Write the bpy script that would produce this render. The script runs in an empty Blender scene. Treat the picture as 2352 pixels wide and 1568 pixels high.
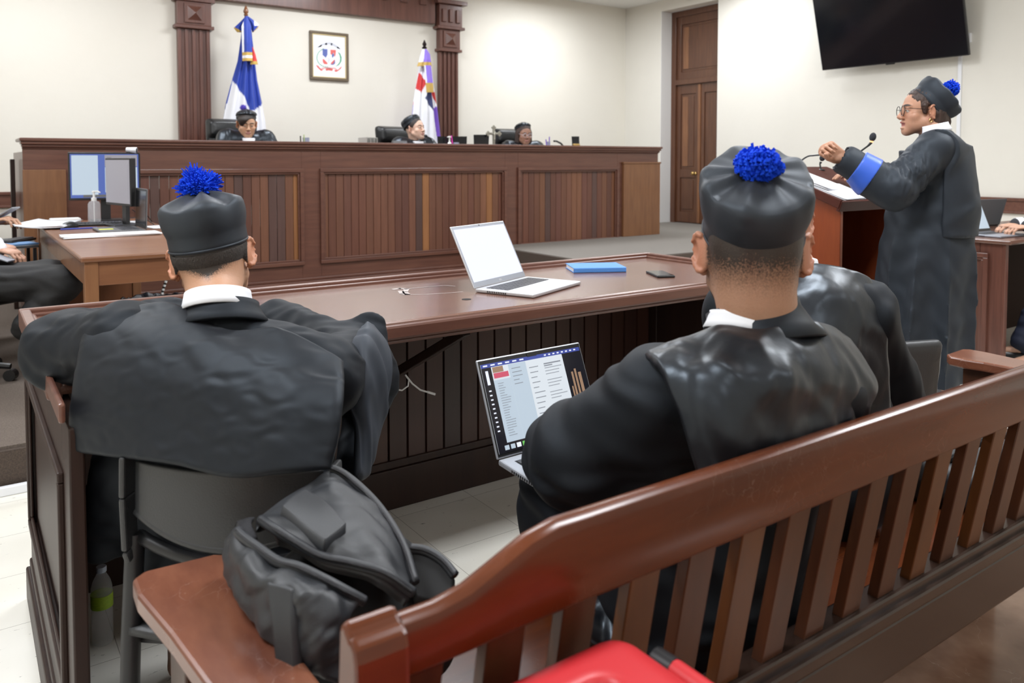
import bpy, bmesh, math, random
import numpy as np
from mathutils import Vector, Matrix

S = bpy.context.scene
COL = S.collection
rnd = random.Random(7)
PI = math.pi

# ------------------------------------------------------------------ camera
cam_data = bpy.data.cameras.new('camera')
cam = bpy.data.objects.new('camera', cam_data)
COL.objects.link(cam)
cam.location = (0, 0, 1.33)
cam.rotation_euler = (math.radians(90 - 2.6), 0, math.radians(-34.9))
cam_data.sensor_width = 36.0
cam_data.lens = 36.0 * 1830.0 / 2352.0
cam_data.shift_y = -0.14069
cam_data.clip_start = 0.02
cam_data.dof.use_dof = True
cam_data.dof.focus_distance = 2.25
cam_data.dof.aperture_fstop = 5.0
S.camera = cam

# ------------------------------------------------------------------ exposure and light
S.view_settings.view_transform = 'Standard'
S.view_settings.look = 'None'
S.view_settings.exposure = 0.0
S.view_settings.gamma = 1.0
S.view_settings.use_curve_mapping = False
S.cycles.max_bounces = 7
S.cycles.diffuse_bounces = 4
S.cycles.glossy_bounces = 3
S.cycles.transmission_bounces = 6
S.cycles.caustics_reflective = False
S.cycles.caustics_refractive = False
S.cycles.use_adaptive_sampling = True
S.cycles.adaptive_threshold = 0.02
S.cycles.use_denoising = True

W = bpy.data.worlds.new('world')
S.world = W
W.use_nodes = True
W.node_tree.nodes['Background'].inputs[0].default_value = (0.8, 0.86, 1.0, 1)
W.node_tree.nodes['Background'].inputs[1].default_value = 0.4

def ceiling_lamp(x, y, w, d, power, z=3.5, col=(0.93, 0.96, 1.0)):
    l = bpy.data.lights.new('ceiling_panel_light', 'AREA')
    l.shape = 'RECTANGLE'; l.size = w; l.size_y = d; l.energy = power; l.color = col
    o = bpy.data.objects.new('ceiling_panel_light', l)
    COL.objects.link(o); o.location = (x, y, z)
    return o
PW = 58
for lx, ly in ((-0.9, -1.6), (2.2, -1.6), (5.3, -1.6), (-0.9, 1.5), (2.2, 1.2), (5.3, 1.2), (-0.9, 4.3), (2.2, 4.3), (5.3, 4.3), (0.4, 7.3), (3.3, 7.3)):
    ceiling_lamp(lx, ly, 1.2, 0.6, PW * (.42 if ly < 0 else 1.38 if ly < 2 else 1.06))
ceiling_lamp(6.35, 7.75, 1.0, 0.5, 45)
ceiling_lamp(7.45, 6.3, 0.5, 0.9, 32)

# ------------------------------------------------------------------ node materials
def ramp(nt, fac, stops):
    r = nt.nodes.new('ShaderNodeValToRGB')
    e = r.color_ramp.elements
    while len(e) < len(stops): e.new(0.5)
    for i, (p, c) in enumerate(stops):
        e[i].position = p; e[i].color = (*c, 1)
    nt.links.new(fac, r.inputs[0]); return r.outputs[0]

def mat(name, color=(.5, .5, .5), rough=.5, metal=0, noise=None, bump=None, emit=None, spec=None, coat=0, sheen=0, trans=0, vcol=False, alpha=None, ior=None, tint=None):
    """noise=(scale, stretch xyz, colour2, contrast) second colour mixed in; bump=(scale, strength, stretch)"""
    m = bpy.data.materials.new(name); m.use_nodes = True
    nt = m.node_tree; b = nt.nodes['Principled BSDF']; L = nt.links.new
    b.inputs['Base Color'].default_value = (*color, 1)
    b.inputs['Roughness'].default_value = rough
    b.inputs['Metallic'].default_value = metal
    if spec is not None: b.inputs['Specular IOR Level'].default_value = spec
    if coat: b.inputs['Coat Weight'].default_value = coat; b.inputs['Coat Roughness'].default_value = 0.12
    if tint: b.inputs['Specular Tint'].default_value = (*tint, 1)
    if sheen: b.inputs['Sheen Weight'].default_value = sheen; b.inputs['Sheen Roughness'].default_value = .4
    if trans: b.inputs['Transmission Weight'].default_value = trans
    if ior: b.inputs['IOR'].default_value = ior
    if alpha is not None: b.inputs['Alpha'].default_value = alpha
    if emit: b.inputs['Emission Color'].default_value = (*emit[0], 1); b.inputs['Emission Strength'].default_value = emit[1]
    tc = nt.nodes.new('ShaderNodeTexCoord')
    def nz(scale, stretch, detail=4, rough_=.6):
        mp = nt.nodes.new('ShaderNodeMapping'); mp.inputs['Scale'].default_value = stretch
        L(tc.outputs['Object'], mp.inputs[0])
        n = nt.nodes.new('ShaderNodeTexNoise'); n.inputs['Scale'].default_value = scale
        n.inputs['Detail'].default_value = detail; n.inputs['Roughness'].default_value = rough_
        L(mp.outputs[0], n.inputs['Vector']); return n.outputs[0]
    src = None
    if noise:
        sc, st, c2, con = noise
        n = nz(sc, st)
        src = ramp(nt, n, [(.5 - con, color), (.5 + con, c2)])
    if vcol:
        a = nt.nodes.new('ShaderNodeAttribute'); a.attribute_name = 'Col'
        if src is not None:
            mx = nt.nodes.new('ShaderNodeMix'); mx.data_type = 'RGBA'; mx.blend_type = 'MULTIPLY'; mx.inputs[0].default_value = 1
            L(src, mx.inputs[6]); L(a.outputs['Color'], mx.inputs[7]); src = mx.outputs[2]
        else: src = a.outputs['Color']
    if src is not None: L(src, b.inputs['Base Color'])
    if bump:
        n = nz(bump[0], bump[2] if len(bump) > 2 else (1, 1, 1), 3)
        bp = nt.nodes.new('ShaderNodeBump'); bp.inputs['Strength'].default_value = bump[1]; bp.inputs['Distance'].default_value = .01
        L(n, bp.inputs['Height']); L(bp.outputs[0], b.inputs['Normal'])
    m['nz'] = 1
    return m

def scratches(m, amount=.35, scale=14, col=(.75, .62, .55), rough_add=0):
    """fine worn scratches over a wooden surface: a stain with a shape of its own"""
    nt = m.node_tree; L = nt.links.new; b = nt.nodes['Principled BSDF']
    tc = nt.nodes.new('ShaderNodeTexCoord')
    n1 = nt.nodes.new('ShaderNodeTexNoise'); n1.inputs['Scale'].default_value = 3; n1.inputs['Detail'].default_value = 6
    L(tc.outputs['Object'], n1.inputs[0])
    mx = nt.nodes.new('ShaderNodeMix'); mx.data_type = 'RGBA'; mx.inputs[0].default_value = .35
    L(tc.outputs['Object'], mx.inputs[6]); L(n1.outputs['Color'], mx.inputs[7])
    v = nt.nodes.new('ShaderNodeTexVoronoi'); v.feature = 'DISTANCE_TO_EDGE'; v.inputs['Scale'].default_value = scale
    L(mx.outputs[2], v.inputs['Vector'])
    f1 = ramp(nt, v.outputs[0], [(0.0, (1, 1, 1)), (.012, (0, 0, 0))])
    n2 = nt.nodes.new('ShaderNodeTexNoise'); n2.inputs['Scale'].default_value = 9; n2.inputs['Detail'].default_value = 3
    L(tc.outputs['Object'], n2.inputs[0])
    f2 = ramp(nt, n2.outputs[0], [(.5, (0, 0, 0)), (.68, (1, 1, 1))])
    mu = nt.nodes.new('ShaderNodeMath'); mu.operation = 'MULTIPLY'; L(f1, mu.inputs[0]); L(f2, mu.inputs[1])
    mu2 = nt.nodes.new('ShaderNodeMath'); mu2.operation = 'MULTIPLY'; L(mu.outputs[0], mu2.inputs[0]); mu2.inputs[1].default_value = amount
    m2 = nt.nodes.new('ShaderNodeMix'); m2.data_type = 'RGBA'
    L(mu2.outputs[0], m2.inputs[0])
    if b.inputs['Base Color'].links: L(b.inputs['Base Color'].links[0].from_socket, m2.inputs[6])
    else: m2.inputs[6].default_value = b.inputs['Base Color'].default_value
    m2.inputs[7].default_value = (*col, 1)
    L(m2.outputs[2], b.inputs['Base Color'])
    return m

M = {}
M['wall'] = mat('cream_wall_paint', (.775, .745, .67), .85, noise=(1.3, (1, 1, 1), (.76, .725, .645), .2), bump=(16, .12))
M['wall_r'] = mat('pale_wall_paint', (.77, .745, .68), .85, noise=(1.3, (1, 1, 1), (.745, .72, .655), .2), bump=(16, .12))
M['ceil'] = mat('ceiling_paint', (.85, .85, .83), .9)
M['white'] = mat('white_paint', (.82, .82, .80), .6)
M['wood'] = mat('mahogany', (.165, .068, .048), .32, noise=(3.5, (9, 9, .7), (.095, .038, .028), .22), bump=(40, .05, (6, 6, .6)), coat=.15)
M['woodh'] = mat('mahogany_rails', (.165, .070, .046), .34, noise=(3.5, (.7, 9, 9), (.105, .042, .030), .22), coat=.2)
M['plank'] = mat('tongue_and_groove_boards', (1, 1, 1), .40, noise=(4, (10, 10, .6), (.72, .70, .7), .25), vcol=True)
M['desk'] = scratches(mat('counsel_desk_top_wood', (.165, .078, .052), .27, noise=(2.6, (.9, 9, 9), (.105, .047, .034), .25), bump=(60, .03, (1, 8, 8)), coat=.3), .14, 40)
M['deskd'] = mat('dark_stained_wood', (.034, .017, .012), .42, noise=(3.5, (9, 9, .7), (.022, .011, .009), .2), spec=.35)
M['bench'] = scratches(mat('polished_red_bench_wood', (.125, .031, .009), .24, noise=(2.2, (1.0, 8, 5), (.060, .016, .006), .25), coat=.2, spec=.3), .10, 45)
M['bencha'] = scratches(mat('armrest_wood', (.215, .082, .045), .27, noise=(5, (3, 1, 3), (.11, .036, .022), .25), coat=.3, spec=.4), .22, 34)
M['bslat'] = mat('bench_slat_wood', (.080, .029, .013), .30, noise=(3, (8, 8, .7), (.045, .017, .009), .25), coat=.1, spec=.3)
M['bslat2'] = mat('orange_bench_slat_wood', (.115, .042, .013), .30, noise=(3, (8, 8, .7), (.07, .025, .009), .25), coat=.1, spec=.3)
M['brail'] = mat('dark_bench_rail_wood', (.036, .020, .014), .26, noise=(3, (.7, 8, 8), (.024, .013, .010), .25), coat=.2, spec=.4)
M['table'] = mat('brown_table_wood', (.23, .10, .045), .38, noise=(3.2, (.8, 8, 8), (.16, .062, .03), .25), coat=.15)
M['tablel'] = mat('brown_table_leg_wood', (.25, .115, .05), .4, noise=(3.2, (8, 8, .8), (.17, .07, .032), .25), coat=.1)
M['door'] = mat('door_wood', (.135, .055, .026), .38, noise=(3.5, (9, 9, .8), (.075, .028, .015), .25), coat=.15)
M['doorl'] = mat('light_door_wood', (.27, .12, .05), .38, noise=(3.5, (9, 9, .8), (.15, .06, .03), .25), coat=.15)
M['black'] = mat('black_plastic', (.012, .012, .013), .38)
M['blackm'] = mat('matt_black_metal', (.014, .014, .016), .45)
M['chairb'] = mat('black_moulded_plastic', (.030, .031, .033), .42, bump=(300, .12))
M['leather'] = mat('black_leather', (.012, .013, .014), .33, bump=(60, .12))
M['screenoff'] = mat('dark_screen', (.006, .007, .010), .12)
M['chrome'] = mat('brushed_metal', (.6, .6, .6), .3, metal=1)
M['silver'] = mat('silver_laptop_shell', (.62, .63, .66), .36, metal=.6)
M['grey'] = mat('grey_plastic', (.12, .12, .125), .5)
M['paper'] = mat('white_paper', (.84, .85, .88), .7)
M['gold'] = mat('gold_fringe', (.55, .36, .08), .6)
M['fblue'] = mat('royal_blue_flag_cloth', (.012, .045, .34), .5, sheen=.3)
M['fwhite'] = mat('white_flag_cloth', (.80, .81, .86), .6)
M['fred'] = mat('red_flag_cloth', (.60, .03, .03), .6)
M['fpurple'] = mat('purple_flag_cloth', (.17, .07, .48), .5)
M['navy'] = mat('navy_flag_cloth', (.02, .03, .12), .5)
M['brass'] = mat('brass', (.62, .42, .16), .3, metal=1)
M['iron'] = mat('dark_bronze', (.05, .04, .04), .35, metal=.8)

# ------------------------------------------------------------------ object helpers
def tag(o, label=None, cat=None, group=None, kind=None):
    if label: o['label'] = label
    if cat: o['category'] = cat
    if group: o['group'] = group
    if kind: o['kind'] = kind
    return o

def thing(name, label, cat, loc=(0, 0, 0), rz=0.0, group=None, rot=None):
    o = bpy.data.objects.new(name, None); COL.objects.link(o)
    o.empty_display_size = .1
    o.location = loc; o.rotation_euler = rot if rot else (0, 0, rz)
    return tag(o, label, cat, group)

def wmat(o):
    m = o.matrix_basis.copy()
    while o.parent: o = o.parent; m = o.matrix_basis @ m
    return m

class MB:
    """collects shapes into one mesh"""
    def __init__(s): s.v = []; s.f = []; s.c = []
    def add(s, v, f, c=None):
        n = len(s.v); s.v += [tuple(p) for p in v]; s.f += [tuple(i + n for i in q) for q in f]; s.c += [c] * len(v); return s
    def box(s, x0, x1, y0, y1, z0, z1, c=None):
        v = [(x, y, z) for z in (z0, z1) for y in (y0, y1) for x in (x0, x1)]
        return s.add(v, [(0, 2, 3, 1), (4, 5, 7, 6), (0, 1, 5, 4), (2, 6, 7, 3), (0, 4, 6, 2), (1, 3, 7, 5)], c)
    def bx(s, c, d, R=None, col=None):
        """box centred at c, dims d, rotated by 3x3 R"""
        R = R or Matrix.Identity(3); c = Vector(c)
        v = [c + R @ Vector((x * d[0] / 2, y * d[1] / 2, z * d[2] / 2)) for z in (-1, 1) for y in (-1, 1) for x in (-1, 1)]
        return s.add(v, [(0, 2, 3, 1), (4, 5, 7, 6), (0, 1, 5, 4), (2, 6, 7, 3), (0, 4, 6, 2), (1, 3, 7, 5)], col)
    def beam(s, a, b, w, d, up=(0, 0, 1)):
        a = Vector(a); b = Vector(b); z = (b - a); L = z.length; z.normalize()
        x = Vector(up).cross(z)
        if x.length < 1e-4: x = Vector((1, 0, 0))
        x.normalize(); y = z.cross(x)
        return s.bx((a + b) / 2, (w, d, L), Matrix((x, y, z)).transposed())
    def cyl(s, a, b, r0, r1=None, n=16, caps=True):
        r1 = r0 if r1 is None else r1
        a = Vector(a); b = Vector(b); z = (b - a).normalized()
        x = z.orthogonal().normalized(); y = z.cross(x); v = []
        for p, r in ((a, r0), (b, r1)):
            for i in range(n):
                t = 2 * PI * i / n; v.append(p + x * (r * math.cos(t)) + y * (r * math.sin(t)))
        f = [(i, (i + 1) % n, n + (i + 1) % n, n + i) for i in range(n)]
        if caps: f += [tuple(range(n))[::-1], tuple(range(n, 2 * n))]
        return s.add(v, f)
    def tube(s, pts, r, n=8, close=False):
        pts = [Vector(p) for p in pts]; m = len(pts); v = []
        rr = r if isinstance(r, (list, tuple)) else [r] * m
        up = None
        for i, p in enumerate(pts):
            if close: t = (pts[(i + 1) % m] - pts[i - 1]).normalized()
            else: t = (pts[min(i + 1, m - 1)] - pts[max(i - 1, 0)]).normalized()
            x = t.orthogonal().normalized() if up is None else (up - t * up.dot(t)).normalized()
            up = x; y = t.cross(x)
            for k in range(n):
                a = 2 * PI * k / n; v.append(p + x * (rr[i] * math.cos(a)) + y * (rr[i] * math.sin(a)))
        f = []
        for i in range(m if close else m - 1):
            j = (i + 1) % m
            for k in range(n): f.append((i * n + k, i * n + (k + 1) % n, j * n + (k + 1) % n, j * n + k))
        if not close: f += [tuple(range(n))[::-1], tuple(range((m - 1) * n, m * n))]
        return s.add(v, f)
    def lathe(s, prof, c=(0, 0, 0), n=24, R=None, sx=1, sy=1):
        """prof: list of (r, z)"""
        c = Vector(c); R = R or Matrix.Identity(3); v = []
        for r, z in prof:
            for k in range(n):
                a = 2 * PI * k / n; v.append(c + R @ Vector((r * sx * math.cos(a), r * sy * math.sin(a), z)))
        f = []
        for i in range(len(prof) - 1):
            for k in range(n): f.append((i * n + k, i * n + (k + 1) % n, (i + 1) * n + (k + 1) % n, (i + 1) * n + k))
        f += [tuple(range(n))[::-1], tuple(range((len(prof) - 1) * n, len(prof) * n))]
        return s.add(v, f)
    def prism(s, poly, o, u, w, n, d):
        """polygon (a,b) in the plane o + a*u + b*w, extruded along n by d"""
        o, u, w, n = map(Vector, (o, u, w, n)); k = len(poly)
        v = [o + u * a + w * b for a, b in poly]; v += [p + n * d for p in v]
        f = [tuple(range(k))[::-1], tuple(range(k, 2 * k))] + [(i, (i + 1) % k, k + (i + 1) % k, k + i) for i in range(k)]
        return s.add(v, f)
    def ball(s, c, r, n=12, R=None):
        r = r if isinstance(r, (tuple, list)) else (r, r, r); c = Vector(c); R = R or Matrix.Identity(3); v = []; f = []
        m = n
        for i in range(m + 1):
            t = PI * i / m
            for k in range(2 * n):
                a = PI * k / n; v.append(c + R @ Vector((r[0] * math.sin(t) * math.cos(a), r[1] * math.sin(t) * math.sin(a), r[2] * math.cos(t))))
        for i in range(m):
            for k in range(2 * n): f.append((i * 2 * n + k, (i + 1) * 2 * n + k, (i + 1) * 2 * n + (k + 1) % (2 * n), i * 2 * n + (k + 1) % (2 * n)))
        return s.add(v, f)
    def grid(s, P, close_u=False, close_v=False):
        """P[i][j] points"""
        m = len(P); n = len(P[0]); v = [p for r in P for p in r]; f = []
        for i in range(m if close_u else m - 1):
            for j in range(n if close_v else n - 1):
                f.append((i * n + j, i * n + (j + 1) % n, ((i + 1) % m) * n + (j + 1) % n, ((i + 1) % m) * n + j))
        return s.add(v, f)
    def build(s, name, m, parent=None, bev=0, smooth=False, world=True, label=None, cat=None, group=None, kind=None, solid=0, loc=None):
        me = bpy.data.meshes.new(name)
        o = bpy.data.objects.new(name, me); COL.objects.link(o)
        vs = s.v
        if parent:
            o.parent = parent
            if world:
                inv = wmat(parent).inverted(); vs = [inv @ Vector(p) for p in vs]
        elif loc is not None:
            o.location = loc; l = Vector(loc); vs = [Vector(p) - l for p in vs]
        me.from_pydata([tuple(p) for p in vs], [], s.f)
        bm = bmesh.new(); bm.from_mesh(me)
        if smooth: bmesh.ops.remove_doubles(bm, verts=bm.verts, dist=1e-5)
        bmesh.ops.recalc_face_normals(bm, faces=bm.faces); bm.to_mesh(me); bm.free()
        if any(c is not None for c in s.c) and not smooth:
            a = me.color_attributes.new('Col', 'FLOAT_COLOR', 'POINT')
            for i, c in enumerate(s.c): a.data[i].color = (*(c or (1, 1, 1)), 1)
        me.materials.append(M[m] if isinstance(m, str) else m)
        if smooth:
            me.polygons.foreach_set('use_smooth', [True] * len(me.polygons))
            if smooth == 'auto':
                try: me.set_sharp_from_angle(angle=math.radians(40))
                except Exception: pass
        if solid:
            q = o.modifiers.new('thick', 'SOLIDIFY'); q.thickness = solid; q.offset = 0
        if bev:
            q = o.modifiers.new('bevel', 'BEVEL'); q.width = bev; q.segments = 2; q.limit_method = 'ANGLE'; q.angle_limit = math.radians(35)
        return tag(o, label, cat, group, kind)

def rotz(a): return Matrix.Rotation(a, 3, 'Z')
def rotx(a): return Matrix.Rotation(a, 3, 'X')
def roty(a): return Matrix.Rotation(a, 3, 'Y')

def copy_thing(root, loc=None, rz=None, label=None, name=None):
    r = root.copy(); COL.objects.link(r)
    if loc is not None: r.location = loc
    if rz is not None: r.rotation_euler = (0, 0, rz)
    if label: r['label'] = label
    for ch in list(root.children):
        c = ch.copy(); COL.objects.link(c); c.parent = r
        for g in list(ch.children):
            d = g.copy(); COL.objects.link(d); d.parent = c
    return r

# ================================================================== THE ROOM
XR, YB, ZC = 8.19, 8.8, 3.58
XL, YF = -3.2, -3.2
P1, P2 = 0.18, 0.46            # heights of the carpeted platforms

# tile material with joints and dark scuff marks
def tile_mat():
    m = mat('white_terrazzo_tile', (.74, .72, .66), .25, coat=.2); nt = m.node_tree; L = nt.links.new; b = nt.nodes['Principled BSDF']
    tc = nt.nodes.new('ShaderNodeTexCoord')
    br = nt.nodes.new('ShaderNodeTexBrick'); br.offset = 0; br.inputs['Scale'].default_value = 1
    br.inputs['Brick Width'].default_value = .33; br.inputs['Row Height'].default_value = .33; br.inputs['Mortar Size'].default_value = .0012
    br.inputs['Color1'].default_value = (.83, .81, .745, 1); br.inputs['Color2'].default_value = (.79, .77, .705, 1); br.inputs['Mortar'].default_value = (.42, .40, .36, 1)
    L(tc.outputs['Object'], br.inputs[0])
    n = nt.nodes.new('ShaderNodeTexNoise'); n.inputs['Scale'].default_value = 19; n.inputs['Detail'].default_value = 8; n.inputs['Roughness'].default_value = .75
    mp = nt.nodes.new('ShaderNodeMapping'); mp.inputs['Rotation'].default_value = (0, 0, .5); mp.inputs['Scale'].default_value = (1, 2.6, 1)
    L(tc.outputs['Object'], mp.inputs[0]); L(mp.outputs[0], n.inputs[0])
    f = ramp(nt, n.outputs[0], [(.625, (0, 0, 0)), (.66, (1, 1, 1))])
    n3 = nt.nodes.new('ShaderNodeTexNoise'); n3.inputs['Scale'].default_value = 2.2; L(tc.outputs['Object'], n3.inputs[0])
    c2 = ramp(nt, n3.outputs[0], [(.35, (1, 1, 1)), (.7, (.86, .85, .82))])
    mm = nt.nodes.new('ShaderNodeMix'); mm.data_type = 'RGBA'; mm.blend_type = 'MULTIPLY'; mm.inputs[0].default_value = 1
    L(br.outputs[0], mm.inputs[6]); L(c2, mm.inputs[7])
    mx = nt.nodes.new('ShaderNodeMix'); mx.data_type = 'RGBA'; L(f, mx.inputs[0]); L(mm.outputs[2], mx.inputs[6]); mx.inputs[7].default_value = (.22, .21, .20, 1)
    L(mx.outputs[2], b.inputs['Base Color']); return m
M['tile'] = tile_mat()
M['carpet'] = mat('brown_carpet', (.205, .165, .135), .95, noise=(160, (1, 1, 1), (.12, .095, .08), .2), bump=(420, .5))
M['carpetd'] = mat('dark_carpet_riser', (.10, .072, .055), .95, noise=(160, (1, 1, 1), (.055, .04, .032), .2), bump=(420, .5))
M['carpetg'] = mat('grey_carpet', (.235, .215, .19), .75, noise=(120, (1, 1, 1), (.17, .155, .14), .2), bump=(420, .4))
M['gallery'] = scratches(mat('polished_brown_floor', (.34, .21, .14), .13, noise=(4, (1, 1, 1), (.15, .075, .045), .2), coat=.4), .5, 14, (.55, .45, .36))

MB().box(XL, XR + .5, YF, YB + .2, -.1, 0).build('floor', 'tile', kind='structure')
MB().box(.6, 5.2, -3.0, 1.12, 0.0, .004).build('floor_gallery', 'gallery', kind='structure')
MB().box(XL, XR + .5, YF, YB + .2, ZC, ZC + .1).build('ceiling', 'ceil', kind='structure')
MB().box(XL, XR + .5, YB, YB + .15, 0, ZC).build('wall_back', 'wall', kind='structure')
w = MB()
w.box(XR, XR + .15, 8.07, YB, 0, ZC); w.box(XR, XR + .15, YF, 7.05, 0, ZC); w.box(XR, XR + .15, 7.05, 8.07, 3.43, ZC)
w.build('wall_right', 'wall_r', kind='structure')
MB().box(XL - .15, XL, YF, YB, 0, ZC).build('wall_left', 'wall', kind='structure')
MB().box(XL, XR + .5, YF - .15, YF, 0, ZC).build('wall_front', 'wall', kind='structure')
# carpeted platforms
MB().box(XL, 4.6, 3.77, YB, 0, P1).build('floor_platform', 'carpet', kind='structure')
MB().box(XL, 4.6, 3.745, 3.77, 0, P1 - .012).build('trim_1', 'carpetd', kind='structure')
MB().box(4.5, XR + .4, 5.25, YB, 0, P2).build('floor_upper_platform', 'carpetg', kind='structure')
MB().box(4.475, XR, 5.225, 5.25, 0, P2 - .006).box(4.475, 4.5, 5.25, 6.8, P1, P2 - .006).build('trim_2', 'carpetd', kind='structure')
# white reveal of the door opening, door leaves
M['reveal'] = mat('white_reveal_paint', (.80, .80, .79), .7)
MB().box(XR + .15, XR + .42, 8.07, 8.2, P2, 3.43).box(XR, XR + .42, 8.064, 8.07, P2, 3.43).build('trim_3', 'reveal', kind='structure')
MB().box(XR + .15, XR + .42, 6.9, 7.05, P2, 3.43).build('trim_4', 'reveal', kind='structure')
MB().box(XR + .15, XR + .42, 6.9, 8.2, 3.43, 3.5).build('trim_5', 'reveal', kind='structure')
xd = XR + .20
d = MB()
d.box(xd, xd + .05, 7.98, 8.064, P2, 3.43); d.box(xd, xd + .05, 7.05, 7.12, P2, 3.43); d.box(xd, xd + .05, 7.12, 7.98, 3.35, 3.43); d.box(xd - .012, xd + .05, 7.12, 7.98, 2.40, 2.47)
door = d.build('door_1', 'door', kind='structure', bev=.004)
def leaf(y0, y1, z0, z1, panels, name, parent, m='door'):
    x = xd + .03
    mb = MB(); st = .075
    zs = [z0] + [z for p in panels for z in p] + [z1]
    mb.box(x, x + .035, y0, y0 + st, z0, z1); mb.box(x, x + .035, y1 - st, y1, z0, z1)
    for i in range(0, len(zs), 2): mb.box(x, x + .035, y0 + st, y1 - st, zs[i], zs[i + 1])
    o = mb.build(name, m, parent, bev=.003)
    for a, b in panels:
        pb = MB().box(x + .014, x + .03, y0 + st, y1 - st, a, b)
        pb.box(x + .006, x + .03, y0 + st + .035, y1 - st - .035, a + .035, b - .035)
        pb.build('panel', 'door', o, bev=.005)
        ym = y1 - st - .035 - ((y1 - y0) * .36 if b - a > .7 and y1 - y0 > .6 else .10)
        if a > 1.1 and y1 > 7.6: MB().box(x + .004, x + .02, ym, y1 - st - .035, a + .04, b - .04).build('light_plank', 'doorl', o)
    return o
l1 = leaf(7.555, 7.98, P2 + .01, 2.401, [(.62, 1.10), (1.22, 2.27)], 'door_leaf', door)
leaf(7.13, 7.545, P2 + .01, 2.401, [(.62, 1.10), (1.22, 2.27)], 'door_leaf', door)
MB().box(xd + .015, xd + .05, 7.53, 7.575, P2 + .01, 2.39).build('cover_strip', 'doorl', door, bev=.004)
leaf(7.12, 7.98, 2.465, 3.352, [(2.58, 3.24)], 'transom_panel', door)
MB().box(xd + .066, xd + .09, 7.04, 8.08, P2, 3.44).build('light_stop_board', 'door', door)  # added behind the leaves to stop background light in the gaps
kb = MB().lathe([(.002, .0), (.026, .003), (.024, .01), (.010, .014), (.010, .035), (.024, .045), (.027, .058), (.018, .070), (.002, .073)], (xd + .03, 7.62, 1.16), 16, roty(-PI / 2))
kb.build('door_knob', 'brass', l1, smooth=True)
# chair rails
def rail(mb, prof, a, b, axis):
    for (o0, o1, z0, z1) in prof:
        if axis == 'y': mb.box(XR - o1, XR - o0, a, b, z0, z1)
        else: mb.box(a, b, YB - o1, YB - o0, z0, z1)
PR = [(0, .018, .845, .965), (0, .034, .955, .985), (0, .028, .835, .855)]
r = MB(); rail(r, PR, -3, 6.98, 'y'); r.build('trim_6', 'woodh', kind='structure', bev=.004)
r = MB(); rail(r, [(a, b, c + .06, e + .06) for a, b, c, e in PR], XL, 1.85, 'x'); r.build('trim_7', 'woodh', kind='structure', bev=.004)

# pilasters and beam of the wall surround
def pyramid(mb, cx, cz, w, y, d):
    v = [(cx - w, y, cz - w), (cx + w, y, cz - w), (cx + w, y, cz + w), (cx - w, y, cz + w), (cx, y - d, cz)]
    mb.add(v, [(0, 1, 4), (1, 2, 4), (2, 3, 4), (3, 0, 4), (3, 2, 1, 0)])
def pilaster(x0, x1, first):
    mb = MB(); n = 4; wd = x1 - x0; y1 = YB
    mb.box(x0, x1, YB - .05, y1, P2, 2.71)
    rw = wd / (2 * n + 1)
    for i in range(n + 1): mb.box(x0 + 2 * i * rw, x0 + (2 * i + 1) * rw, YB - .07, YB - .045, P2, 2.70)
    o = thing('wall_pilaster', 'fluted dark wood pilaster ' + ('behind the first judge, left of the blue and white flag' if first else 'standing between the purple and white flag and the bare wall'), 'pilaster', (x0, YB, P2), 0, 'pilasters of the wall surround')
    mb.build('shaft', 'wood', o, bev=.006)
    c = (x0 + x1) / 2; h = wd / 2
    cb = MB().box(c - h - .035, c + h + .035, YB - .11, y1, 2.70, 2.735)
    cb.box(c - h - .01, c + h + .01, YB - .10, y1, 2.735, 2.975)
    cb.box(c - .10, c + .10, YB - .115, YB - .09, 2.755, 2.955)
    if not first:
        cb.box(c - h - .06, c + h + .06, YB - .14, y1, 2.975, 3.01)
        cb.box(c - h - .03, c + h + .03, YB - .12, y1, 3.01, 3.28)
        cb.box(c - h - .08, c + h + .08, YB - .17, y1, 3.28, 3.33)
        for i in (-1, 0, 1): cb.box(c + i * .1 - .028, c + i * .1 + .028, YB - .14, YB - .115, 3.06, 3.22)
    cb.build('capital', 'wood', o, bev=.005)
    pb = MB(); pyramid(pb, c, 2.855, .072, YB - .114, .05); pb.build('pyramid_boss', 'wood', o)
    return o
pilaster(1.905, 2.225, True)
pilaster(4.99, 5.26, False)
bb = MB()
bb.box(2.26, 4.92, YB - .09, YB, 3.03, 3.36); bb.box(2.2, 4.98, YB - .13, YB, 3.36, 3.41)
bb.box(1.78, 5.45, YB - .16, YB, 3.41, 3.47)
bb.box(1.86, 2.27, YB - .12, YB, 2.975, 3.36)
for i in range(9): bb.box(2.62 + i * .26, 2.71 + i * .26, YB - .115, YB - .085, 3.24, 3.36)
bb.build('cornice_beam', 'wood', label='dark wood cornice beam spanning above both pilasters on the back wall', cat='beam', bev=.005)

# ceiling panel fixtures (frames around the real lamps)
M['lampwhite'] = mat('lamp_diffuser', (.9, .9, .9), .6)
fx = None
for lx, ly in ((-0.9, -1.6), (2.2, -1.6), (5.3, -1.6), (-0.9, 1.5), (2.2, 1.2), (5.3, 1.2), (-0.9, 4.3), (2.2, 4.3), (5.3, 4.3), (0.4, 7.3), (3.3, 7.3)):
    pass

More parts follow.
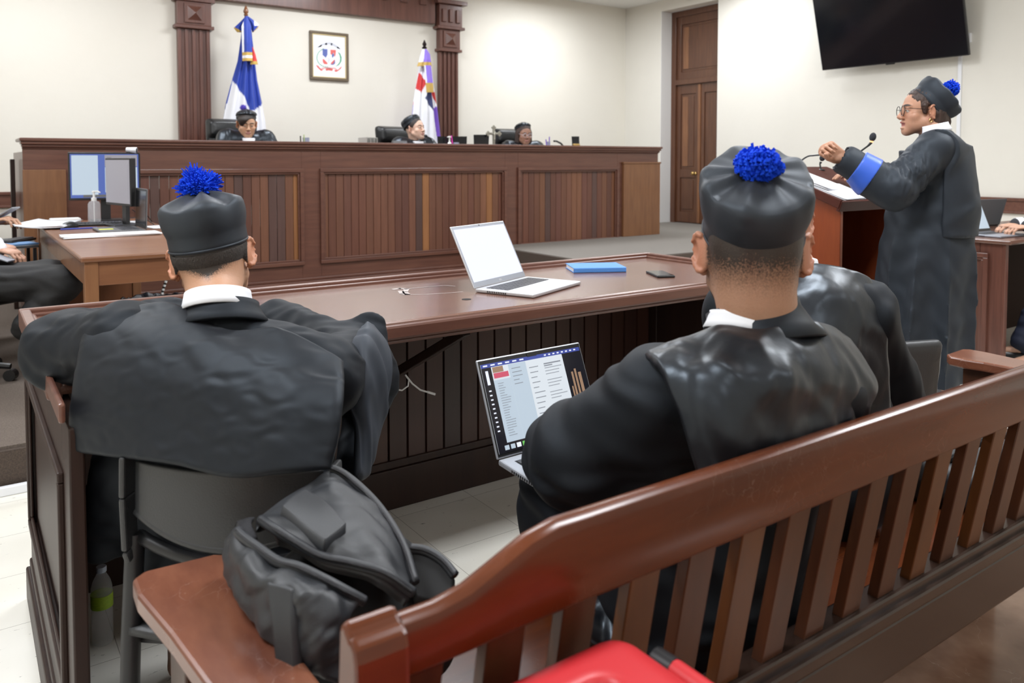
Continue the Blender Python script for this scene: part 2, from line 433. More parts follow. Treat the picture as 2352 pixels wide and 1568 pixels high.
# ================================================================== JUDGES' BENCH
PLK = [(.185, .078, .048), (.15, .062, .042), (.20, .085, .048), (.115, .062, .052), (.17, .068, .044), (.215, .092, .050), (.16, .066, .048), (.32, .14, .055)]
def boards(mb, x0, x1, y, z0, z1, w, seed, axis='x', dark=1.0, weights=(5, 5, 4, 2, 5, 3, 4, 1), g=.0012, th=.010):
    """V-jointed boards facing -Y (axis x) or running in y facing -X / +X"""
    r = random.Random(seed); n = max(1, round((x1 - x0) / w)); w = (x1 - x0) / n
    for i in range(n):
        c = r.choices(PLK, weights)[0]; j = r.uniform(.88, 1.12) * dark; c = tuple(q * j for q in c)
        a = x0 + i * w + g / 2; b = a + w - g
        if axis == 'x':
            v = [(a, y + th, z0), (b, y + th, z0), (b, y + th, z1), (a, y + th, z1), (a + .0025, y, z0), (b - .0025, y, z0), (b - .0025, y, z1), (a + .0025, y, z1)]
        else:
            v = [(y + th, a, z0), (y + th, b, z0), (y + th, b, z1), (y + th, a, z1), (y, a + .004, z0), (y, b - .004, z0), (y, b - .004, z1), (y, a + .004, z1)]
        mb.add(v, [(4, 5, 6, 7), (0, 4, 7, 3), (5, 1, 2, 6), (7, 6, 2, 3), (0, 1, 5, 4), (0, 3, 2, 1)], c)
def frame_x(mb, x0, x1, y, z0, z1, w=.03, d=.022):
    for o, ww, dd in ((0, w, d), (w, w * .5, d * .5)):
        a, b, c, e = x0 + o, x1 - o, z0 + o, z1 - o
        mb.box(a, b, y - dd, y + .002, e - ww, e); mb.box(a, b, y - dd, y + .002, c, c + ww)
        mb.box(a, a + ww, y - dd, y + .002, c + ww, e - ww); mb.box(b - ww, b, y - dd, y + .002, c + ww, e - ww)
def frame_y(mb, y0, y1, x, z0, z1, w=.03, d=.022):
    for o, ww, dd in ((0, w, d), (w, w * .5, d * .5)):
        a, b, c, e = y0 + o, y1 - o, z0 + o, z1 - o
        mb.box(x - dd, x + .002, a, b, e - ww, e); mb.box(x - dd, x + .002, a, b, c, c + ww)
        mb.box(x - dd, x + .002, a, a + ww, c + ww, e - ww); mb.box(x - dd, x + .002, b - ww, b, c + ww, e - ww)

JY = 6.8; JX0, JX1 = .40, 6.865
jb = thing('judges_bench', 'long dark wood judges bench with boarded panels across the back of the room', 'judges bench', (JX0, JY, P1))
pan = [(1.11, 2.49), (2.665, 4.655), (4.82, 6.215)]
b = MB()
xs = [JX0] + [q for p in pan for q in p] + [JX1]
for i in range(0, len(xs), 2): b.box(xs[i], xs[i + 1], JY, JY + .04, P1, 1.42)
for p in pan: b.box(p[0], p[1], JY, JY + .04, 1.25, 1.42); b.box(p[0], p[1], JY, JY + .04, P1, .43)
b.box(JX0, JX0 + .04, JY + .04, YB - .9, P1, 1.40); b.box(JX1 - .04, JX1, JY + .04, YB - .9, P2, 1.40)
b.build('front', 'woodh', jb, bev=.003)
for i, p in enumerate(pan):
    bd = MB(); boards(bd, p[0], p[1], JY + .014, .43, 1.25, .074, 11 + i); bd.build('board_panel', 'plank', jb)
    f = MB(); frame_x(f, p[0] - .012, p[1] + .012, JY, .415, 1.265, .034, .026); f.build('panel_frame', 'woodh', jb, bev=.004)
MB().box(.395, .672, JY - .035, JY, P1, 1.268).build('end_block', 'tablel', jb, bev=.004)
MB().box(6.285, 6.87, JY - .035, JY, P2, 1.30).box(6.275, 6.88, JY - .042, JY, 1.30, 1.32).build('end_block', 'tablel', jb, bev=.004)
c = MB()
c.box(JX0 - .02, JX1 + .02, JY - .06, JY + .42, 1.475, 1.50); c.box(JX0 - .012, JX1 + .012, JY - .045, JY + .1, 1.452, 1.477)
c.box(JX0 - .006, JX1 + .006, JY - .028, JY + .06, 1.432, 1.454); c.box(JX0 - .003, JX1 + .003, JY - .012, JY + .05, 1.418, 1.434)
c.build('cornice', 'woodh', jb, bev=.007)
c = MB().box(JX0, 4.5, JY - .03, JY, P1, .25).box(JX0, 4.5, JY - .045, JY, .25, .275).box(JX0, 4.5, JY - .02, JY, .275, .30)
c.build('plinth', 'woodh', jb, bev=.006)
MB().box(JX0 + .04, JX1 - .04, JY + .45, JY + .95, 1.28, 1.31).build('inner_counter', 'woodh', jb)
MB().box(.345, .375, JY + .45, JY + .53, P1, 1.345).build('gate_post', 'deskd', label='narrow dark wooden post beside the left end of the judges bench', cat='post', bev=.004, loc=(.36, JY + .5, P1))
# raised floor behind the bench
MB().box(JX0 + .04, JX1 - .04, JY + .05, YB, P1, P2 + .12).build('floor_judges_dais', 'carpet', kind='structure')

# ================================================================== COUNSEL DESK (near)
DX0, DX1, DY0, DY1, DT = .155, 2.745, 2.07, 2.79, .865
cd = thing('counsel_desk', 'long dark wood counsel desk with raised rim in front of the two capped men', 'desk', (DX0, DY1, 0))
t = MB()
t.prism([(DX0, 1.90), (.40, 1.90), (.44, DY0), (DX1 - .02, DY0), (DX1 - .02, 1.90), (DX1, 1.90), (DX1, DY1), (DX0, DY1)][0:4] + [(DX1, DY0), (DX1, DY1), (DX0, DY1)], (0, 0, DT - .03), (1, 0, 0), (0, 1, 0), (0, 0, 1), .03)
t.build('tabletop', 'desk', cd, bev=.012)
rm = MB()
rm.box(DX0 - .012, DX1 + .012, DY1 - .018, DY1 + .012, DT - .035, DT + .022); rm.box(DX0 - .012, DX0 + .018, 1.90, DY1 - .018, DT - .035, DT + .022); rm.box(DX0 - .012, DX0 + .0, 1.665, 1.905, DT - .020, DT + .018); rm.box(DX1 - .018, DX1 + .012, DY0 + .12, DY1 - .018, DT - .035, DT + .022)
rm.box(DX0 - .004, DX1 + .004, DY1 - .03, DY1 - .016, DT - .01, DT + .010); rm.box(DX0 + .016, DX0 + .03, 1.90, DY1 - .02, DT - .01, DT + .010); rm.box(DX1 - .03, DX1 - .016, DY0 + .12, DY1 - .02, DT - .01, DT + .010)
rm.build('raised_rim', 'woodh', cd, bev=.005)
e = MB()
e.box(.44, DX1, DY0 - .010, DY0 + .012, DT - .052, DT - .008); e.box(.44, DX1, DY0 + .0, DY0 + .02, DT - .066, DT - .05)
e.build('edge_moulding', 'woodh', cd, bev=.008)
# front panel, seen from its inner side
p = MB(); yb = DY1 - .05
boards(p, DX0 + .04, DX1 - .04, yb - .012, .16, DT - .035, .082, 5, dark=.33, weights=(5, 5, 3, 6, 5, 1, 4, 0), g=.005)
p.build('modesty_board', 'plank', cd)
q = MB().box(DX0 + .02, DX1 - .02, yb, yb + .03, 0, DT - .03); q.box(DX0 + .02, DX1 - .02, yb - .03, yb, 0, .155); q.box(DX0 + .02, DX1 - .02, yb - .022, yb, .155, .185)
q.build('back_panel', 'deskd', cd, bev=.004)
# end panels
for k, xx in enumerate((DX0, DX1)):
    s = 1 if k == 0 else -1
    ep = MB(); y0 = 1.68 if k == 0 else DY0 + .06
    a, b2 = sorted((xx + s * .004, xx + s * .032))
    ep.box(a, b2, y0, y0 + .11, .10, DT - .035); ep.box(a, b2, DY1 - .1, DY1, .10, DT - .035)
    ep.box(a, b2, y0 + .11, DY1 - .1, .10, .27); ep.box(a, b2, y0 + .11, DY1 - .1, DT - .16, DT - .035)
    a2, b3 = sorted((xx + s * .014, xx + s * .026)); ep.box(a2, b3, y0 + .1, DY1 - .09, .26, DT - .15)
    ep.build('end_panel', 'deskd', cd, bev=.004)
    if k == 0:
        fm = MB(); frame_y(fm, y0 + .10, DY1 - .09, xx + .004, .26, DT - .15, .022, .012); fm.build('panel_frame', 'deskd', cd, bev=.004)
    pl = MB(); a3, b4 = sorted((xx - s * .012, xx + s * .055)); pl.box(a3, b4, y0 - .012, DY1, 0, .10); a3, b4 = sorted((xx - s * .002, xx + s * .05)); pl.box(a3, b4, y0 - .006, DY1, .10, .125)
    pl.build('plinth', 'deskd', cd, bev=.006)
# inner stile of the near end (two joined posts)
# diagonal brace under the top
MB().beam((1.30, DY0 + .05, DT - .07), (1.06, yb - .01, .40), .04, .03).build('brace', 'deskd', cd, bev=.003)
# black disc painting the dark of a hole in the top, and hanging cable
M['holeblack'] = mat('hole_shade_disc', (.004, .003, .003), .8)
MB().cyl((1.40, 2.275, DT - .001), (1.40, 2.275, DT + .0008), .016, n=24).build('hole_shade_disc', 'holeblack', cd)
M['stain'] = mat('pale_varnish_stain', (.42, .36, .34), .45)
M['cablew'] = mat('white_cable', (.72, .72, .70), .5)
cc = MB().tube([(1.10, 2.42, .832), (1.10, 2.36, .80), (1.085, 2.30, .72), (1.098, 2.262, .640), (1.107, 2.262, .620), (1.124, 2.258, .608), (1.146, 2.254, .602), (1.165, 2.250, .614), (1.167, 2.248, .634), (1.157, 2.252, .650)], .0026, 8)
cc.tube([(1.157, 2.252, .650), (1.178, 2.244, .620), (1.202, 2.236, .598), (1.228, 2.228, .588)], .0028, 8); cc.beam((1.224, 2.229, .590), (1.248, 2.222, .580), .009, .006)
cc.build('white_cable', 'cablew', label='loose white cable with a plug hanging under the counsel desk top', cat='cable', smooth='auto')

# ================================================================== OPPOSITE COUNSEL DESK (right)
rd = thing('counsel_desk', 'dark wood desk with framed end panel at the right edge, holding the laptops', 'desk', (5.25, 2.26, 0))
MB().box(5.22, 7.3, 2.21, 2.98, .82, .85).build('tabletop', 'desk', rd, bev=.01)
x = 5.25
q = MB().box(x, x + .04, 2.25, 2.40, 0, .82).box(x, x + .04, 2.80, 2.95, 0, .82).box(x, x + .04, 2.40, 2.80, .74, .82).box(x, x + .04, 2.40, 2.80, 0, .12)
q.box(x + .02, x + .04, 2.40, 2.80, .12, .74); q.box(x - .012, x, 2.245, 2.262, 0, .82); q.build('end_panel', 'wood', rd, bev=.004)
fm = MB(); frame_y(fm, 2.345, 2.83, x, .08, .76, .03, .02); fm.build('panel_frame', 'wood', rd, bev=.004)
pb = MB(); boards(pb, 2.39, 2.79, x + .008, .12, .74, .10, 3, axis='y', dark=.9); pb.build('board_panel', 'plank', rd)
MB().box(x - .02, x + .05, 2.235, 2.96, 0, .10).build('plinth', 'deskd', rd, bev=.005)
M['shade'] = mat('shaded_under_desk_board', (.022, .012, .009), .85, spec=.1)  # near-black colour carries the shade under the desk top
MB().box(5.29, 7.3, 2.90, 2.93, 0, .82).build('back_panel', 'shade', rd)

# ================================================================== GALLERY BENCH
gb = thing('wooden_bench', 'glossy red-brown slatted wooden bench across the foreground', 'bench', (.2, .75, 0))
BX0, BX1 = .30, 2.82
def crest_h(x):   # the crest rises from both ends in an ogee
    def s(t): t = max(0, min(1, t)); return t * t * (3 - 2 * t)
    e = min(x - BX0, BX1 - x)
    return .868 + .047 * s((e - .10) / .16)
P = []; n = 60
for i in range(n + 1):
    xx = BX0 + .058 + (BX1 - BX0 - .116) * i / n
    top = crest_h(xx); y0 = .700; y1 = .732; bot = .800
    pf = [(y0 + .004, bot + .003), (y0, bot + .01), (y0 - .002, top - .016), (y0 + .003, top - .005), (y0 + .012, top), (y1 - .008, top - .001), (y1, top - .008), (y1 + .006, bot + .01), (y1 + .006, bot)]
    P.append([(xx, yy + (top - zz) * .10 * 1.0, zz) for yy, zz in pf])
cm = MB().grid(P, close_v=True)
k = len(P[0]); nn = len(cm.v); cm.f += [tuple(range(k)), tuple(range(nn - k, nn))[::-1]]
cm.build('crest_rail', 'bench', gb, smooth='auto')
# slats leaning back
sw = .052; ns = 22; pitch = .107
for i in range(ns):
    xx = .385 + pitch * i
    MB().beam((xx, .722, .815), (xx, .775, .535), sw, .020, (0, 1, 0)).build('slat', 'bslat2' if i % 7 in (3, 5) else 'bslat', gb, bev=.002)
rl = MB()
rl.box(BX0 + .05, BX1 - .05, .752, .80, .525, .555); rl.box(BX0 + .05, BX1 - .05, .742, .775, .508, .536); rl.box(BX0 + .05, BX1 - .05, .752, .778, .40, .502)
rl.build('bottom_rail', 'brail', gb, bev=.006)
MB().box(BX0 + .03, BX1 - .03, .79, 1.32, .435, .462).build('seat', 'bench', gb, bev=.008)
MB().box(BX0 + .05, BX1 - .05, 1.26, 1.285, .35, .436).build('front_apron', 'bslat', gb, bev=.004)
M['benchend'] = mat('worn_bare_bench_edge', (.26, .20, .16), .4, noise=(6, (1, 1, 1), (.20, .14, .11), .2), coat=.2)
def bench_post(x0, x1):
    pf = [(.690, 0), (.738, 0), (.738, .80), (.732, .868), (.724, .876), (.716, .878), (.712, .872), (.706, .868), (.700, .868), (.692, .862), (.688, .850), (.686, .80)]
    pf = [(y + (0.046 * (1 - z / .8) if z < .8 else 0), z) for y, z in pf]
    v = [(x, y, z) for x in (x0, x1) for y, z in pf]; k = len(pf)
    f = [tuple(range(k))[::-1], tuple(range(k, 2 * k))] + [(i, (i + 1) % k, k + (i + 1) % k, k + i) for i in range(k)]
    return MB().add(v, f)
bench_post(BX0, BX0 + .058).build('back_post', 'bench', gb, bev=.007)
bench_post(BX1 - .058, BX1).build('back_post', 'bench', gb, bev=.007)
def arm(x0, x1, sgn):
    # outline in x,y: wide flat paddle
    xo, xi = (x0, x1) if sgn > 0 else (x1, x0)
    pts = [(xo + .05 * sgn, .74), (xo + .040 * sgn, .95), (xo + .020 * sgn, 1.15), (xo + .002 * sgn, 1.28), (xo + .004 * sgn, 1.335), (xo + .025 * sgn, 1.352), (xi - .03 * sgn, 1.345), (xi - .004 * sgn, 1.325), (xi, 1.28), (xi - .012 * sgn, 1.22), (xi - .014 * sgn, 1.15), (xi - .008 * sgn, .95), (xi, .74)]
    return MB().prism(pts, (0, 0, .648), (1, 0, 0), (0, 1, 0), (0, 0, 1), .032)
arm(.205, .365, 1).build('armrest', 'bencha', gb, bev=.006)
arm(BX1 - .12, BX1 + .05, -1).build('armrest', 'bencha', gb, bev=.006)
for xx in (.255, BX1 - .075):
    MB().box(xx, xx + .055, 1.20, 1.30, 0, .648).build('front_leg', 'bslat', gb, bev=.004)
MB().box(1.64, 1.69, 1.18, 1.27, 0, .436).build('front_leg', 'bslat', gb, bev=.004)

# ================================================================== LECTERN
lt = thing('lectern', 'reddish wood lectern with open back and sloping top in front of the standing woman', 'lectern', (3.62, 2.33, 0))
LX0, LX1, LY0, LY1 = 3.625, 4.22, 2.33, 2.80
sl = math.tan(math.radians(20))
def side(xa, xb): return MB().add([(x, y, z) for x in (xa, xb) for y, z in ((LY0, 0), (LY1, 0), (LY1, 1.10 + sl * .47), (LY0, 1.10))], [(0, 1, 2, 3), (4, 7, 6, 5), (0, 4, 5, 1), (1, 5, 6, 2), (2, 6, 7, 3), (3, 7, 4, 0)])
M['lecside'] = mat('orange_lacquered_wood', (.27, .062, .020), .26, noise=(2.5, (6, 6, .8), (.20, .042, .016), .25), coat=.3)
M['lecdark'] = mat('dark_lacquered_wood', (.085, .022, .015), .42, noise=(2.5, (6, 6, .8), (.06, .016, .01), .25), spec=.3)
side(LX0 + .01, LX0 + .035).build('side_panel', 'lecside', lt, bev=.003)
side(LX1 - .035, LX1 - .01).build('side_panel', 'lecside', lt, bev=.003)
MB().box(LX0 + .035, LX1 - .035, LY1 - .03, LY1, 0, 1.24).build('front_panel', 'lecside', lt)
MB().box(LX0 + .035, LX1 - .035, LY0 + .03, LY1 - .03, .62, .64).build('shelf', 'lecdark', lt)
MB().box(LX0 + .035, LX1 - .035, LY0 + .02, LY1 - .03, .03, .06).build('shelf', 'lecdark', lt)
Rs = rotx(math.radians(20)); cy = (LY0 + LY1) / 2; cz = 1.10 + sl * (cy - LY0) + .012
tb = MB().bx(((LX0 + LX1) / 2, cy, cz), (LX1 - LX0 + .03, .53, .022), Rs)
tb.build('sloping_top', 'lecdark', lt, bev=.003)
lip = MB().bx(((LX0 + LX1) / 2, LY0 - .008, 1.105), (LX1 - LX0 + .03, .018, .055), Rs)
lip.bx((LX0 - .012, cy, cz + .008), (.016, .53, .045), Rs); lip.build('edge_lip', 'lecdark', lt, bev=.003)

# ================================================================== CLERK'S TABLE (left, on the platform)
tt = thing('clerk_table', 'brown wooden table piled with papers and screens behind the seated man at left', 'table', (.44, 3.85, P1))
TX0, TX1, TY0, TY1, TT = .435, 1.07, 3.83, 6.22, .92
MB().box(TX0 - .01, TX1 + .01, TY0 - .01, TY1 + .01, TT - .024, TT).build('tabletop', 'table', tt, bev=.007)
MB().box(TX0 + .02, TX1 - .02, TY0 + .012, TY0 + .034, TT - .13, TT - .024).build('apron', 'table', tt, bev=.002)
MB().box(TX0 + .02, TX1 - .02, TY1 - .034, TY1 - .012, TT - .13, TT - .024).build('apron', 'table', tt, bev=.002)
MB().box(TX0 + .012, TX0 + .034, TY0 + .03, TY1 - .03, TT - .13, TT - .024).build('side_apron', 'tablel', tt)
MB().box(TX1 - .034, TX1 - .012, TY0 + .03, TY1 - .03, TT - .13, TT - .024).build('side_apron', 'tablel', tt)
for (xx, yy) in ((TX0 + .005, TY0 + .005), (TX1 - .06, TY0 + .005), (TX0 + .005, TY1 - .06), (TX1 - .06, TY1 - .06)):
    MB().box(xx, xx + .055, yy, yy + .055, P1, TT - .024).build('leg', 'tablel', tt, bev=.003)
MB().box(TX0 + .016, TX0 + .030, TY0 + 1.0, TY1 - .06, P1 + .05, TT - .13).build('side_board', 'wood', tt)
M['modesty'] = mat('orange_brown_board', (.20, .075, .028), .45, noise=(3, (6, 6, .8), (.14, .05, .02), .25))
MB().box(TX0 + .06, TX1 - .06, TY1 - .05, TY1 - .03, P1 + .06, TT - .13).build('modesty_panel', 'modesty', tt)
# low typing table beyond
tp = thing('typing_table', 'low black-edged typing table holding a keyboard beside the clerk table', 'table', (.18, 6.0, P1))
MB().box(-.05, .41, 5.72, 6.35, .795, .81).build('tabletop', 'grey', tp, bev=.003)
for xx, yy in ((-.03, 5.74), (.38, 5.74), (-.03, 6.31), (.38, 6.31)): MB().box(xx, xx + .02, yy, yy + .02, P1, .79).build('leg', 'blackm', tp)

# ================================================================== BODIES AND SOFT GOODS: smooth solid fields turned into meshes
import openvdb as vdb

class Field:
    def __init__(s, lo, hi, h):
        s.lo = np.array(lo, float); s.h = h
        s.n = np.ceil((np.array(hi, float) - s.lo) / h).astype(int) + 1
        s.ax = [(s.lo[i] + h * np.arange(s.n[i])).astype(np.float32) for i in range(3)]
        s.F = np.full(s.n, .15, np.float32)
    def block(s, lo, hi):
        a = np.clip(np.floor((np.array(lo) - s.lo) / s.h).astype(int), 0, s.n); b = np.clip(np.ceil((np.array(hi) - s.lo) / s.h).astype(int) + 1, 0, s.n)
        if (b <= a).any(): return None
        sl = tuple(slice(a[i], b[i]) for i in range(3))
        X = s.ax[0][sl[0]][:, None, None]; Y = s.ax[1][sl[1]][None, :, None]; Z = s.ax[2][sl[2]][None, None, :]
        return sl, X, Y, Z
    def put(s, fn, lo, hi, k=.02, op='u'):
        m = max(k, 0) + 3 * s.h
        q = s.block(np.array(lo) - m, np.array(hi) + m)
        if q is None: return s
        sl, X, Y, Z = q
        d = fn(X, Y, Z); f = s.F[sl]
        if op == 'u':
            if k <= 0: s.F[sl] = np.minimum(f, d)
            else:
                t = np.clip(.5 + .5 * (f - d) / k, 0, 1); s.F[sl] = f * (1 - t) + d * t - k * t * (1 - t)
        else:
            if k <= 0: s.F[sl] = np.maximum(f, -d)
            else:
                t = np.clip(.5 - .5 * (f + d) / k, 0, 1); s.F[sl] = f * (1 - t) - d * t + k * t * (1 - t)
        return s
    def cap(s, p, q, r1, r2=None, k=.02, sq=None, op='u'):
        """tapered limb p-q; sq=(direction, factor) flattens it along direction"""
        r2 = r1 if r2 is None else r2
        p = np.array(p, float); q = np.array(q, float)
        A = np.eye(3)
        if sq:
            d = np.array(sq[0], float); d /= np.linalg.norm(d); A = np.eye(3) + (1 / sq[1] - 1) * np.outer(d, d)
        ms = min(1, sq[1]) if sq else 1
        pa, qa = A @ p, A @ q; ba = qa - pa; bb = max(float(ba @ ba), 1e-12)
        def fn(X, Y, Z):
            x = A[0, 0] * X + A[0, 1] * Y + A[0, 2] * Z - pa[0]; y = A[1, 0] * X + A[1, 1] * Y + A[1, 2] * Z - pa[1]; z = A[2, 0] * X + A[2, 1] * Y + A[2, 2] * Z - pa[2]
            t = np.clip((x * ba[0] + y * ba[1] + z * ba[2]) / bb, 0, 1)
            d = np.sqrt((x - t * ba[0]) ** 2 + (y - t * ba[1]) ** 2 + (z - t * ba[2]) ** 2) - (r1 + (r2 - r1) * t)
            return (d * ms).astype(np.float32) if ms < 1 else d.astype(np.float32)
        r = max(r1, r2) * (max(1, sq[1]) if sq else 1)
        return s.put(fn, np.minimum(p, q) - r, np.maximum(p, q) + r, k, op)
    def ell(s, c, r, R=None, k=.02, op='u'):
        c = np.array(c, float); R = np.eye(3) if R is None else np.array(R, float); r = np.array(r, float)
        A = (R / r).T     # rows: local axes / radii
        def fn(X, Y, Z):
            x = X - c[0]; y = Y - c[1]; z = Z - c[2]
            a = [A[i, 0] * x + A[i, 1] * y + A[i, 2] * z for i in range(3)]
            k0 = np.sqrt(a[0] ** 2 + a[1] ** 2 + a[2] ** 2)
            b = [ai / r[i] for i, ai in enumerate(a)]
            k1 = np.sqrt(b[0] ** 2 + b[1] ** 2 + b[2] ** 2) + 1e-9
            return (k0 * (k0 - 1) / k1).astype(np.float32)
        m = float(max(r))
        return s.put(fn, c - m, c + m, k, op)
    def rbox(s, c, d, R=None, rr=.01, k=.01, op='u'):
        c = np.array(c, float); R = np.eye(3) if R is None else np.array(R, float); hd = np.array(d, float) / 2 - rr
        def fn(X, Y, Z):
            x = X - c[0]; y = Y - c[1]; z = Z - c[2]
            q = [np.abs(R[0, i] * x + R[1, i] * y + R[2, i] * z) - hd[i] for i in range(3)]
            o = np.sqrt(np.maximum(q[0], 0) ** 2 + np.maximum(q[1], 0) ** 2 + np.maximum(q[2], 0) ** 2)
            return (o + np.minimum(np.maximum(np.maximum(q[0], q[1]), q[2]), 0) - rr).astype(np.float32)
        m = float(np.linalg.norm(np.array(d) / 2))
        return s.put(fn, c - m, c + m, k, op)
    def chain(s, pts, rad, k=.02, sq=None):
        for i in range(len(pts) - 1): s.cap(pts[i], pts[i + 1], rad[i], rad[i + 1], k, sq)
        return s
    def full(s, fn):
        X = s.ax[0][:, None, None]; Y = s.ax[1][None, :, None]; Z = s.ax[2][None, None, :]
        s.F = fn(s.F, X, Y, Z).astype(np.float32); return s
    def mesh(s, adapt=.0):
        F = s.F.copy(); F[0] = F[-1] = .1; F[:, 0] = F[:, -1] = .1; F[:, :, 0] = F[:, :, -1] = .1
        F = np.clip(F, -3 * s.h, 3 * s.h)
        g = vdb.FloatGrid(float(3 * s.h)); g.copyFromArray(F)
        p, t, q = g.convertToPolygons(0.0, adapt)
        p = np.asarray(p, float) * s.h + s.lo
        return p, [tuple(map(int, a)) for a in q] + [tuple(map(int, a)) for a in t]

def weld(parts):
    P = []; Fc = []; n = 0
    for p, f in parts:
        P.append(p); Fc += [tuple(i + n for i in a) for a in f]; n += len(p)
    return np.concatenate(P), Fc

def normals(P, F):
    N = np.zeros_like(P)
    q = np.array([f if len(f) == 4 else (*f, f[2]) for f in F])
    n = np.cross(P[q[:, 2]] - P[q[:, 0]], P[q[:, 3]] - P[q[:, 1]])
    t = np.linalg.norm(n, axis=1) < 1e-12
    if t.any(): n[t] = np.cross(P[q[t, 1]] - P[q[t, 0]], P[q[t, 2]] - P[q[t, 0]])
    for i in range(4): np.add.at(N, q[:, i], n)
    return N / (np.linalg.norm(N, axis=1, keepdims=True) + 1e-12)

def soft(name, P, F, m, parent=None, colors=None, world=True, label=None, cat=None, group=None, flip=True):
    me = bpy.data.meshes.new(name); o = bpy.data.objects.new(name, me); COL.objects.link(o)
    if parent:
        o.parent = parent
        if world:
            inv = np.array(wmat(parent).inverted()); P = P @ inv[:3, :3].T + inv[:3, 3]
    if flip: F = [tuple(reversed(f)) for f in F]
    me.from_pydata(P.tolist(), [], F)
    if colors is not None:
        a = me.color_attributes.new('Col', 'FLOAT_COLOR', 'POINT')
        c = np.ones((len(P), 4), np.float32); c[:, :colors.shape[1]] = colors
        a.data.foreach_set('color', c.ravel())
    me.materials.append(M[m] if isinstance(m, str) else m)
    me.polygons.foreach_set('use_smooth', [True] * len(me.polygons))
    return tag(o, label, cat, group)

def waves(P, seed, scale, n=7, stretch=None):
    """smooth pseudo-random folds in -1..1; stretch = (direction, factor) makes folds run along direction"""
    r = np.random.RandomState(seed); Q = P.copy()
    if stretch:
        d = np.array(stretch[0], float); d /= np.linalg.norm(d); Q = Q - np.outer(Q @ d, d) * (1 - stretch[1])
    v = np.zeros(len(P))
    wob = np.stack([np.sin(Q @ r.normal(size=3) * 2.2 / scale + r.rand() * 6) for _ in range(3)], 1) * scale * .35
    Q = Q + wob
    for i in range(n):
        k = r.normal(size=3); k /= np.linalg.norm(k); f = 6.28 / (scale * r.uniform(.7, 1.8))
        v += np.sin(Q @ k * f + r.rand() * 6.28)
    return v / n * 1.8

def ridges(P, seed, scale, n=5, stretch=None):
    return 1 - 2 * np.abs(waves(P, seed, scale, n, stretch)) ** .8

def frame(f, up=(0, 0, 1)):
    """columns: right, forward, up for a facing direction"""
    f = Vector(f).normalized(); r = f.cross(Vector(up)).normalized(); u = r.cross(f)
    return Matrix((r, f, u)).transposed()

# ------------------------------------------------------------------ skin, hair, cloth
def skin_mat(name):
    m = mat(name, (1, 1, 1), .48, vcol=True, bump=(220, .10)); b = m.node_tree.nodes['Principled BSDF']
    b.inputs['Subsurface Weight'].default_value = .12; b.inputs['Subsurface Radius'].default_value = (.012, .005, .003); b.inputs['Subsurface Scale'].default_value = .6
    # short hair stubble: the attribute's alpha masks a fine speckle of dark hair
    nt = m.node_tree; L = nt.links.new
    a = [n for n in nt.nodes if n.type == 'ATTRIBUTE'][0]
    tc = nt.nodes.new('ShaderNodeTexCoord'); n = nt.nodes.new('ShaderNodeTexNoise'); n.inputs['Scale'].default_value = 330; n.inputs['Detail'].default_value = 3
    L(tc.outputs['Object'], n.inputs[0])
    sub = nt.nodes.new('ShaderNodeMath'); sub.operation = 'SUBTRACT'; sub.inputs[0].default_value = 1; L(a.outputs['Alpha'], sub.inputs[1])
    mp = nt.nodes.new('ShaderNodeMath'); mp.operation = 'MULTIPLY_ADD'; L(n.outputs[0], mp.inputs[0]); mp.inputs[1].default_value = 1.6; mp.inputs[2].default_value = -.8
    ad = nt.nodes.new('ShaderNodeMath'); ad.operation = 'ADD'; L(sub.outputs[0], ad.inputs[0]); L(mp.outputs[0], ad.inputs[1])
    mul = nt.nodes.new('ShaderNodeMath'); mul.operation = 'MULTIPLY'; mul.use_clamp = True; L(ad.outputs[0], mul.inputs[0]); L(sub.outputs[0], mul.inputs[1])
    sc = nt.nodes.new('ShaderNodeMath'); sc.operation = 'MULTIPLY'; sc.use_clamp = True; L(mul.outputs[0], sc.inputs[0]); sc.inputs[1].default_value = 2.2
    mx = nt.nodes.new('ShaderNodeMix'); mx.data_type = 'RGBA'; L(sc.outputs[0], mx.inputs[0]); L(a.outputs['Color'], mx.inputs[6]); mx.inputs[7].default_value = (.030, .020, .015, 1)
    L(mx.outputs[2], b.inputs['Base Color'])
    return m
M['skin'] = skin_mat('skin')
M['hair'] = mat('dark_hair', (.014, .010, .009), .45, noise=(90, (1, 1, .12), (.035, .022, .018), .2), bump=(260, .5, (1, 1, .08)))
M['hairb'] = mat('dark_brown_hair', (.030, .016, .012), .42, noise=(80, (1, 1, .12), (.06, .032, .024), .2), bump=(200, .5, (1, 1, .08)))
M['hairc'] = mat('cropped_black_hair', (.022, .017, .014), .75, noise=(300, (1, 1, .5), (.05, .04, .034), .2), bump=(420, .6, (1, 1, .4)))
M['gown'] = mat('black_gown_cloth', (.0075, .008, .0100), .62, spec=.28, tint=(.75, .87, 1), bump=(500, .06))
M['cape'] = mat('black_satin_cape', (.0095, .0102, .0125), .52, spec=.32, tint=(.75, .87, 1), bump=(600, .05))
M['satin'] = mat('crumpled_black_satin', (.0105, .0110, .0135), .36, spec=.55, tint=(.75, .87, 1), bump=(22, .10))
M['capcloth'] = mat('charcoal_cap_cloth', (.0250, .0275, .0330), .52, spec=.4, tint=(.75, .87, 1), bump=(600, .05))
M['gowng'] = mat('grey_black_gown_cloth', (.0200, .0235, .0300), .58, spec=.4, tint=(.75, .87, 1), bump=(600, .05))
M['sleeveg'] = mat('lit_grey_sleeve_cloth', (.038, .045, .058), .6, spec=.3, bump=(600, .05))  # gown cloth made grey: the light falling on it is in the colour
M['suit'] = mat('dark_suit_cloth', (.014, .015, .019), .7, bump=(60, .1))
M['trouser'] = mat('black_trouser_cloth', (.008, .008, .009), .7, bump=(12, .3))
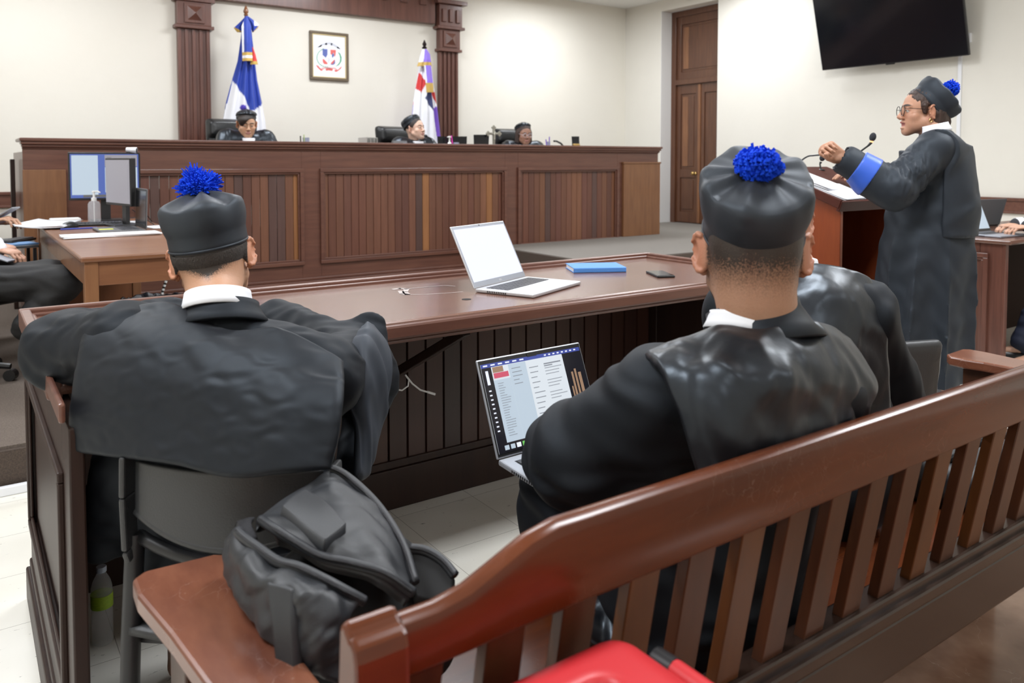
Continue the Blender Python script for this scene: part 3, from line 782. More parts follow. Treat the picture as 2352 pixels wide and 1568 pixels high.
M['navyt'] = mat('navy_trouser_cloth', (.018, .022, .045), .7, bump=(12, .3))
M['shirt'] = mat('white_shirt_cloth', (.80, .81, .85), .6)
M['bluecuff'] = mat('blue_satin_cuff', (.035, .12, .62), .4, sheen=.3)
M['pom'] = mat('royal_blue_wool', (.004, .045, .58), .8, spec=.2, noise=(60, (1, 1, 1), (.010, .085, .80), .2))
M['pomp'] = mat('violet_wool', (.09, .05, .50), .7, sheen=.4)
M['eye'] = mat('eye_white', (.62, .60, .57), .2)
M['iris'] = mat('dark_iris', (.02, .012, .008), .15)
M['specs'] = mat('black_spectacle_frame', (.01, .01, .012), .25)
M['specw'] = mat('white_spectacle_frame', (.75, .72, .78), .3)
M['shoe'] = mat('black_shoe', (.012, .011, .011), .4)

def head_field(Fd, C, R, s=1.0, ears=1.0, mouth=0.0, jaw=1.0, nose=1.0):
    """sculpts a head around C (between the ears); R columns right, forward, up"""
    C = np.array(C, float); R = np.array(R, float)
    T = lambda x, y, z: C + s * (R @ np.array((x, y, z)))
    E = lambda c, r, k=.02, op='u', q=None: Fd.ell(T(*c), [v * s for v in r], R if q is None else R @ np.array(q), k * s, op)
    K = lambda a, b, r1, r2, k=.02, op='u', sq=None: Fd.cap(T(*a), T(*b), r1 * s, r2 * s, k * s, (R @ np.array(sq[0]), sq[1]) if sq else None, op)
    E((0, -.012, .047), (.076, .098, .080)); E((0, -.045, .005), (.066, .058, .06), .03); E((0, .030, .01), (.064, .064, .080), .03)
    E((0, .036, -.052), (.052 * jaw, .052, .048), .03); E((0, .074, -.090), (.020, .016, .015), .025)
    for x in (-1, 1): E((x * .034, .060, -.050), (.026, .026, .034), .025)
    for x in (-1, 1):
        K((x * .054 * jaw, .008, -.045), (x * .018, .074, -.092), .018, .013, .03)
        E((x * .046, .062, -.020), (.022, .020, .019), .02)
        K((x * .010, .090, .030), (x * .042, .078, .030), .008, .008, .012)
        E((x * .030, .104, .013), (.017, .013, .0105), .010, 's')
        E((x * .031, .0795, .0135), (.0150, .0145, .0125), .003)
        E((x * .013, .103, -.028), (.0085, .010, .008), .006)
        # ear: flared shell with a rim and a hollow
        q = rotz(x * math.radians(-28) * ears) @ rotx(math.radians(-8))
        E((x * .083, -.012, .002), (.0065, .019, .032), .010, 'u', q)
        rim = []
        for i in range(11):
            a = math.radians(-150 + i * 27); v = q @ Vector((x * .003, -.018 * math.cos(a - PI / 2) if False else .018 * math.cos(a), .031 * math.sin(a)))
            rim.append((x * .084 + v.x, -.012 + v.y, .002 + v.z))
        for a, b in zip(rim[2:-1], rim[3:]): K(a, b, .0045, .0045, .003)
        E((x * .0935, -.004, .004), (.0050, .010, .016), .004, 's', q)
        E((x * .080, -.004, -.028), (.006, .008, .009), .006)
    K((0, .088, .022), (0, .110 * (1 if nose == 1 else .995), -.018), .0075, .0105, .010); E((0, .112, -.023), (.0115, .0115, .010), .008)
    E((0, .094, -.052 + .004 * mouth), (.024, .012, .0065), .006); E((0, .092, -.064 - .012 * mouth), (.020, .012, .0075), .006)
    if mouth: E((0, .103, -.060 - .002 * mouth), (.017, .016, .0035 + .004 * mouth), .003, 's')
    else: E((0, .1075, -.0585), (.019, .006, .0013), .003, 's')
    return T

def head_colors(P, C, R, s, tone, hair=0, brow=(.03, .02, .015), lip=(.36, .13, .10), beard=0, hairline=None, flush=.5):
    """per-point colours of the skin in head space; alpha = 1 - short hair"""
    L = (P - np.array(C)) @ np.array(R) / s
    x, y, z = L[:, 0], L[:, 1], L[:, 2]; ax = np.abs(x)
    col = np.tile(np.array(tone, float), (len(P), 1)); al = np.ones(len(P))
    sm = lambda v, a, b: np.clip((v - a) / (b - a), 0, 1)
    near = (np.linalg.norm(L, axis=1) < .2).astype(float)
    def mixc(w, c):
        nonlocal col
        w = np.clip(w, 0, 1)[:, None]; col = col * (1 - w) + np.array(c) * w
    rosy = np.array(tone) * np.array((1.12, .80, .74))
    mixc(flush * sm(ax, .066, .084) * sm(.05 - np.abs(z), 0, .02) * near, rosy)          # ears
    mixc(flush * .7 * np.exp(-((ax - .04) ** 2 + (z + .022) ** 2) / .0006) * sm(y, .04, .07) * near, rosy)
    m = np.clip(1.25 - ((ax / .024) ** 2 + ((z + .058) / .0125) ** 2), 0, 1) * 3 * sm(y, .088, .094) * near
    mixc(m, lip)
    bx = (ax - .030) / .021; bz = (z - .034 + .10 * (ax - .03) ** 2 / .02) / .0048
    mixc(np.clip(1.3 - (bx ** 2 + bz ** 2), 0, 1) * 3 * sm(y, .06, .07) * near, brow)
    # lash line
    mixc(np.clip(1.2 - (((ax - .031) / .015) ** 2 + ((z - .008) / .0028) ** 2), 0, 1) * 2.5 * sm(y, .08, .088) * near, brow)
    if hair:
        g = hairline(x, y, z); al = 1 - hair * np.clip(g, 0, 1) * near * (1 - sm(ax, .0735, .079) * sm(.045 - np.abs(z), 0, .01))
    if beard:
        g = sm(-z, .03, .055) * sm(y, -.01, .02) * sm(z, -.125, -.10) * (1 - sm(.018 - np.abs(z + .058), 0, .01) * sm(.03 - ax, 0, .01))
        al = np.minimum(al, 1 - beard * g * near)
    return np.concatenate([col, al[:, None]], 1)

def hand_field(Fd, W, R, s=1.0, curl=(.5, .6, .4), spread=.10, thumb=(.7, .3), side=1, fing=None):
    """W wrist, R columns: thumb side, along hand, back of hand; side=1/-1 puts the thumb at +x/-x"""
    W = np.array(W, float); R = np.array(R, float)
    T = lambda v: W + s * (R @ np.array((v[0] * side, v[1], v[2])))
    sq = (R[:, 2], .55)
    for a, b, r in (((.022, .02, 0), (.026, .085, 0), .020), ((0, .0, 0), (.006, .09, .002), .024), ((-.018, .02, 0), (-.026, .078, 0), .019)):
        Fd.cap(T(a), T(b), r * s, r * s, .014 * s, sq)
    Fd.cap(T((.018, .02, -.006)), T((.034, .05, -.012)), .017 * s, .012 * s, .012 * s)
    fs = [(.030, .090, .043, .026, .022, .0088), (.010, .095, .048, .030, .023, .009), (-.010, .091, .044, .028, .022, .0086), (-.029, .083, .034, .021, .019, .0076)]
    for i, (x, y, a, b, c, r) in enumerate(fs):
        cu = curl if fing is None else fing[i]
        p = Vector((x, y, 0)); ang = 0; yaw = (x / .03) * spread
        for L_, da, rr in ((a, cu[0], r), (b, cu[1], r * .93), (c, cu[2], r * .85)):
            ang += da
            q = p + Vector((math.sin(yaw) * math.cos(ang), math.cos(ang) * math.cos(yaw), -math.sin(ang))) * L_
            Fd.cap(T(p), T(q), rr * s, rr * .93 * s, .004 * s); p = q
    p = Vector((.026, .028, -.010)); d = thumb[0]; up = thumb[1]
    for L_, da, r in ((.040, 0, .0115), (.032, -.35, .0100), (.026, -.30, .0090)):
        d += da; q = p + Vector((math.sin(d) * math.cos(up), math.cos(d) * math.cos(up), -math.sin(up))) * L_
        Fd.cap(T(p), T(q), r * s, r * .92 * s, .006 * s); p = q

def body_field(J, h, scale=1.0, legs=True, pad=0.0):
    """torso, arms and legs from joints (dict of points)"""
    pts = np.array([p for k, p in J.items() if k not in ('f',)]); lo = pts.min(0) - .2; hi = pts.max(0) + .2
    Fd = Field(lo, hi, h); f = np.array(J['f']); V = lambda k: np.array(J[k], float)
    sq = (f, .62); s = scale
    mid = (V('shl') + V('shr')) / 2; pel = V('pelvis'); ch = mid * .7 + pel * .3; wa = mid * .32 + pel * .68
    acr = (V('shr') - V('shl')); acr /= np.linalg.norm(acr)
    dn = (pel - mid); dn /= np.linalg.norm(dn)
    Fd.cap(ch + acr * .04 * s, wa + acr * .03 * s, .105 * s, .10 * s, .05, sq); Fd.cap(ch - acr * .04 * s, wa - acr * .03 * s, .105 * s, .10 * s, .05, sq)
    Fd.cap(wa, pel, .11 * s, .12 * s, .05, (f, .66)); Fd.cap(V('shl') + dn * .03, V('shr') + dn * .03, .048 * s, .048 * s, .05)
    Fd.cap(V('neck'), V('neck') + dn * .06, .052 * s, .055 * s, .03)
    for a in 'lr':
        Fd.cap(V('neck') + dn * .045, V('sh' + a) + dn * .02, .034 * s, .045 * s, .03)
        Fd.cap(V('sh' + a), V('el' + a), .052 * s, .042 * s, .04); Fd.cap(V('el' + a), V('wr' + a), .042 * s, .026 * s, .02)
        if legs:
            Fd.cap(V('hip' + a), V('kn' + a), .088 * s, .062 * s, .05); Fd.cap(V('kn' + a), V('an' + a), .058 * s, .036 * s, .02)
            Fd.cap(V('an' + a), V('toe' + a), .036 * s, .026 * s, .02, ((0, 0, 1), .8))
    return Fd

def seat_joints(neck, f, pelvis, shw=.19, elbows=None, wrists=None, kn=None, floor=0.0, knee_h=.50, kw=.12, thigh=.46):
    """joints of a seated figure"""
    f = Vector((f[0], f[1], 0)).normalized(); r = Vector((f.y, -f.x, 0)); n = Vector(neck); p = Vector(pelvis)
    J = {'f': tuple(f), 'neck': n, 'pelvis': p, 'shl': n - r * shw - Vector((0, 0, .055)), 'shr': n + r * shw - Vector((0, 0, .055))}
    J['hipl'] = p - r * .09; J['hipr'] = p + r * .09
    J['knl'] = p - r * kw + f * thigh; J['knr'] = p + r * kw + f * thigh
    J['knl'].z = J['knr'].z = floor + knee_h
    if kn: J['knl'], J['knr'] = Vector(kn[0]), Vector(kn[1])
    for a in 'lr':
        k = J['kn' + a]; J['an' + a] = Vector((k.x, k.y, floor + .09)) + f * .02; J['toe' + a] = J['an' + a] + f * .13 - Vector((0, 0, .05))
    J['ell'], J['elr'] = Vector(elbows[0]), Vector(elbows[1]); J['wrl'], J['wrr'] = Vector(wrists[0]), Vector(wrists[1])
    return {k: (v if k == 'f' else tuple(v)) for k, v in J.items()}

def grow(P, F, amp, seed, scale, stretch=None, n=6, ridge=False, mask=None):
    N = normals(P, F); w = (ridges if ridge else waves)(P, seed, scale, n, stretch)
    if mask is not None: w = w * mask
    return P - N * (amp * w)[:, None]      # vdb faces wind inwards

def pompom(C, r, parent, m='pom', n=700, seed=1, ragged=.15, tufts=(), squash=(1, 1, 1), wool=1.0):
    rr = random.Random(seed); mb = MB(); C = Vector(C)
    mb.ball(C, (r * .80 * squash[0], r * .80 * squash[1], r * .80 * squash[2]), 10)
    n = int(n * 2.2)
    for i in range(n):
        z = 1 - 2 * (i + .5) / n; a = i * 2.399963; q = math.sqrt(max(0, 1 - z * z)); d = Vector((q * math.cos(a), q * math.sin(a), z))
        d = (d + Vector([rr.gauss(0, .10 * wool) for _ in range(3)])).normalized()
        L = r * rr.uniform(.88, 1.04) * (1 + ragged * max(0, rr.gauss(0, .7)))
        for td, tl in tufts:
            c = d.dot(Vector(td).normalized())
            if c > .86: L *= 1 + tl * (c - .86) / .14 * rr.uniform(.3, 1)
        t1 = Vector((d.x * squash[0], d.y * squash[1], d.z * squash[2]))
        b = C + t1 * r * .6; side = t1.orthogonal().normalized() * rr.uniform(.6, 1) * r * .038 * wool; s2 = t1.cross(side).normalized() * side.length
        bend = Vector([rr.gauss(0, .10) * r for _ in range(3)]); mid = C + t1 * (r * .6 + L) / 2 + bend * .4; e = C + t1 * L + bend
        v = []
        for p, w in ((b, 1), (mid, 1.15), (e, .8 if wool == 1 else 1.25)): v += [p + side * w, p - side * .5 * w + s2 * .87 * w, p - side * .5 * w - s2 * .87 * w]
        mb.add(v, [(0, 1, 4, 3), (1, 2, 5, 4), (2, 0, 3, 5), (3, 4, 7, 6), (4, 5, 8, 7), (5, 3, 6, 8), (6, 7, 8)])
    return mb.build('pompom', m, parent)

def cap_mesh(parent, C, R, rx, ry, hgt, m='capcloth', bulge=.010, pleats=14, top=(0, 0), seed=3, rim_tilt=0.0, dome=.02, amp=.004, seams=0):
    """soft round court cap: band, overhanging crown and pleats gathered at the button. C = rim centre, R columns right/forward/up"""
    C = Vector(C); R = Matrix(R); r = random.Random(seed); ph = [r.uniform(0, 6.28) for _ in range(4)]
    prof = [(0.955, -.004, 0), (1.0, 0.0, 0), (1.0, .012, .0), (1.004, .03, .05)]
    for t in np.linspace(.1, 1, 9): prof.append((1.0 + (bulge / rx) * math.sin(t * PI * .62), .03 + (hgt - .045) * t, .12 + .35 * t))
    for a in (25, 50, 72): prof.append((1.0 + bulge / rx * .93 - .10 * (1 - math.cos(math.radians(a))) , hgt - .015 + .018 * math.sin(math.radians(a)), .6 + a / 150))
    rt = prof[-1][0]
    for t in np.linspace(.12, 1, 10): prof.append((rt * (1 - t) + .02, hgt + .003 + dome * math.sin(t * PI / 2) ** 1.0, 1.15 * (1 - .25 * t)))
    n = 144; P = []
    for i, (q, z, w) in enumerate(prof):
        row = []
        topf = max(0, (z - hgt * .55) / (hgt * .45)); topf = min(1, topf)
        for k in range(n):
            a = 2 * PI * k / n
            pl = math.cos(pleats * a + 1.3 * math.sin(3 * a + ph[0]) + ph[1]) * .6 + math.cos((pleats * 2 - 3) * a + ph[2]) * .25 + math.cos(5 * a + ph[3]) * .4
            rad = q
            dz = amp * pl * w * (1.0 if z >= hgt else .2)
            dr = amp * pl * w * (1.0 if z < hgt else .3)
            inward = 1 - q / 1.06
            cx = top[0] * max(0, inward); cy = top[1] * max(0, inward)
            x = (rx * rad + dr) * math.cos(a) + cx; y = (ry * rad + dr) * math.sin(a) + cy
            row.append(C + R @ Vector((x, y, z + dz + rim_tilt * y)))
        P.append(row)
    mb = MB().grid(P, close_v=True); c = len(mb.v) - n; mb.f.append(tuple(range(c, c + n)))
    o = mb.build('cap', m, parent, smooth=True)
    b = MB()
    b.grid([[C + R @ Vector(((rx + e) * math.cos(2 * PI * k / 96), (ry + e) * math.sin(2 * PI * k / 96), z + rim_tilt * ry * math.sin(2 * PI * k / 96))) for k in range(96)] for e, z in ((.0005, 0), (.0022, .002), (.0022, .0035), (.0005, .005))], close_v=True)
    b.build('cap_seam', m, o, smooth=True)
    return o

def collar(parent, C, R, rx, ry, h, flare, m, name, thick=.003, open_front=.5, drop=0.0, lift=0.0, top_in=0.0):
    """upright or folded collar band around a neck, open at the front"""
    C = Vector(C); R = Matrix(R); P = []; n = 60
    for z, e in ((0, flare), (h * .35, flare * .45), (h * .8, 0), (h, -.001 - top_in)):
        row = []
        for k in range(n + 1):
            a = PI / 2 + open_front + (2 * PI - 2 * open_front) * k / n
            fr = math.sin(a)      # +1 front, -1 back
            row.append(C + R @ Vector(((rx + e) * math.cos(a), (ry + e) * math.sin(a), z + lift * -fr * .5 - drop * max(0, fr))))
        P.append(row)
    return MB().grid(P).build(name, m, parent, smooth=True, solid=thick)

def spectacles(parent, T, m='specs', rw=.024, rh=.020):
    mb = MB()
    for x in (-1, 1):
        ring = [T(x * .033 + rw * math.cos(a), .108 - abs(.3 * (rw * math.cos(a))) * 0, .008 + rh * math.sin(a) * (1.0 if math.sin(a) > 0 else 1.1)) for a in [2 * PI * i / 22 for i in range(22)]]
        mb.tube(ring, .0017, 6, close=True)
        mb.tube([T(x * .056, .107, .014), T(x * .074, .09, .016), T(x * .081, .03, .014), T(x * .083, -.005, .010)], .0014, 6)
    mb.tube([T(-.009, .109, .012), T(0, .111, .014), T(.009, .109, .012)], .0014, 6)
    return mb.build('spectacles', m, parent, smooth='auto')

def add_eyes(parent, T, s, half=True):
    for x in (-1, 1):
        c = T(x * .031, .0805, .0095)
        MB().ball(c, .0128 * s, 10).build('eye', 'eye', parent, smooth=True)
        d = (Vector(T(x * .031, .2, .0)) - Vector(c)).normalized()
        MB().ball(Vector(c) + d * .0095 * s, .0052 * s, 8).build('iris', 'iris', parent, smooth=True)

# ------------------------------------------------------------------ draped cloth panels from measured control points
_P = math.radians(2.6); _Y = math.radians(34.9); _CY = 370 + 1830 * math.tan(_P)
_Rv = Vector((math.cos(_Y), -math.sin(_Y), 0)); _Fv = Vector((math.sin(_Y) * math.cos(_P), math.cos(_Y) * math.cos(_P), -math.sin(_P))); _Uv = Vector((math.sin(_Y) * math.sin(_P), math.cos(_Y) * math.sin(_P), math.cos(_P)))
def ad(px, py, D):
    """measured picture point at distance D from the camera position -> point in the room"""
    d = _Fv + _Rv * ((px - 1176) / 1830) - _Uv * ((py - _CY) / 1830)
    return np.array((d.x * D, d.y * D, 1.33 + d.z * D))
def cr(pts, n):
    """Catmull-Rom through rows of points: pts (m, ...) -> (n, ...)"""
    pts = np.array(pts, float); m = len(pts); o = []
    for t in np.linspace(0, m - 1, n):
        i = min(int(t), m - 2); s = t - i
        a, b, c, d = pts[max(i - 1, 0)], pts[i], pts[i + 1], pts[min(i + 2, m - 1)]
        if i == 0: a = 2 * b - c
        if i == m - 2: d = 2 * c - b
        o.append(.5 * ((2 * b) + (-a + c) * s + (2 * a - 5 * b + 4 * c - d) * s ** 2 + (-a + 3 * b - 3 * c + d) * s ** 3))
    return np.array(o)
def panel(name, grid, m, parent, th=.006, n=(70, 70), folds=(), hemw=.0, label=None):
    """grid of (px, py, D) -> smooth thick cloth panel; folds = dicts for waves()"""
    G = np.array([[ad(*p) for p in row] for row in grid])
    A = cr(G, n[0]); A = np.transpose(cr(np.transpose(A, (1, 0, 2)), n[1]), (1, 0, 2))
    du = np.gradient(A, axis=1); dv = np.gradient(A, axis=0); N = np.cross(du, dv); N /= np.linalg.norm(N, axis=2, keepdims=True) + 1e-9
    cam0 = np.array((0, 0, 1.33)); sg = np.sign(np.sum(N * (cam0 - A), axis=2).mean()); N *= sg
    P = A.reshape(-1, 3); Nf = N.reshape(-1, 3); w = np.zeros(len(P))
    u_, v_ = np.meshgrid(np.linspace(0, 1, n[1]), np.linspace(0, 1, n[0])); u_ = u_.ravel(); v_ = v_.ravel()
    for f in folds:
        f = dict(f); amp = f.pop('amp'); ridge = f.pop('ridge', False); mk = f.pop('mask', None)
        q = (ridges if ridge else waves)(P, **f) * amp
        if mk: q = q * mk(u_, v_)
        w += q
    P = P + Nf * w[:, None]
    # rounded, slightly tucked-in edges so the panel meets what lies behind it
    e = np.minimum.reduce([u_, 1 - u_, v_, 1 - v_]); P = P - Nf * (th * .9 * np.clip(1 - e / .03, 0, 1) ** 2)[:, None]
    k0, k1 = n; idx = lambda i, j: i * k1 + j
    F = [(idx(i, j), idx(i, j + 1), idx(i + 1, j + 1), idx(i + 1, j)) for i in range(k0 - 1) for j in range(k1 - 1)]
    B = P - Nf * th; nP = len(P); P2 = np.concatenate([P, B]); F += [tuple(nP + a for a in reversed(f)) for f in F]
    rim = [idx(0, j) for j in range(k1)] + [idx(i, k1 - 1) for i in range(1, k0)] + [idx(k0 - 1, j) for j in range(k1 - 2, -1, -1)] + [idx(i, 0) for i in range(k0 - 2, 0, -1)]
    F += [(rim[i], rim[i - 1], rim[i - 1] + nP, rim[i] + nP) for i in range(len(rim))]
    o = soft(name, P2, F, m, parent, flip=False)
    bm = bmesh.new(); bm.from_mesh(o.data); bmesh.ops.recalc_face_normals(bm, faces=bm.faces); bm.to_mesh(o.data); bm.free()
    if label: o['label'] = label
    return o, A

# ================================================================== PEOPLE
def V3(*a): return np.array(a, float)

def make_body(root, J, C, R, s=1.0, tone=(.42, .24, .15), hh=.0025, hb=.008, hands=(), headkw={}, colorkw={}, neck_r=.056):
    """one continuous skin surface: body, neck, head and hands"""
    C = V3(*C); Rn = np.array(R)
    lo = C - .16 * s; hi = C + .16 * s; nk = V3(*J['neck']); lo = np.minimum(lo, nk - .07); hi = np.maximum(hi, nk + .07)
    H = Field(lo, hi, hh)
    T = head_field(H, C, Rn, s, **headkw)
    H.cap(T(0, -.022, -.035), nk, neck_r * s, (neck_r + .004) * s, .025 * s)
    H.cap(T(0, -.030, -.01), T(0, -.035, -.06), .050 * s, .050 * s, .03 * s)
    parts = [H.mesh(.0)]
    B = body_field(J, hb); parts.append(B.mesh(.3))
    for hd in hands:
        W = V3(*hd['W']); Fh = Field(W - .2, W + .2, .0026); hand_field(Fh, W, **{k: v for k, v in hd.items() if k not in ('W', 'arm')})
        if 'arm' in hd: Fh.cap(hd['arm'], W, .027, .024, .01)
        parts.append(Fh.mesh(.0))
    P, F = weld(parts)
    col = head_colors(P, C, Rn, s, tone, **colorkw)
    soft('body', P, F, 'skin', root, col)
    return T

def robe_field(J, h=.006, wide=.12, rt=.135, sq=.74, sl=(.074, .076, .066), skirt=.115, hem=.16, extra=None, arms=True, shoulder=.075, lo=None, hi=None):
    pts = np.array([p for k, p in J.items() if k != 'f']); a = pts.min(0) - .22; b = pts.max(0) + .22
    Fd = Field(a if lo is None else lo, b if hi is None else hi, h); f = V3(*J['f']); r = V3(f[1], -f[0], 0); V = lambda k: V3(*J[k])
    mid = (V('shl') + V('shr')) / 2; pel = V('pelvis'); up = V3(0, 0, 1)
    ch = mid * .72 + pel * .28; lw = mid * .2 + pel * .8
    for s_ in (-1, 1):
        Fd.cap(ch + r * s_ * wide * .9, lw + r * s_ * wide, rt * .92, rt, .05, (f, sq))
    Fd.cap(mid - up * .02 - r * .12, mid - up * .02 + r * .12, .085, .085, .06)
    Fd.cap(lw, pel - up * .02, rt * 1.15, rt * 1.25, .05, (f, .85))
    for a_ in 'lr':
        Fd.cap(V('neck') - up * .022, V('sh' + a_), .05, shoulder, .05)
        if arms:
            Fd.cap(V('sh' + a_), V('el' + a_), sl[0], sl[1], .045); Fd.cap(V('el' + a_), V('wr' + a_), sl[1], sl[2], .03)
        if skirt:
            Fd.cap(V('hip' + a_), V('kn' + a_), skirt * 1.1, skirt, .06)
            d = V('an' + a_) - V('kn' + a_); e = V('kn' + a_) + d * (1 - hem / max(.2, np.linalg.norm(d)))
            Fd.cap(V('kn' + a_), e, skirt, skirt * .95, .06)
    if extra: extra(Fd)
    return Fd

def local_axes(J):
    f = V3(*J['f']); r = V3(f[1], -f[0], 0); n = V3(*J['neck'])
    def L(X, Y, Z):
        return ((X - n[0]) * r[0] + (Y - n[1]) * r[1], (X - n[0]) * f[0] + (Y - n[1]) * f[1], Z - n[2])
    return L, r, f, n

def make_cape(root, Fd, J, e, region, m, name='cape', grow_args=(), k=.006):
    L, r, f, n = local_axes(J); F0 = Fd.F.copy()
    Fd.full(lambda F, X, Y, Z: np.maximum(F - e, region(*L(X, Y, Z))))
    P, F = Fd.mesh(.0); Fd.F = F0
    for g in grow_args: P = grow(P, F, **g)
    return soft(name, P, F, m, root)

def make_robe(root, Fd, m, grow_args=(), name='gown'):
    P, F = Fd.mesh(.0)
    for g in grow_args: P = grow(P, F, **g)
    return soft(name, P, F, m, root)

box = lambda *a: np.maximum.reduce(np.broadcast_arrays(*a))

# ------------------------------------------------------------------ man seated at the desk (left)
def man_left():
    f = (.66, .75)
    J = seat_joints((.425, 1.655, 1.005), f, (.437, 1.612, .53), .20, [(.187, 1.98, .915), (.735, 1.70, .86)], [(.44, 2.20, .915), (.66, 2.00, .915)], floor=0,
                    kn=[(.42, 2.02, .50), (.66, 1.96, .50)])
    J['shl'] = (.275, 1.787, .955); J['shr'] = (.590, 1.522, .895)
    root = thing('person', 'person from behind in a charcoal cap with shaggy blue pompom, seated at the counsel desk', 'person', (.465, 1.60, 0))
    fh = Vector((.36, .93, 0)); R = frame(fh) @ roty(math.radians(-9)) @ rotx(math.radians(-10)); C = (.450, 1.778, 1.118)
    hl = lambda x, y, z: np.clip((z + .062 - .55 * np.abs(x) * (y < .03)) / .030, 0, 1) * np.clip((.045 - y) / .03, 0, 1)
    T = make_body(root, J, C, R, .94, (.50, .27, .165), hh=.0022, headkw=dict(ears=1.0), colorkw=dict(hair=1.0, hairline=hl, flush=.6),
                  hands=[dict(W=J['wrl'], R=frame((.8, .3, 0)), side=-1, curl=(.3, .4, .3)), dict(W=J['wrr'], R=frame((-.5, .8, 0)), side=1, curl=(.3, .4, .3))])
    # cropped hair as a thin layer over the nape and sides
    H = Field(V3(*C) - .15, V3(*C) + .15, .0022); head_field(H, C, R, .94, ears=1.0); Rn = np.array(R); Cc = V3(*C)
    def cut(F, X, Y, Z):
        X, Y, Z = np.broadcast_arrays(X, Y, Z)
        d = np.stack([X - Cc[0], Y - Cc[1], Z - Cc[2]], -1) @ Rn
        x, y, z = d[..., 0], d[..., 1], d[..., 2]
        line = -.052 + .40 * np.abs(x)
        return np.maximum.reduce([F - .0040 + np.clip((line + .028 - z) * .15, 0, .0044), (line - z) * .5, (y + .016) * .6, z - .075, np.abs(x) - .0795, z - .030 - .25 * y, .027 - np.sqrt((np.abs(x) - .090) ** 2 + (y + .004) ** 2 + (z / 1.4) ** 2)])
    H.full(cut); P, F = H.mesh(0); soft('hair', P, F, 'hairc', root)
    def extra(Fd):
        # wide hanging sleeve of the right arm
        vd = (.40, .915, 0)
        Fd.cap((.80, 1.76, .915), (.785, 1.72, .80), .052, .056, .03, (vd, .45)); Fd.cap((.785, 1.72, .80), (.70, 1.62, .66), .056, .034, .03, (vd, .40))
        Fd.cap((.835, 1.80, .88), (.82, 1.76, .78), .030, .026, .02, (vd, .5))
        Fd.cap((.56, 1.56, .78), (.60, 1.58, .62), .06, .04, .05)
        Fd.cap((.27, 1.74, .72), (.225, 1.80, .56), .07, .05, .05); Fd.cap((.425, 1.655, .955), (.428, 1.658, .985), .070, .068, .03)
    Fd = robe_field(J, .0055, wide=.085, rt=.120, sq=.74, sl=(.074, .082, .062), extra=extra, skirt=.095, hem=.40)
    make_robe(root, Fd, 'gown', [dict(amp=.0035, seed=4, scale=.10), dict(amp=.002, seed=9, scale=.04, n=5)])
    G = [[(196, 716, 1.66), (300, 697, 1.64), (400, 691, 1.60), (520, 753, 1.54), (640, 746, 1.50), (791, 821, 1.47)],
         [(182, 765, 1.58), (300, 755, 1.54), (415, 770, 1.50), (530, 800, 1.46), (660, 815, 1.44), (792, 865, 1.42)],
         [(163, 860, 1.53), (285, 860, 1.48), (410, 870, 1.44), (530, 885, 1.41), (655, 895, 1.385), (787, 915, 1.38)],
         [(151, 960, 1.51), (275, 965, 1.455), (400, 975, 1.41), (525, 990, 1.375), (650, 990, 1.35), (774, 1000, 1.345)],
         [(157, 1040, 1.51), (272, 1053, 1.44), (390, 1066, 1.385), (520, 1096, 1.345), (645, 1087, 1.325), (757, 1078, 1.33)]]
    panel('cape', G, 'cape', root, .008, (90, 110), [dict(amp=.0030, seed=21, scale=.14, stretch=((.5, -.4, -.6), .35)), dict(amp=.0035, seed=25, scale=.07, stretch=((.7, -.5, -.7), .25), mask=lambda u, v: np.exp(-((u - .62) / .22) ** 2 - ((v - .45) / .25) ** 2)), dict(amp=.0012, seed=5, scale=.04)])
    G = [[(833, 742, 1.77), (845, 731, 1.79), (857, 738, 1.80)], [(806, 790, 1.70), (850, 785, 1.70), (893, 790, 1.80)], [(794, 860, 1.66), (848, 860, 1.655), (906, 850, 1.77)],
         [(797, 920, 1.64), (842, 930, 1.645), (896, 925, 1.75)], [(822, 985, 1.635), (848, 995, 1.65), (877, 995, 1.73)], [(832, 1090, 1.62), (839, 1105, 1.64), (848, 1095, 1.68)]]
    panel('wide_sleeve', G, 'sleeveg', root, .008, (80, 40), [dict(amp=.004, seed=12, scale=.06, stretch=((.2, .1, -1), .3))], label='hanging sleeve opening in grey, its light put into the colour')
    # shirt collar, jacket collar
    n = Vector(J['neck']); Rc = frame((.45, .89, 0)) @ rotx(math.radians(-24)) @ roty(math.radians(-4))
    collar(root, n + Vector((.006, .012, .020)), Rc, .064, .066, .036, .006, 'shirt', 'shirt_collar', .004, .3)
    collar(root, n + Vector((.012, .004, -.018)), Rc @ rotz(math.radians(12)), .071, .074, .050, .028, 'gown', 'jacket_collar', .006, .35)
    Rcap = R @ rotx(math.radians(13))
    cap_mesh(root, T(0, -.012, .032), Rcap, .0805, .098, .092, bulge=.007, pleats=5, top=(0, .03), seed=7, amp=.0058, dome=.018)
    pompom(T(-.004, .000, .168), .036, root, seed=3, wool=1.35, ragged=.16, tufts=[((-.3, .2, 1), .5), ((.9, -.2, .55), .45), ((-1, -.3, .2), .35)], n=620)
    return root
man_left()

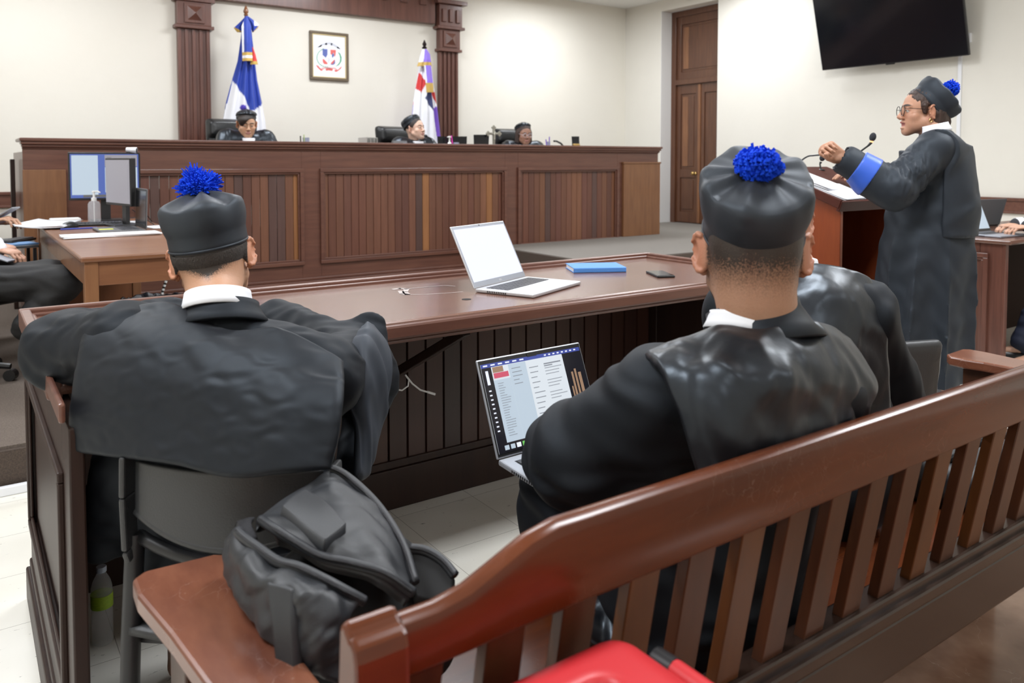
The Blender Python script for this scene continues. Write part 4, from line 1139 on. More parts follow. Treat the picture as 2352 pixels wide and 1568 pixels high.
# ------------------------------------------------------------------ man on the bench with the laptop (centre)
def man_bench():
    f = (.40, .917)
    J = seat_joints((1.118, .865, 1.035), f, (1.10, .955, .555), .185, [(.925, 1.095, .80), (1.36, .98, .76)], [(1.06, 1.31, .715), (1.27, 1.27, .715)],
                    kn=[(1.105, 1.40, .560), (1.37, 1.36, .550)])
    J['shl'] = (.978, .945, .930); J['shr'] = (1.215, .835, .940)
    root = thing('person', 'person from behind in a bulky pleated cap with round blue pompom, bent over a laptop', 'person', (1.10, .955, 0))
    C = (1.135, .895, 1.168); s = 1.05; R = frame((.70, .71, 0)) @ rotx(math.radians(-4))
    hl = lambda x, y, z: np.clip((z + .075) / .085, 0, 1) ** .9 * .9 * np.clip((.05 - y) / .03, 0, 1)
    T = make_body(root, J, C, R, s, (.40, .215, .135), hh=.0022, neck_r=.060, colorkw=dict(hair=.92, hairline=hl, beard=.95, flush=.7),
                  hands=[dict(W=J['wrl'], R=frame((.3, .95, -.1)), side=1, curl=(.25, .35, .3)), dict(W=J['wrr'], R=frame((-.2, .95, -.1)), side=-1, curl=(.25, .35, .3))])
    def extra(Fd):
        Fd.cap((.925, 1.095, .795), (.97, 1.20, .75), .09, .08, .04)
        Fd.cap((1.10, 1.0, .56), (1.22, .90, .50), .10, .07, .05)
        Fd.cap((1.10, 1.38, .52), (1.10, 1.44, .30), .07, .06, .04)
    Fd = robe_field(J, .0055, wide=.07, rt=.120, sq=.66, sl=(.078, .092, .075), extra=extra, skirt=.080, shoulder=.072)
    make_robe(root, Fd, 'gown', [dict(amp=.004, seed=14, scale=.11), dict(amp=.006, seed=19, scale=.07, stretch=((.1, .8, .2), .3), ridge=False)])
    G = [[(1478, 803, 1.30), (1560, 771, 1.31), (1655, 737, 1.31), (1760, 748, 1.28), (1870, 735, 1.36), (1960, 775, 1.45)],
         [(1506, 830, 1.235), (1590, 828, 1.215), (1680, 820, 1.205), (1780, 815, 1.215), (1890, 810, 1.28), (2006, 838, 1.41)],
         [(1534, 900, 1.20), (1620, 900, 1.175), (1710, 895, 1.17), (1810, 885, 1.19), (1910, 880, 1.26), (2027, 888, 1.38)],
         [(1565, 985, 1.19), (1650, 985, 1.155), (1740, 975, 1.17), (1835, 965, 1.215), (1930, 955, 1.285), (2008, 950, 1.36)],
         [(1600, 1105, 1.20), (1680, 1085, 1.165), (1760, 1070, 1.175), (1850, 1052, 1.225), (1935, 1038, 1.285), (1995, 1030, 1.36)]]
    panel('satin_cape', G, 'satin', root, .008, (120, 130), [dict(amp=.0042, seed=31, scale=.13), dict(amp=.0034, seed=36, scale=.075, n=5, mask=lambda u, v: .3 + .9 * np.exp(-((u - .62) / .25) ** 2 - ((v - .5) / .3) ** 2)), dict(amp=.0007, seed=38, scale=.03)])
    n = Vector(J['neck']); Rc = frame((.6, .8, 0)) @ rotx(math.radians(-14))
    collar(root, n + Vector((-.008, .012, .000)), Rc @ roty(math.radians(8)), .070, .071, .030, .008, 'shirt', 'shirt_collar', .004, .3)
    collar(root, n + Vector((.012, .004, -.026)), Rc @ roty(math.radians(-9)) @ rotx(math.radians(-6)), .078, .082, .072, .030, 'cape', 'jacket_collar', .006, 1.1)
    Rcap = R @ rotx(math.radians(34))
    cap_mesh(root, T(0, -.004, .038), Rcap, .0845, .104, .106, bulge=.009, pleats=8, top=(0, 0), seed=11, amp=.0045, dome=.012)
    pompom(Vector(T(0, -.004, .038)) + Rcap @ Vector((0, .0, .132)), .035, root, seed=8, ragged=.0, n=520, squash=(1.08, 1.0, .85), wool=2.2)
    spectacles(root, T, 'specw', .025, .019)
    return root
man_bench()

# ------------------------------------------------------------------ man further along the bench (right, mostly hidden)
def man_far():
    J = seat_joints((1.69, 1.205, 1.055), (.50, .866), (1.66, 1.14, .555), .195, [(1.67, 1.37, .80), (1.96, 1.13, .76)], [(1.62, 1.58, .70), (2.0, 1.42, .70)], thigh=.42)
    J['shl'] = (1.575, 1.275, .965); J['shr'] = (1.835, 1.115, .955)
    root = thing('person', 'person in a dark satin gown farther along the bench, head hidden by the bulky cap', 'person', (1.66, 1.14, 0))
    C = (1.688, 1.262, 1.175); R = frame((.86, .50, 0)) @ rotx(math.radians(-8))
    hl = lambda x, y, z: np.clip((z + .05) / .03, 0, 1) * np.clip((.04 - y) / .03, 0, 1)
    T = make_body(root, J, C, R, .95, (.52, .29, .20), hh=.003, colorkw=dict(hair=1, hairline=hl),
                  hands=[dict(W=J['wrl'], R=frame((.3, .95, -.1)), side=1), dict(W=J['wrr'], R=frame((-.2, .95, -.1)), side=-1)])
    def extra(Fd): Fd.cap((2.0, 1.12, .74), (2.05, 1.08, .58), .07, .06, .04)
    Fd = robe_field(J, .0065, wide=.10, rt=.118, sq=.70, sl=(.076, .080, .066), skirt=.10, extra=extra)
    make_robe(root, Fd, 'gown', [dict(amp=.005, seed=41, scale=.12), dict(amp=.004, seed=43, scale=.06, stretch=((0, 0, 1), .35))])
    G = [[(1640, 690, 2.02), (1740, 640, 1.97), (1838, 604, 1.93), (1930, 604, 1.93), (2003, 637, 1.97)], [(1622, 760, 1.93), (1730, 710, 1.86), (1840, 680, 1.83), (1940, 680, 1.84), (2032, 700, 1.92)],
         [(1620, 850, 1.88), (1730, 810, 1.80), (1850, 790, 1.78), (1950, 790, 1.81), (2046, 790, 1.89)], [(1630, 960, 1.88), (1740, 950, 1.80), (1860, 945, 1.78), (1960, 945, 1.81), (2053, 935, 1.89)], [(1640, 1040, 1.88), (1740, 1030, 1.80), (1860, 1030, 1.78), (1960, 1030, 1.81), (2050, 1020, 1.88)]]
    panel('cape', G, 'satin', root, .008, (80, 90), [dict(amp=.0040, seed=51, scale=.16), dict(amp=.0012, seed=54, scale=.06)])
    cap_mesh(root, T(0, -.012, .035), R @ rotx(math.radians(14)), .083, .100, .075, bulge=.006, pleats=11, seed=15, dome=.012)
    spectacles(root, T, 'specw', .024, .018)
    n = Vector(J['neck']); collar(root, n + Vector((0, .01, .0)), frame((.7, .7, 0)) @ rotx(math.radians(-15)), .062, .065, .03, .006, 'shirt', 'shirt_collar', .004, .3)
man_far()

# ------------------------------------------------------------------ woman speaking at the lectern
def woman():
    f = (-.447, .894, 0)
    n = (3.835, 1.965, 1.455)
    J = {'f': f, 'neck': n, 'pelvis': (3.84, 1.945, .90), 'shl': (3.685, 1.893, 1.385), 'shr': (3.99, 2.045, 1.385),
         'ell': (3.478, 1.965, 1.205), 'wrl': (3.345, 2.145, 1.345), 'elr': (4.10, 2.20, 1.16), 'wrr': (4.06, 2.43, 1.245),
         'hipl': (3.76, 1.90, .86), 'hipr': (3.92, 1.985, .86), 'knl': (3.75, 1.93, .48), 'knr': (3.90, 2.0, .48), 'anl': (3.75, 1.90, .09), 'anr': (3.90, 1.97, .09), 'toel': (3.68, 2.03, .045), 'toer': (3.83, 2.10, .045)}
    root = thing('person', 'person standing at the lectern speaking, black gown with blue cuff, spectacles and tilted cap', 'person', (3.84, 1.945, 0))
    C = (3.842, 2.030, 1.562); fh = Vector((-.735, .678, 0)); R = frame(fh) @ rotx(math.radians(2))
    T = make_body(root, J, C, R, .99, (.50, .265, .17), hh=.0024, neck_r=.052, headkw=dict(mouth=1.0, jaw=1.04, ears=.8), colorkw=dict(flush=.4, lip=(.42, .13, .12)),
                  hands=[dict(W=(3.345, 2.145, 1.345), arm=J['ell'], R=frame((-.80, .55, .62)) @ roty(math.radians(70)), side=1, curl=(1.25, 1.45, .9), spread=.04, thumb=(.15, .75), s=.95),
                         dict(W=J['wrr'], R=frame((-.4, .8, .2)), side=-1, curl=(.3, .4, .3))])
    add_eyes(root, T, .99)
    # hair
    Rn = np.array(R); H = Field(V3(*C) - .19, V3(*C) + .17, .003)
    E = lambda c, r, k=.02, op='u': H.ell(T(*c), r, Rn, k, op)
    E((0, -.018, .050), (.083, .104, .086)); E((0, -.060, -.03), (.070, .050, .075), .03)
    H.cap(T(.052, -.060, -.03), T(.045, -.062, -.115), .030, .014, .03); H.cap(T(-.056, -.035, -.01), T(-.052, -.045, -.098), .028, .017, .03); H.cap(T(0, -.08, -.05), T(0, -.095, -.12), .04, .02, .03)
    E((0, .09, -.01), (.062, .085, .092), .012, 's'); 
    for x in (-1, 1): E((x * .09, -.001, 0), (.03, .022, .036), .008, 's'); H.cap(T(x * .078, .024, .03), T(x * .073, .020, .0), .014, .010, .01)
    P, F = H.mesh(); P = grow(P, F, amp=.002, seed=3, scale=.012, stretch=((0, 0, 1), .1)); soft('hair', P, F, 'hairb', root)
    spectacles(root, T, 'specs', .025, .023)
    MB().tube([T(-.0845, -.003 + .006 * math.cos(a), -.040 + .008 * math.sin(a)) for a in np.linspace(0, 6.28, 14)[:-1]], .0016, 6, close=True).build('earring', 'brass', root, smooth='auto')
    # gown: shaped robe with pleats falling from the yoke
    cen = lambda z: (3.855 - .02 * (1.3 - z), 1.955 + .02 * (1.3 - z))
    def robe(Fd):
        fv = V3(*f)
        def fn(X, Y, Z):
            t = np.clip((1.34 - Z) / 1.10, 0, 1)
            cx = 3.822 - .034 * t; cy = 1.975 + .024 * t
            dx = X - cx; dy = Y - cy; th = np.arctan2(dy, dx)
            rad = .143 + .054 * np.clip(t * 3.2, 0, 1) + .032 * t
            w = np.clip((1.02 - Z) / .35, 0, 1)
            rad = rad + w * (.022 * (1 - 2.0 * np.abs(np.sin(4.5 * th + .5 * np.sin(2 * th))) ** .6) + .010 * np.cos(7 * th + 1.0)) - .012 * np.exp(-((Z - 1.0) / .07) ** 2)
            d = (np.sqrt(dx ** 2 + dy ** 2) - rad) * .8
            return np.maximum(d, np.maximum(.30 + .02 * np.cos(th) - Z, Z - 1.38)).astype(np.float32)
        Fd.put(fn, (3.5, 1.6, .25), (4.25, 2.35, 1.42), .05)
    K = {k: v for k, v in J.items()}
    Fd = Field((3.2, 1.6, .2), (4.3, 2.6, 1.55), .0075)
    robe(Fd); up = V3(0, 0, 1); V = lambda k: V3(*J[k])
    for a_ in 'lr': Fd.cap(V('neck') - up * .03, V('sh' + a_), .055, .075, .05)
    Fd.cap(V('shl'), V('ell'), .085, .088, .04); Fd.cap(V('ell'), V('ell') * .12 + V('wrl') * .88, .086, .070, .03)
    Fd.cap(V('ell') - up * .01, V('ell') * .5 + V('wrl') * .5 - up * .045, .085, .06, .03)
    Fd.cap(V('shr'), V('elr'), .085, .085, .04); Fd.cap(V('elr'), V('wrr'), .085, .075, .03)
    Fd.cap((3.868, 1.93, 1.33), (3.885, 1.93, 1.10), .09, .105, .06); Fd.cap((3.76, 1.90, 1.36), (3.80, 1.90, 1.12), .085, .12, .05)
    # opening of the sleeve
    Fd.cap(V('ell') * .12 + V('wrl') * .88, V('wrl') * 1.3 - V('ell') * .3, .054, .06, .004, None, 's')
    P, F = Fd.mesh(0)
    arm = np.exp(-(np.linalg.norm(P - (V('ell') * .72 + V('shl') * .28), axis=1) / .10) ** 2)
    P = grow(P, F, amp=.004, seed=61, scale=.11); P = grow(P, F, amp=.011, seed=64, scale=.055, stretch=((.3, .2, 1), .35), ridge=True, n=4, mask=arm)
    soft('gown', P, F, 'gowng', root)
    a = V('ell') * .52 + V('wrl') * .48; b = V('ell') * .22 + V('wrl') * .78
    ax = (V('wrl') - V('ell')); ax /= np.linalg.norm(ax)
    Bc = Field((3.2, 1.75, 1.05), (3.62, 2.35, 1.5), .0045)
    Bc.cap(V('ell'), V('ell') * .12 + V('wrl') * .88, .0925, .0765, .0); Bc.cap(V('ell') - up * .01, V('ell') * .5 + V('wrl') * .5 - up * .045, .0915, .0665, .03)
    Bc.full(lambda F_, X, Y, Z: np.maximum(F_, np.abs((X - V('ell')[0]) * ax[0] + (Y - V('ell')[1]) * ax[1] + (Z - V('ell')[2]) * ax[2] - .148) - .040))
    P, F = Bc.mesh(); soft('blue_cuff', P, F, 'bluecuff', root)
    # cape over the back
    L, r, ff, nn = local_axes(J)
    F0 = Fd.F.copy()
    def reg(x, y, z): return box(np.abs(x) - .205, y + .035 - .10 * np.clip(z + .16, 0, .2) * 2.2, -.475 - z, .062 - np.sqrt(x ** 2 + y ** 2 + np.minimum(z - .02, 0) ** 2), z - .02)
    Fd.full(lambda F_, X, Y, Z: np.maximum(F_ - .014, reg(*L(X, Y, Z)))); P, F = Fd.mesh(0); P = grow(P, F, amp=.003, seed=71, scale=.12)
    soft('cape', P, F, 'gowng', root)
    Rc = frame((-.62, .78, 0)) @ rotx(math.radians(-12))
    collar(root, Vector(n) + Vector((0, .006, .010)), Rc, .060, .064, .040, .010, 'shirt', 'shirt_collar', .004, .55)
    Rcap = R @ rotx(math.radians(49))
    cap_mesh(root, T(0, -.012, .030), Rcap, .088, .104, .096, bulge=.010, pleats=6, seed=21, amp=.005, dome=.014, m='gowng')
    pompom(T(-.018, -.108, .118), .038, root, seed=18, ragged=.0, n=420, wool=2.2)
    for x in (-1, 1):
        j = 'l' if x < 0 else 'r'; MB().ball(np.array(J['toe' + j]) + V3(.02, -.045, .0), (.045, .12, .045), 8, frame(f)).build('shoe', 'shoe', root, smooth=True)
woman()

# ------------------------------------------------------------------ the judges
def judge(px, hC, fh, pitch, body_f, label, hair, tone, capk, pom=None, glasses=None, bob=False, long_=False, shz=.10, shirt=True):
    n = Vector((hC[0], hC[1], hC[2] - .155)) - Vector((body_f[0], body_f[1], 0)).normalized() * .03
    bf = Vector((body_f[0], body_f[1], 0)).normalized(); r = Vector((bf.y, -bf.x, 0)); fl = P2 + .12
    pel = n - bf * .03; pel.z = fl + .50
    el = [n - r * .26 + bf * .12 + Vector((0, 0, -.24)), n + r * .26 + bf * .12 + Vector((0, 0, -.24))]
    for e in el: e.z = max(e.z, 1.36)
    wr = [n - r * .14 + bf * .36, n + r * .14 + bf * .36]
    for e in wr: e.z = 1.37
    J = seat_joints(tuple(n), bf, tuple(pel), .185, el, wr, floor=fl, knee_h=.50, thigh=.42)
    for a_ in 'lr': q_ = J['sh' + a_]; J['sh' + a_] = (q_[0], q_[1], hC[2] - shz)
    root = thing('person', label, 'person', (pel.x, pel.y, fl), 0)
    R = frame(Vector((fh[0], fh[1], 0))) @ rotx(math.radians(pitch))
    T = make_body(root, J, hC, R, 1.0, tone, hh=.003, hb=.012, neck_r=.05, colorkw=dict(flush=.4, lip=(.50, .24, .20)),
                  hands=[dict(W=tuple(wr[0]), R=frame(bf), side=1), dict(W=tuple(wr[1]), R=frame(bf), side=-1)])
    add_eyes(root, T, 1.0)
    Rn = np.array(R); H = Field(V3(*hC) - .21, V3(*hC) + .17, .004)
    E = lambda c, rr, k=.02, op='u': H.ell(T(*c), rr, Rn, k, op)
    E((0, -.016, .046), (.084, .104, .090))
    if long_:
        for x in (-1, 1): H.cap(T(x * .070, -.01, .02), T(x * .078, .01, -.12), .034, .030, .03); 
        H.cap(T(0, -.07, 0), T(0, -.075, -.12), .07, .06, .03)
        E((.01, .105, -.02), (.052, .075, .090), .012, 's')
    elif bob:
        E((.028, .052, .060), (.062, .054, .040), .02); E((.05, .06, .035), (.030, .035, .035), .02); E((0, -.07, -.03), (.055, .04, .06), .02)
        E((-.026, .105, -.012), (.060, .075, .088), .012, 's'); E((0, .105, -.045), (.058, .075, .062), .012, 's')
    else:
        E((0, .100, -.005), (.066, .085, .094), .012, 's')
    for x in (-1, 1):
        if not long_: E((x * .088, .0, -.004), (.026, .022, .034), .006, 's')
    P, F = H.mesh(); soft('hair', P, F, hair, root)
    Fd = robe_field(J, .011, wide=.11, rt=.125, sl=(.075, .08, .07), skirt=0)
    P, F = Fd.mesh(); P = grow(P, F, amp=.006, seed=int(px), scale=.10); soft('gown', P, F, 'satin', root)
    # white shirt front, tie
    wv = (Vector((0, 0, 1)) - bf * .30).normalized()
    if shirt: MB().prism([(-.058, .035), (.058, .035), (.050, -.02), (.022, -.17), (-.022, -.17), (-.050, -.02)], tuple(n + bf * .074 + Vector((0, 0, -.004))), tuple(r), tuple(wv), tuple(bf), .045).build('shirt_front', 'shirt', root, bev=.006)
    collar(root, n + Vector((0, 0, .0)) + bf * .012, frame(bf) @ rotx(math.radians(-12)), .054, .058, .036, .012, 'shirt', 'shirt_collar', .004, .22)
    cap_mesh(root, T(*capk[0]), R @ rotx(math.radians(capk[1])), .090, .106, capk[2], bulge=.006, pleats=8, seed=int(px) % 17, m='satin', dome=.036)
    if pom: pompom(T(*pom), .030, root, 'pomp', n=220, seed=2)
    if glasses: spectacles(root, T, glasses, .025, .019)
    return root, T, n, bf
r1_, T1, n1, b1 = judge(3, (2.262, 7.62, 1.672), (-.12, -1), -14, (-.05, -1), 'person in a judge gown seated in front of the blue and white flag, looking down', 'hair', (.56, .33, .21), ((-.0, -.03, .055), 20, .045), pom=(.015, -.12, .14), bob=True, shz=.125)
M['tie'] = mat('dark_tie', (.03, .02, .03), .5)
MB().beam(tuple(n1 + b1 * .115 + Vector((0, 0, -.055))), tuple(n1 + b1 * .14 + Vector((0, 0, -.18))), .034, .02).build('tie', 'tie', r1_)
r2_, T2, n2, b2_ = judge(8, (4.052, 7.62, 1.668), (.38, -.92), 6, (.05, -1), 'person in a judge gown with pale blue tie seated before the purple and white flag', 'hair', (.64, .42, .32), ((0, -.035, .045), 24, .075), shz=.165)
M['tieb'] = mat('pale_blue_tie', (.30, .38, .52), .5)
MB().beam(tuple(n2 + b2_ * .115 + Vector((.01, 0, -.045))), tuple(n2 + b2_ * .14 + Vector((.02, 0, -.18))), .045, .02).build('tie', 'tieb', r2_)
judge(12, (5.485, 7.62, 1.640), (-.20, -.96), -10, (-.15, -1), 'person with chin-length dark hair and white spectacles seated right of the crucifix', 'hairb', (.36, .19, .13), ((0, -.04, .06), 26, .04), glasses='specw', long_=True, shz=.15, shirt=False)

# ------------------------------------------------------------------ the clerks at the left edge, the lawyer at the right edge
def clerk(label, pel, neck, f, hands_at, kn=None, an=None, trousers='trouser', top='shirt', floor=P1, tone=(.45, .25, .17), side=1, hand_dir=None, cuffs=False):
    J = seat_joints(neck, f, pel, .18, hands_at[0], hands_at[1], floor=floor)
    if kn: J['knl'], J['knr'] = kn
    if an:
        J['anl'], J['anr'] = an
        for a in 'lr': J['toe' + a] = tuple(np.array(J['an' + a]) + V3(f[0], f[1], 0) / math.hypot(*f[:2]) * .13 - V3(0, 0, .05))
    root = thing('person', label, 'person', (pel[0], pel[1], floor))
    C = (neck[0] + f[0] * .03, neck[1] + f[1] * .03, neck[2] + .165); R = frame((f[0], f[1], 0))
    hd = frame(hand_dir or (f[0], f[1], -.1))
    T = make_body(root, J, C, R, 1, tone, hh=.004, hb=.009, hands=[dict(W=J['wrl'], arm=J['ell'], R=hd, side=1, curl=(.5, .7, .5)), dict(W=J['wrr'], arm=J['elr'], R=hd, side=-1, curl=(.5, .7, .5))])
    H = Field(V3(*C) - .2, V3(*C) + .17, .006); H.ell(T(0, -.016, .046), (.086, .106, .092), np.array(R)); H.ell(T(0, .1, -.01), (.066, .085, .094), np.array(R), .012, 's'); P, F = H.mesh(); soft('hair', P, F, 'hair', root)
    V = lambda k: V3(*J[k])
    if cuffs:
        for a in 'lr': e_ = V('wr' + a) - V('el' + a); e_ = e_ / np.linalg.norm(e_); MB().cyl(tuple(V('wr' + a) - e_ * .035), tuple(V('wr' + a) + e_ * .012), .046, .044, 20).build('shirt_cuff', 'shirt', root, smooth='auto')
    Fd = robe_field(J, .009, wide=.09, rt=.115, sl=(.058, .055, .044), skirt=0, shoulder=.06); soft('jacket' if top != 'shirt' else 'blouse', *Fd.mesh(), top, root)
    lo = np.minimum.reduce([V(k) for k in ('hipl', 'hipr', 'knl', 'knr', 'anl', 'anr')]) - .2; hi = np.maximum.reduce([V(k) for k in ('hipl', 'hipr', 'knl', 'knr', 'anl', 'anr')]) + .2
    Tr = Field(lo, hi, .008)
    for a in 'lr': Tr.cap(V('hip' + a), V('kn' + a), .105, .082, .04); Tr.cap(V('kn' + a), V('an' + a) * .92 + V('kn' + a) * .08, .085, .075, .03)
    Tr.cap(V('hipl'), V('hipr'), .12, .12, .04)
    P, F = Tr.mesh(); P = grow(P, F, amp=.006, seed=5, scale=.09); soft('trousers', P, F, trousers, root)
    for a in 'lr':
        d = (V('toe' + a) - V('an' + a)); d[2] = 0
        MB().ball(V('toe' + a) * .65 + V('an' + a) * .35 - V3(0, 0, .025), (.040, .115, .032), 8, frame(tuple(d))).build('shoe', 'shoe', root, smooth=True)
    return J
clerk('person in black trousers on the office chair at the left edge, hand with pink nails', (-.06, 5.05, .70), (-.14, 5.12, 1.22), (.82, -.57), ([(-.02, 5.3, .92), (-.02, 4.95, .92)], [(.165, 5.20, .875), (.17, 5.02, .865)]),
      kn=[(.40, 4.86, .72), (.45, 4.72, .70)], an=[(.40, 4.72, .34), (.27, 4.74, .47)], hand_dir=(.82, -.5, -.25))
clerk('person behind the office chair at the left edge holding up a silver phone', (-.42, 5.95, .70), (-.40, 5.9, 1.25), (.75, -.66), ([(-.25, 5.85, .98), (-.15, 5.70, .95)], [(.05, 5.80, .965), (.16, 5.62, .965)]), tone=(.52, .30, .20), hand_dir=(.82, -.4, .25))
clerk('person in a dark suit typing at the right edge desk, white shirt cuff showing', (6.02, 1.78, .50), (5.98, 1.82, 1.10), (-.55, .83), ([(5.80, 2.06, .945), (6.08, 2.16, .935)], [(5.60, 2.27, .915), (5.70, 2.38, .915)]),
      trousers='navyt', top='suit', floor=0, tone=(.55, .32, .22), cuffs=True, hand_dir=(-.80, .58, -.12), kn=[(5.60, 2.05, .55), (5.78, 2.2, .55)], an=[(5.42, 2.13, .13), (5.62, 2.30, .13)])

# ================================================================== SMALLER THINGS
def at(px, py, Y):
    """measured picture point -> the point where its sight line meets the plane y = Y"""
    d = _Fv + _Rv * ((px - 1176) / 1830) - _Uv * ((py - _CY) / 1830); t = Y / d.y
    return Vector((d.x * t, Y, 1.33 + d.z * t))

def az(px, py, z):
    d = _Fv + _Rv * ((px - 1176) / 1830) - _Uv * ((py - _CY) / 1830); t = (z - 1.33) / d.z
    return Vector((d.x * t, d.y * t, z))
st = MB()
for path, wd in ((((904, 664), (918, 662), (934, 663), (930, 670), (936, 676), (924, 674), (920, 668)), .010), (((934, 663), (975, 659), (1022, 655), (1045, 657)), .0035), (((936, 676), (975, 676), (1020, 673), (1062, 670)), .003)):
    q_ = [az(x, y, DT + .0007) for x, y in path]
    for a, b2 in zip(q_[:-1], q_[1:]):
        t_ = (b2 - a).normalized(); s_ = t_.cross(Vector((0, 0, 1))) * wd; e_ = t_ * wd * .5
        st.add([tuple(a - s_ - e_), tuple(a + s_ - e_), tuple(b2 + s_ + e_), tuple(b2 - s_ + e_)], [(0, 1, 2, 3)])
st.build('varnish_stain', 'stain', cd)
# ------------------------------------------------------------------ laptops
def emis(name, c, e, rough=.3):
    return mat(name, tuple(q * .1 for q in c), rough, emit=(c, e))
M['scr_white'] = emis('white_screen_glow', (.80, .84, 1.0), 1.05, .15)  # on the desk laptop this glow stands for a reflected sheen
M['scr_blue'] = emis('lit_screen_blue', (.10, .16, .50), .8)
M['scr_pale'] = emis('lit_screen_pale_blue', (.62, .74, .86), .75)
M['scr_page'] = emis('lit_screen_page', (.78, .84, .90), .85)
M['scr_text'] = emis('lit_screen_text', (.35, .38, .44), .6)
M['scr_red'] = emis('lit_screen_red', (.80, .12, .20), .7)
M['scr_dark'] = emis('lit_screen_dark', (.012, .012, .02), .6)
M['scr_green'] = emis('lit_screen_green', (.20, .70, .15), .8)
M['scr_yellow'] = emis('lit_screen_yellow', (.85, .70, .15), .8)
M['scr_navy'] = emis('lit_screen_navy', (.06, .09, .40), .8)
M['scr_brown'] = emis('finger_and_screen_brown', (.45, .28, .18), .7)
M['scr_grey'] = emis('lit_screen_grey', (.52, .50, .56), .55)
M['keys'] = mat('dark_keys', (.05, .052, .06), .45)
M['silverd'] = mat('dark_silver_shell', (.36, .38, .43), .38, metal=.5)

def laptop(label, loc, rz, w=.357, d=.24, open_=115, shell='silver', bezel='grey', screen='scr_white', lid_d=None, keyc='keys', rot=None, group=None, bz=(.010, .014, .022), notch=False, keymargin=.03, deck=None):
    t = thing('laptop', label, 'laptop', loc, rz, group, rot); L = dict(parent=t, world=False); lid_d = lid_d or d
    MB().box(-w / 2, w / 2, -d, 0, 0, .013).build('base', shell, bev=.004, **L)
    kb = MB(); kw = w - 2 * keymargin; n = 14; rows = 5; kx = kw / n; ky = .093 / rows; y0 = -.028
    for r_ in range(rows):
        for c_ in range(n):
            if r_ == rows - 1 and 3 < c_ < 9:
                if c_ == 4: kb.box(-kw / 2 + 4 * kx, -kw / 2 + 9 * kx - .002, y0 - (r_ + 1) * ky + .0015, y0 - r_ * ky - .0012, .013, .0148)
                continue
            kb.box(-kw / 2 + c_ * kx, -kw / 2 + (c_ + 1) * kx - .0034, y0 - (r_ + 1) * ky + .002, y0 - r_ * ky - .0012, .013, .0148)
    if deck: MB().box(-kw / 2 - .003, kw / 2 + .003, y0 - .096, y0 + .003, .0128, .0134).build('key_well', deck, **L)
    kb.build('keyboard', keyc, **L)
    MB().box(-.055, .055, -d + .012, -d + .078, .0128, .0135).build('touchpad', deck and 'silverd' or shell, bev=.0004, **L)
    v = MB()
    for i in range(11): v.box(-w / 2 - .0006, -w / 2 + .002, -.055 - i * .0075, -.051 - i * .0075, .003, .009)
    v.build('side_vent', 'black', **L)
    a = math.radians(open_ - 90); Rl = rotx(-a)          # lid leans back about the hinge
    def lp(x, z, y=0): return tuple(Vector((0, .002, .012)) + Rl @ Vector((x, y, z)))
    def slab(x0, x1, z0, z1, y0_, y1_):
        return MB().add([lp(x, z, y) for z in (z0, z1) for y in (y0_, y1_) for x in (x0, x1)], [(0, 2, 3, 1), (4, 5, 7, 6), (0, 1, 5, 4), (2, 6, 7, 3), (0, 4, 6, 2), (1, 3, 7, 5)])
    lid = slab(-w / 2, w / 2, 0, lid_d, 0, .006).build('lid', shell, bev=.003, **L)
    slab(-w / 2 + .003, w / 2 - .003, .004, lid_d - .003, -.0008, .001).build('bezel', bezel, parent=lid, world=False)
    sx, st, sb = bz
    s_ = slab(-w / 2 + sx, w / 2 - sx, sb, lid_d - st, -.0016, -.0006).build('screen', screen, parent=lid, world=False)
    slab(-.003, .003, lid_d - st * .5 - .002, lid_d - st * .5 + .002, -.0016, 0).build('webcam', 'black', parent=lid, world=False)
    return t, lp, lid, slab
# silver laptop on the counsel desk
lt1, lp1, lid1, slab1 = laptop('open silver laptop with a white screen on the counsel desk', (1.668, 2.445, DT + .001), math.radians(-(-23.4)) if False else math.radians(-23.4) * -1 * -1 if False else 0, .357, .24, 116, bezel='silverd', screen='scr_white')
lt1.rotation_euler = (0, 0, math.atan2(.143, .33)); lt1.location = (1.662, 2.448, DT + .001)
fc = bpy.data.curves.new('maker_badge', 'FONT'); fc.body = 'DELL'; fc.size = .0085; fc.align_x = 'CENTER'; fc.extrude = .0001
fo = bpy.data.objects.new('maker_badge', fc); COL.objects.link(fo); fo.parent = lid1
Rl_ = rotx(-math.radians(26)); fo.location = lp1(0, .0085, -.0012); fo.rotation_euler = (Rl_ @ rotx(PI / 2)).to_euler(); fc.materials.append(M['white'])
bpy.context.view_layer.update(); fm_ = bpy.data.meshes.new_from_object(fo.evaluated_get(bpy.context.evaluated_depsgraph_get()))
fo2 = bpy.data.objects.new('maker_badge', fm_); COL.objects.link(fo2); fo2.parent = lid1; fo2.location = fo.location; fo2.rotation_euler = fo.rotation_euler; bpy.data.objects.remove(fo); fo2.name = 'maker_badge'

# aluminium laptop on the lap, with open windows
M['alu'] = mat('aluminium_shell', (.50, .52, .57), .38, metal=.5)
lt2, lp2, lid2, slab2 = laptop('open laptop with a mail window on screen, resting on the lap of the bench man', (1.165, 1.462, .648), 0, .315, .222, 116, shell='alu', bezel='black', screen='scr_page', deck='black', bz=(.007, .012, .010))
lt2.rotation_euler = (math.radians(4), 0, math.radians(2)); lt2.location = (1.128, 1.452, .655)
W2, H2 = .315, .222
def sq(u0, u1, v0, v1, m, name, lay=0):
    """rectangle on the screen: u from left, v from top, 0..1"""
    sx0, sx1 = -W2 / 2 + .007, W2 / 2 - .007; z1, z0 = H2 - .012, .010
    X = lambda u: sx0 + (sx1 - sx0) * u; Z = lambda v: z1 - (z1 - z0) * v
    y = -.0018 - .0003 * lay
    return (X(u0), X(u1), Z(v1), Z(v0), y, y + .0002)
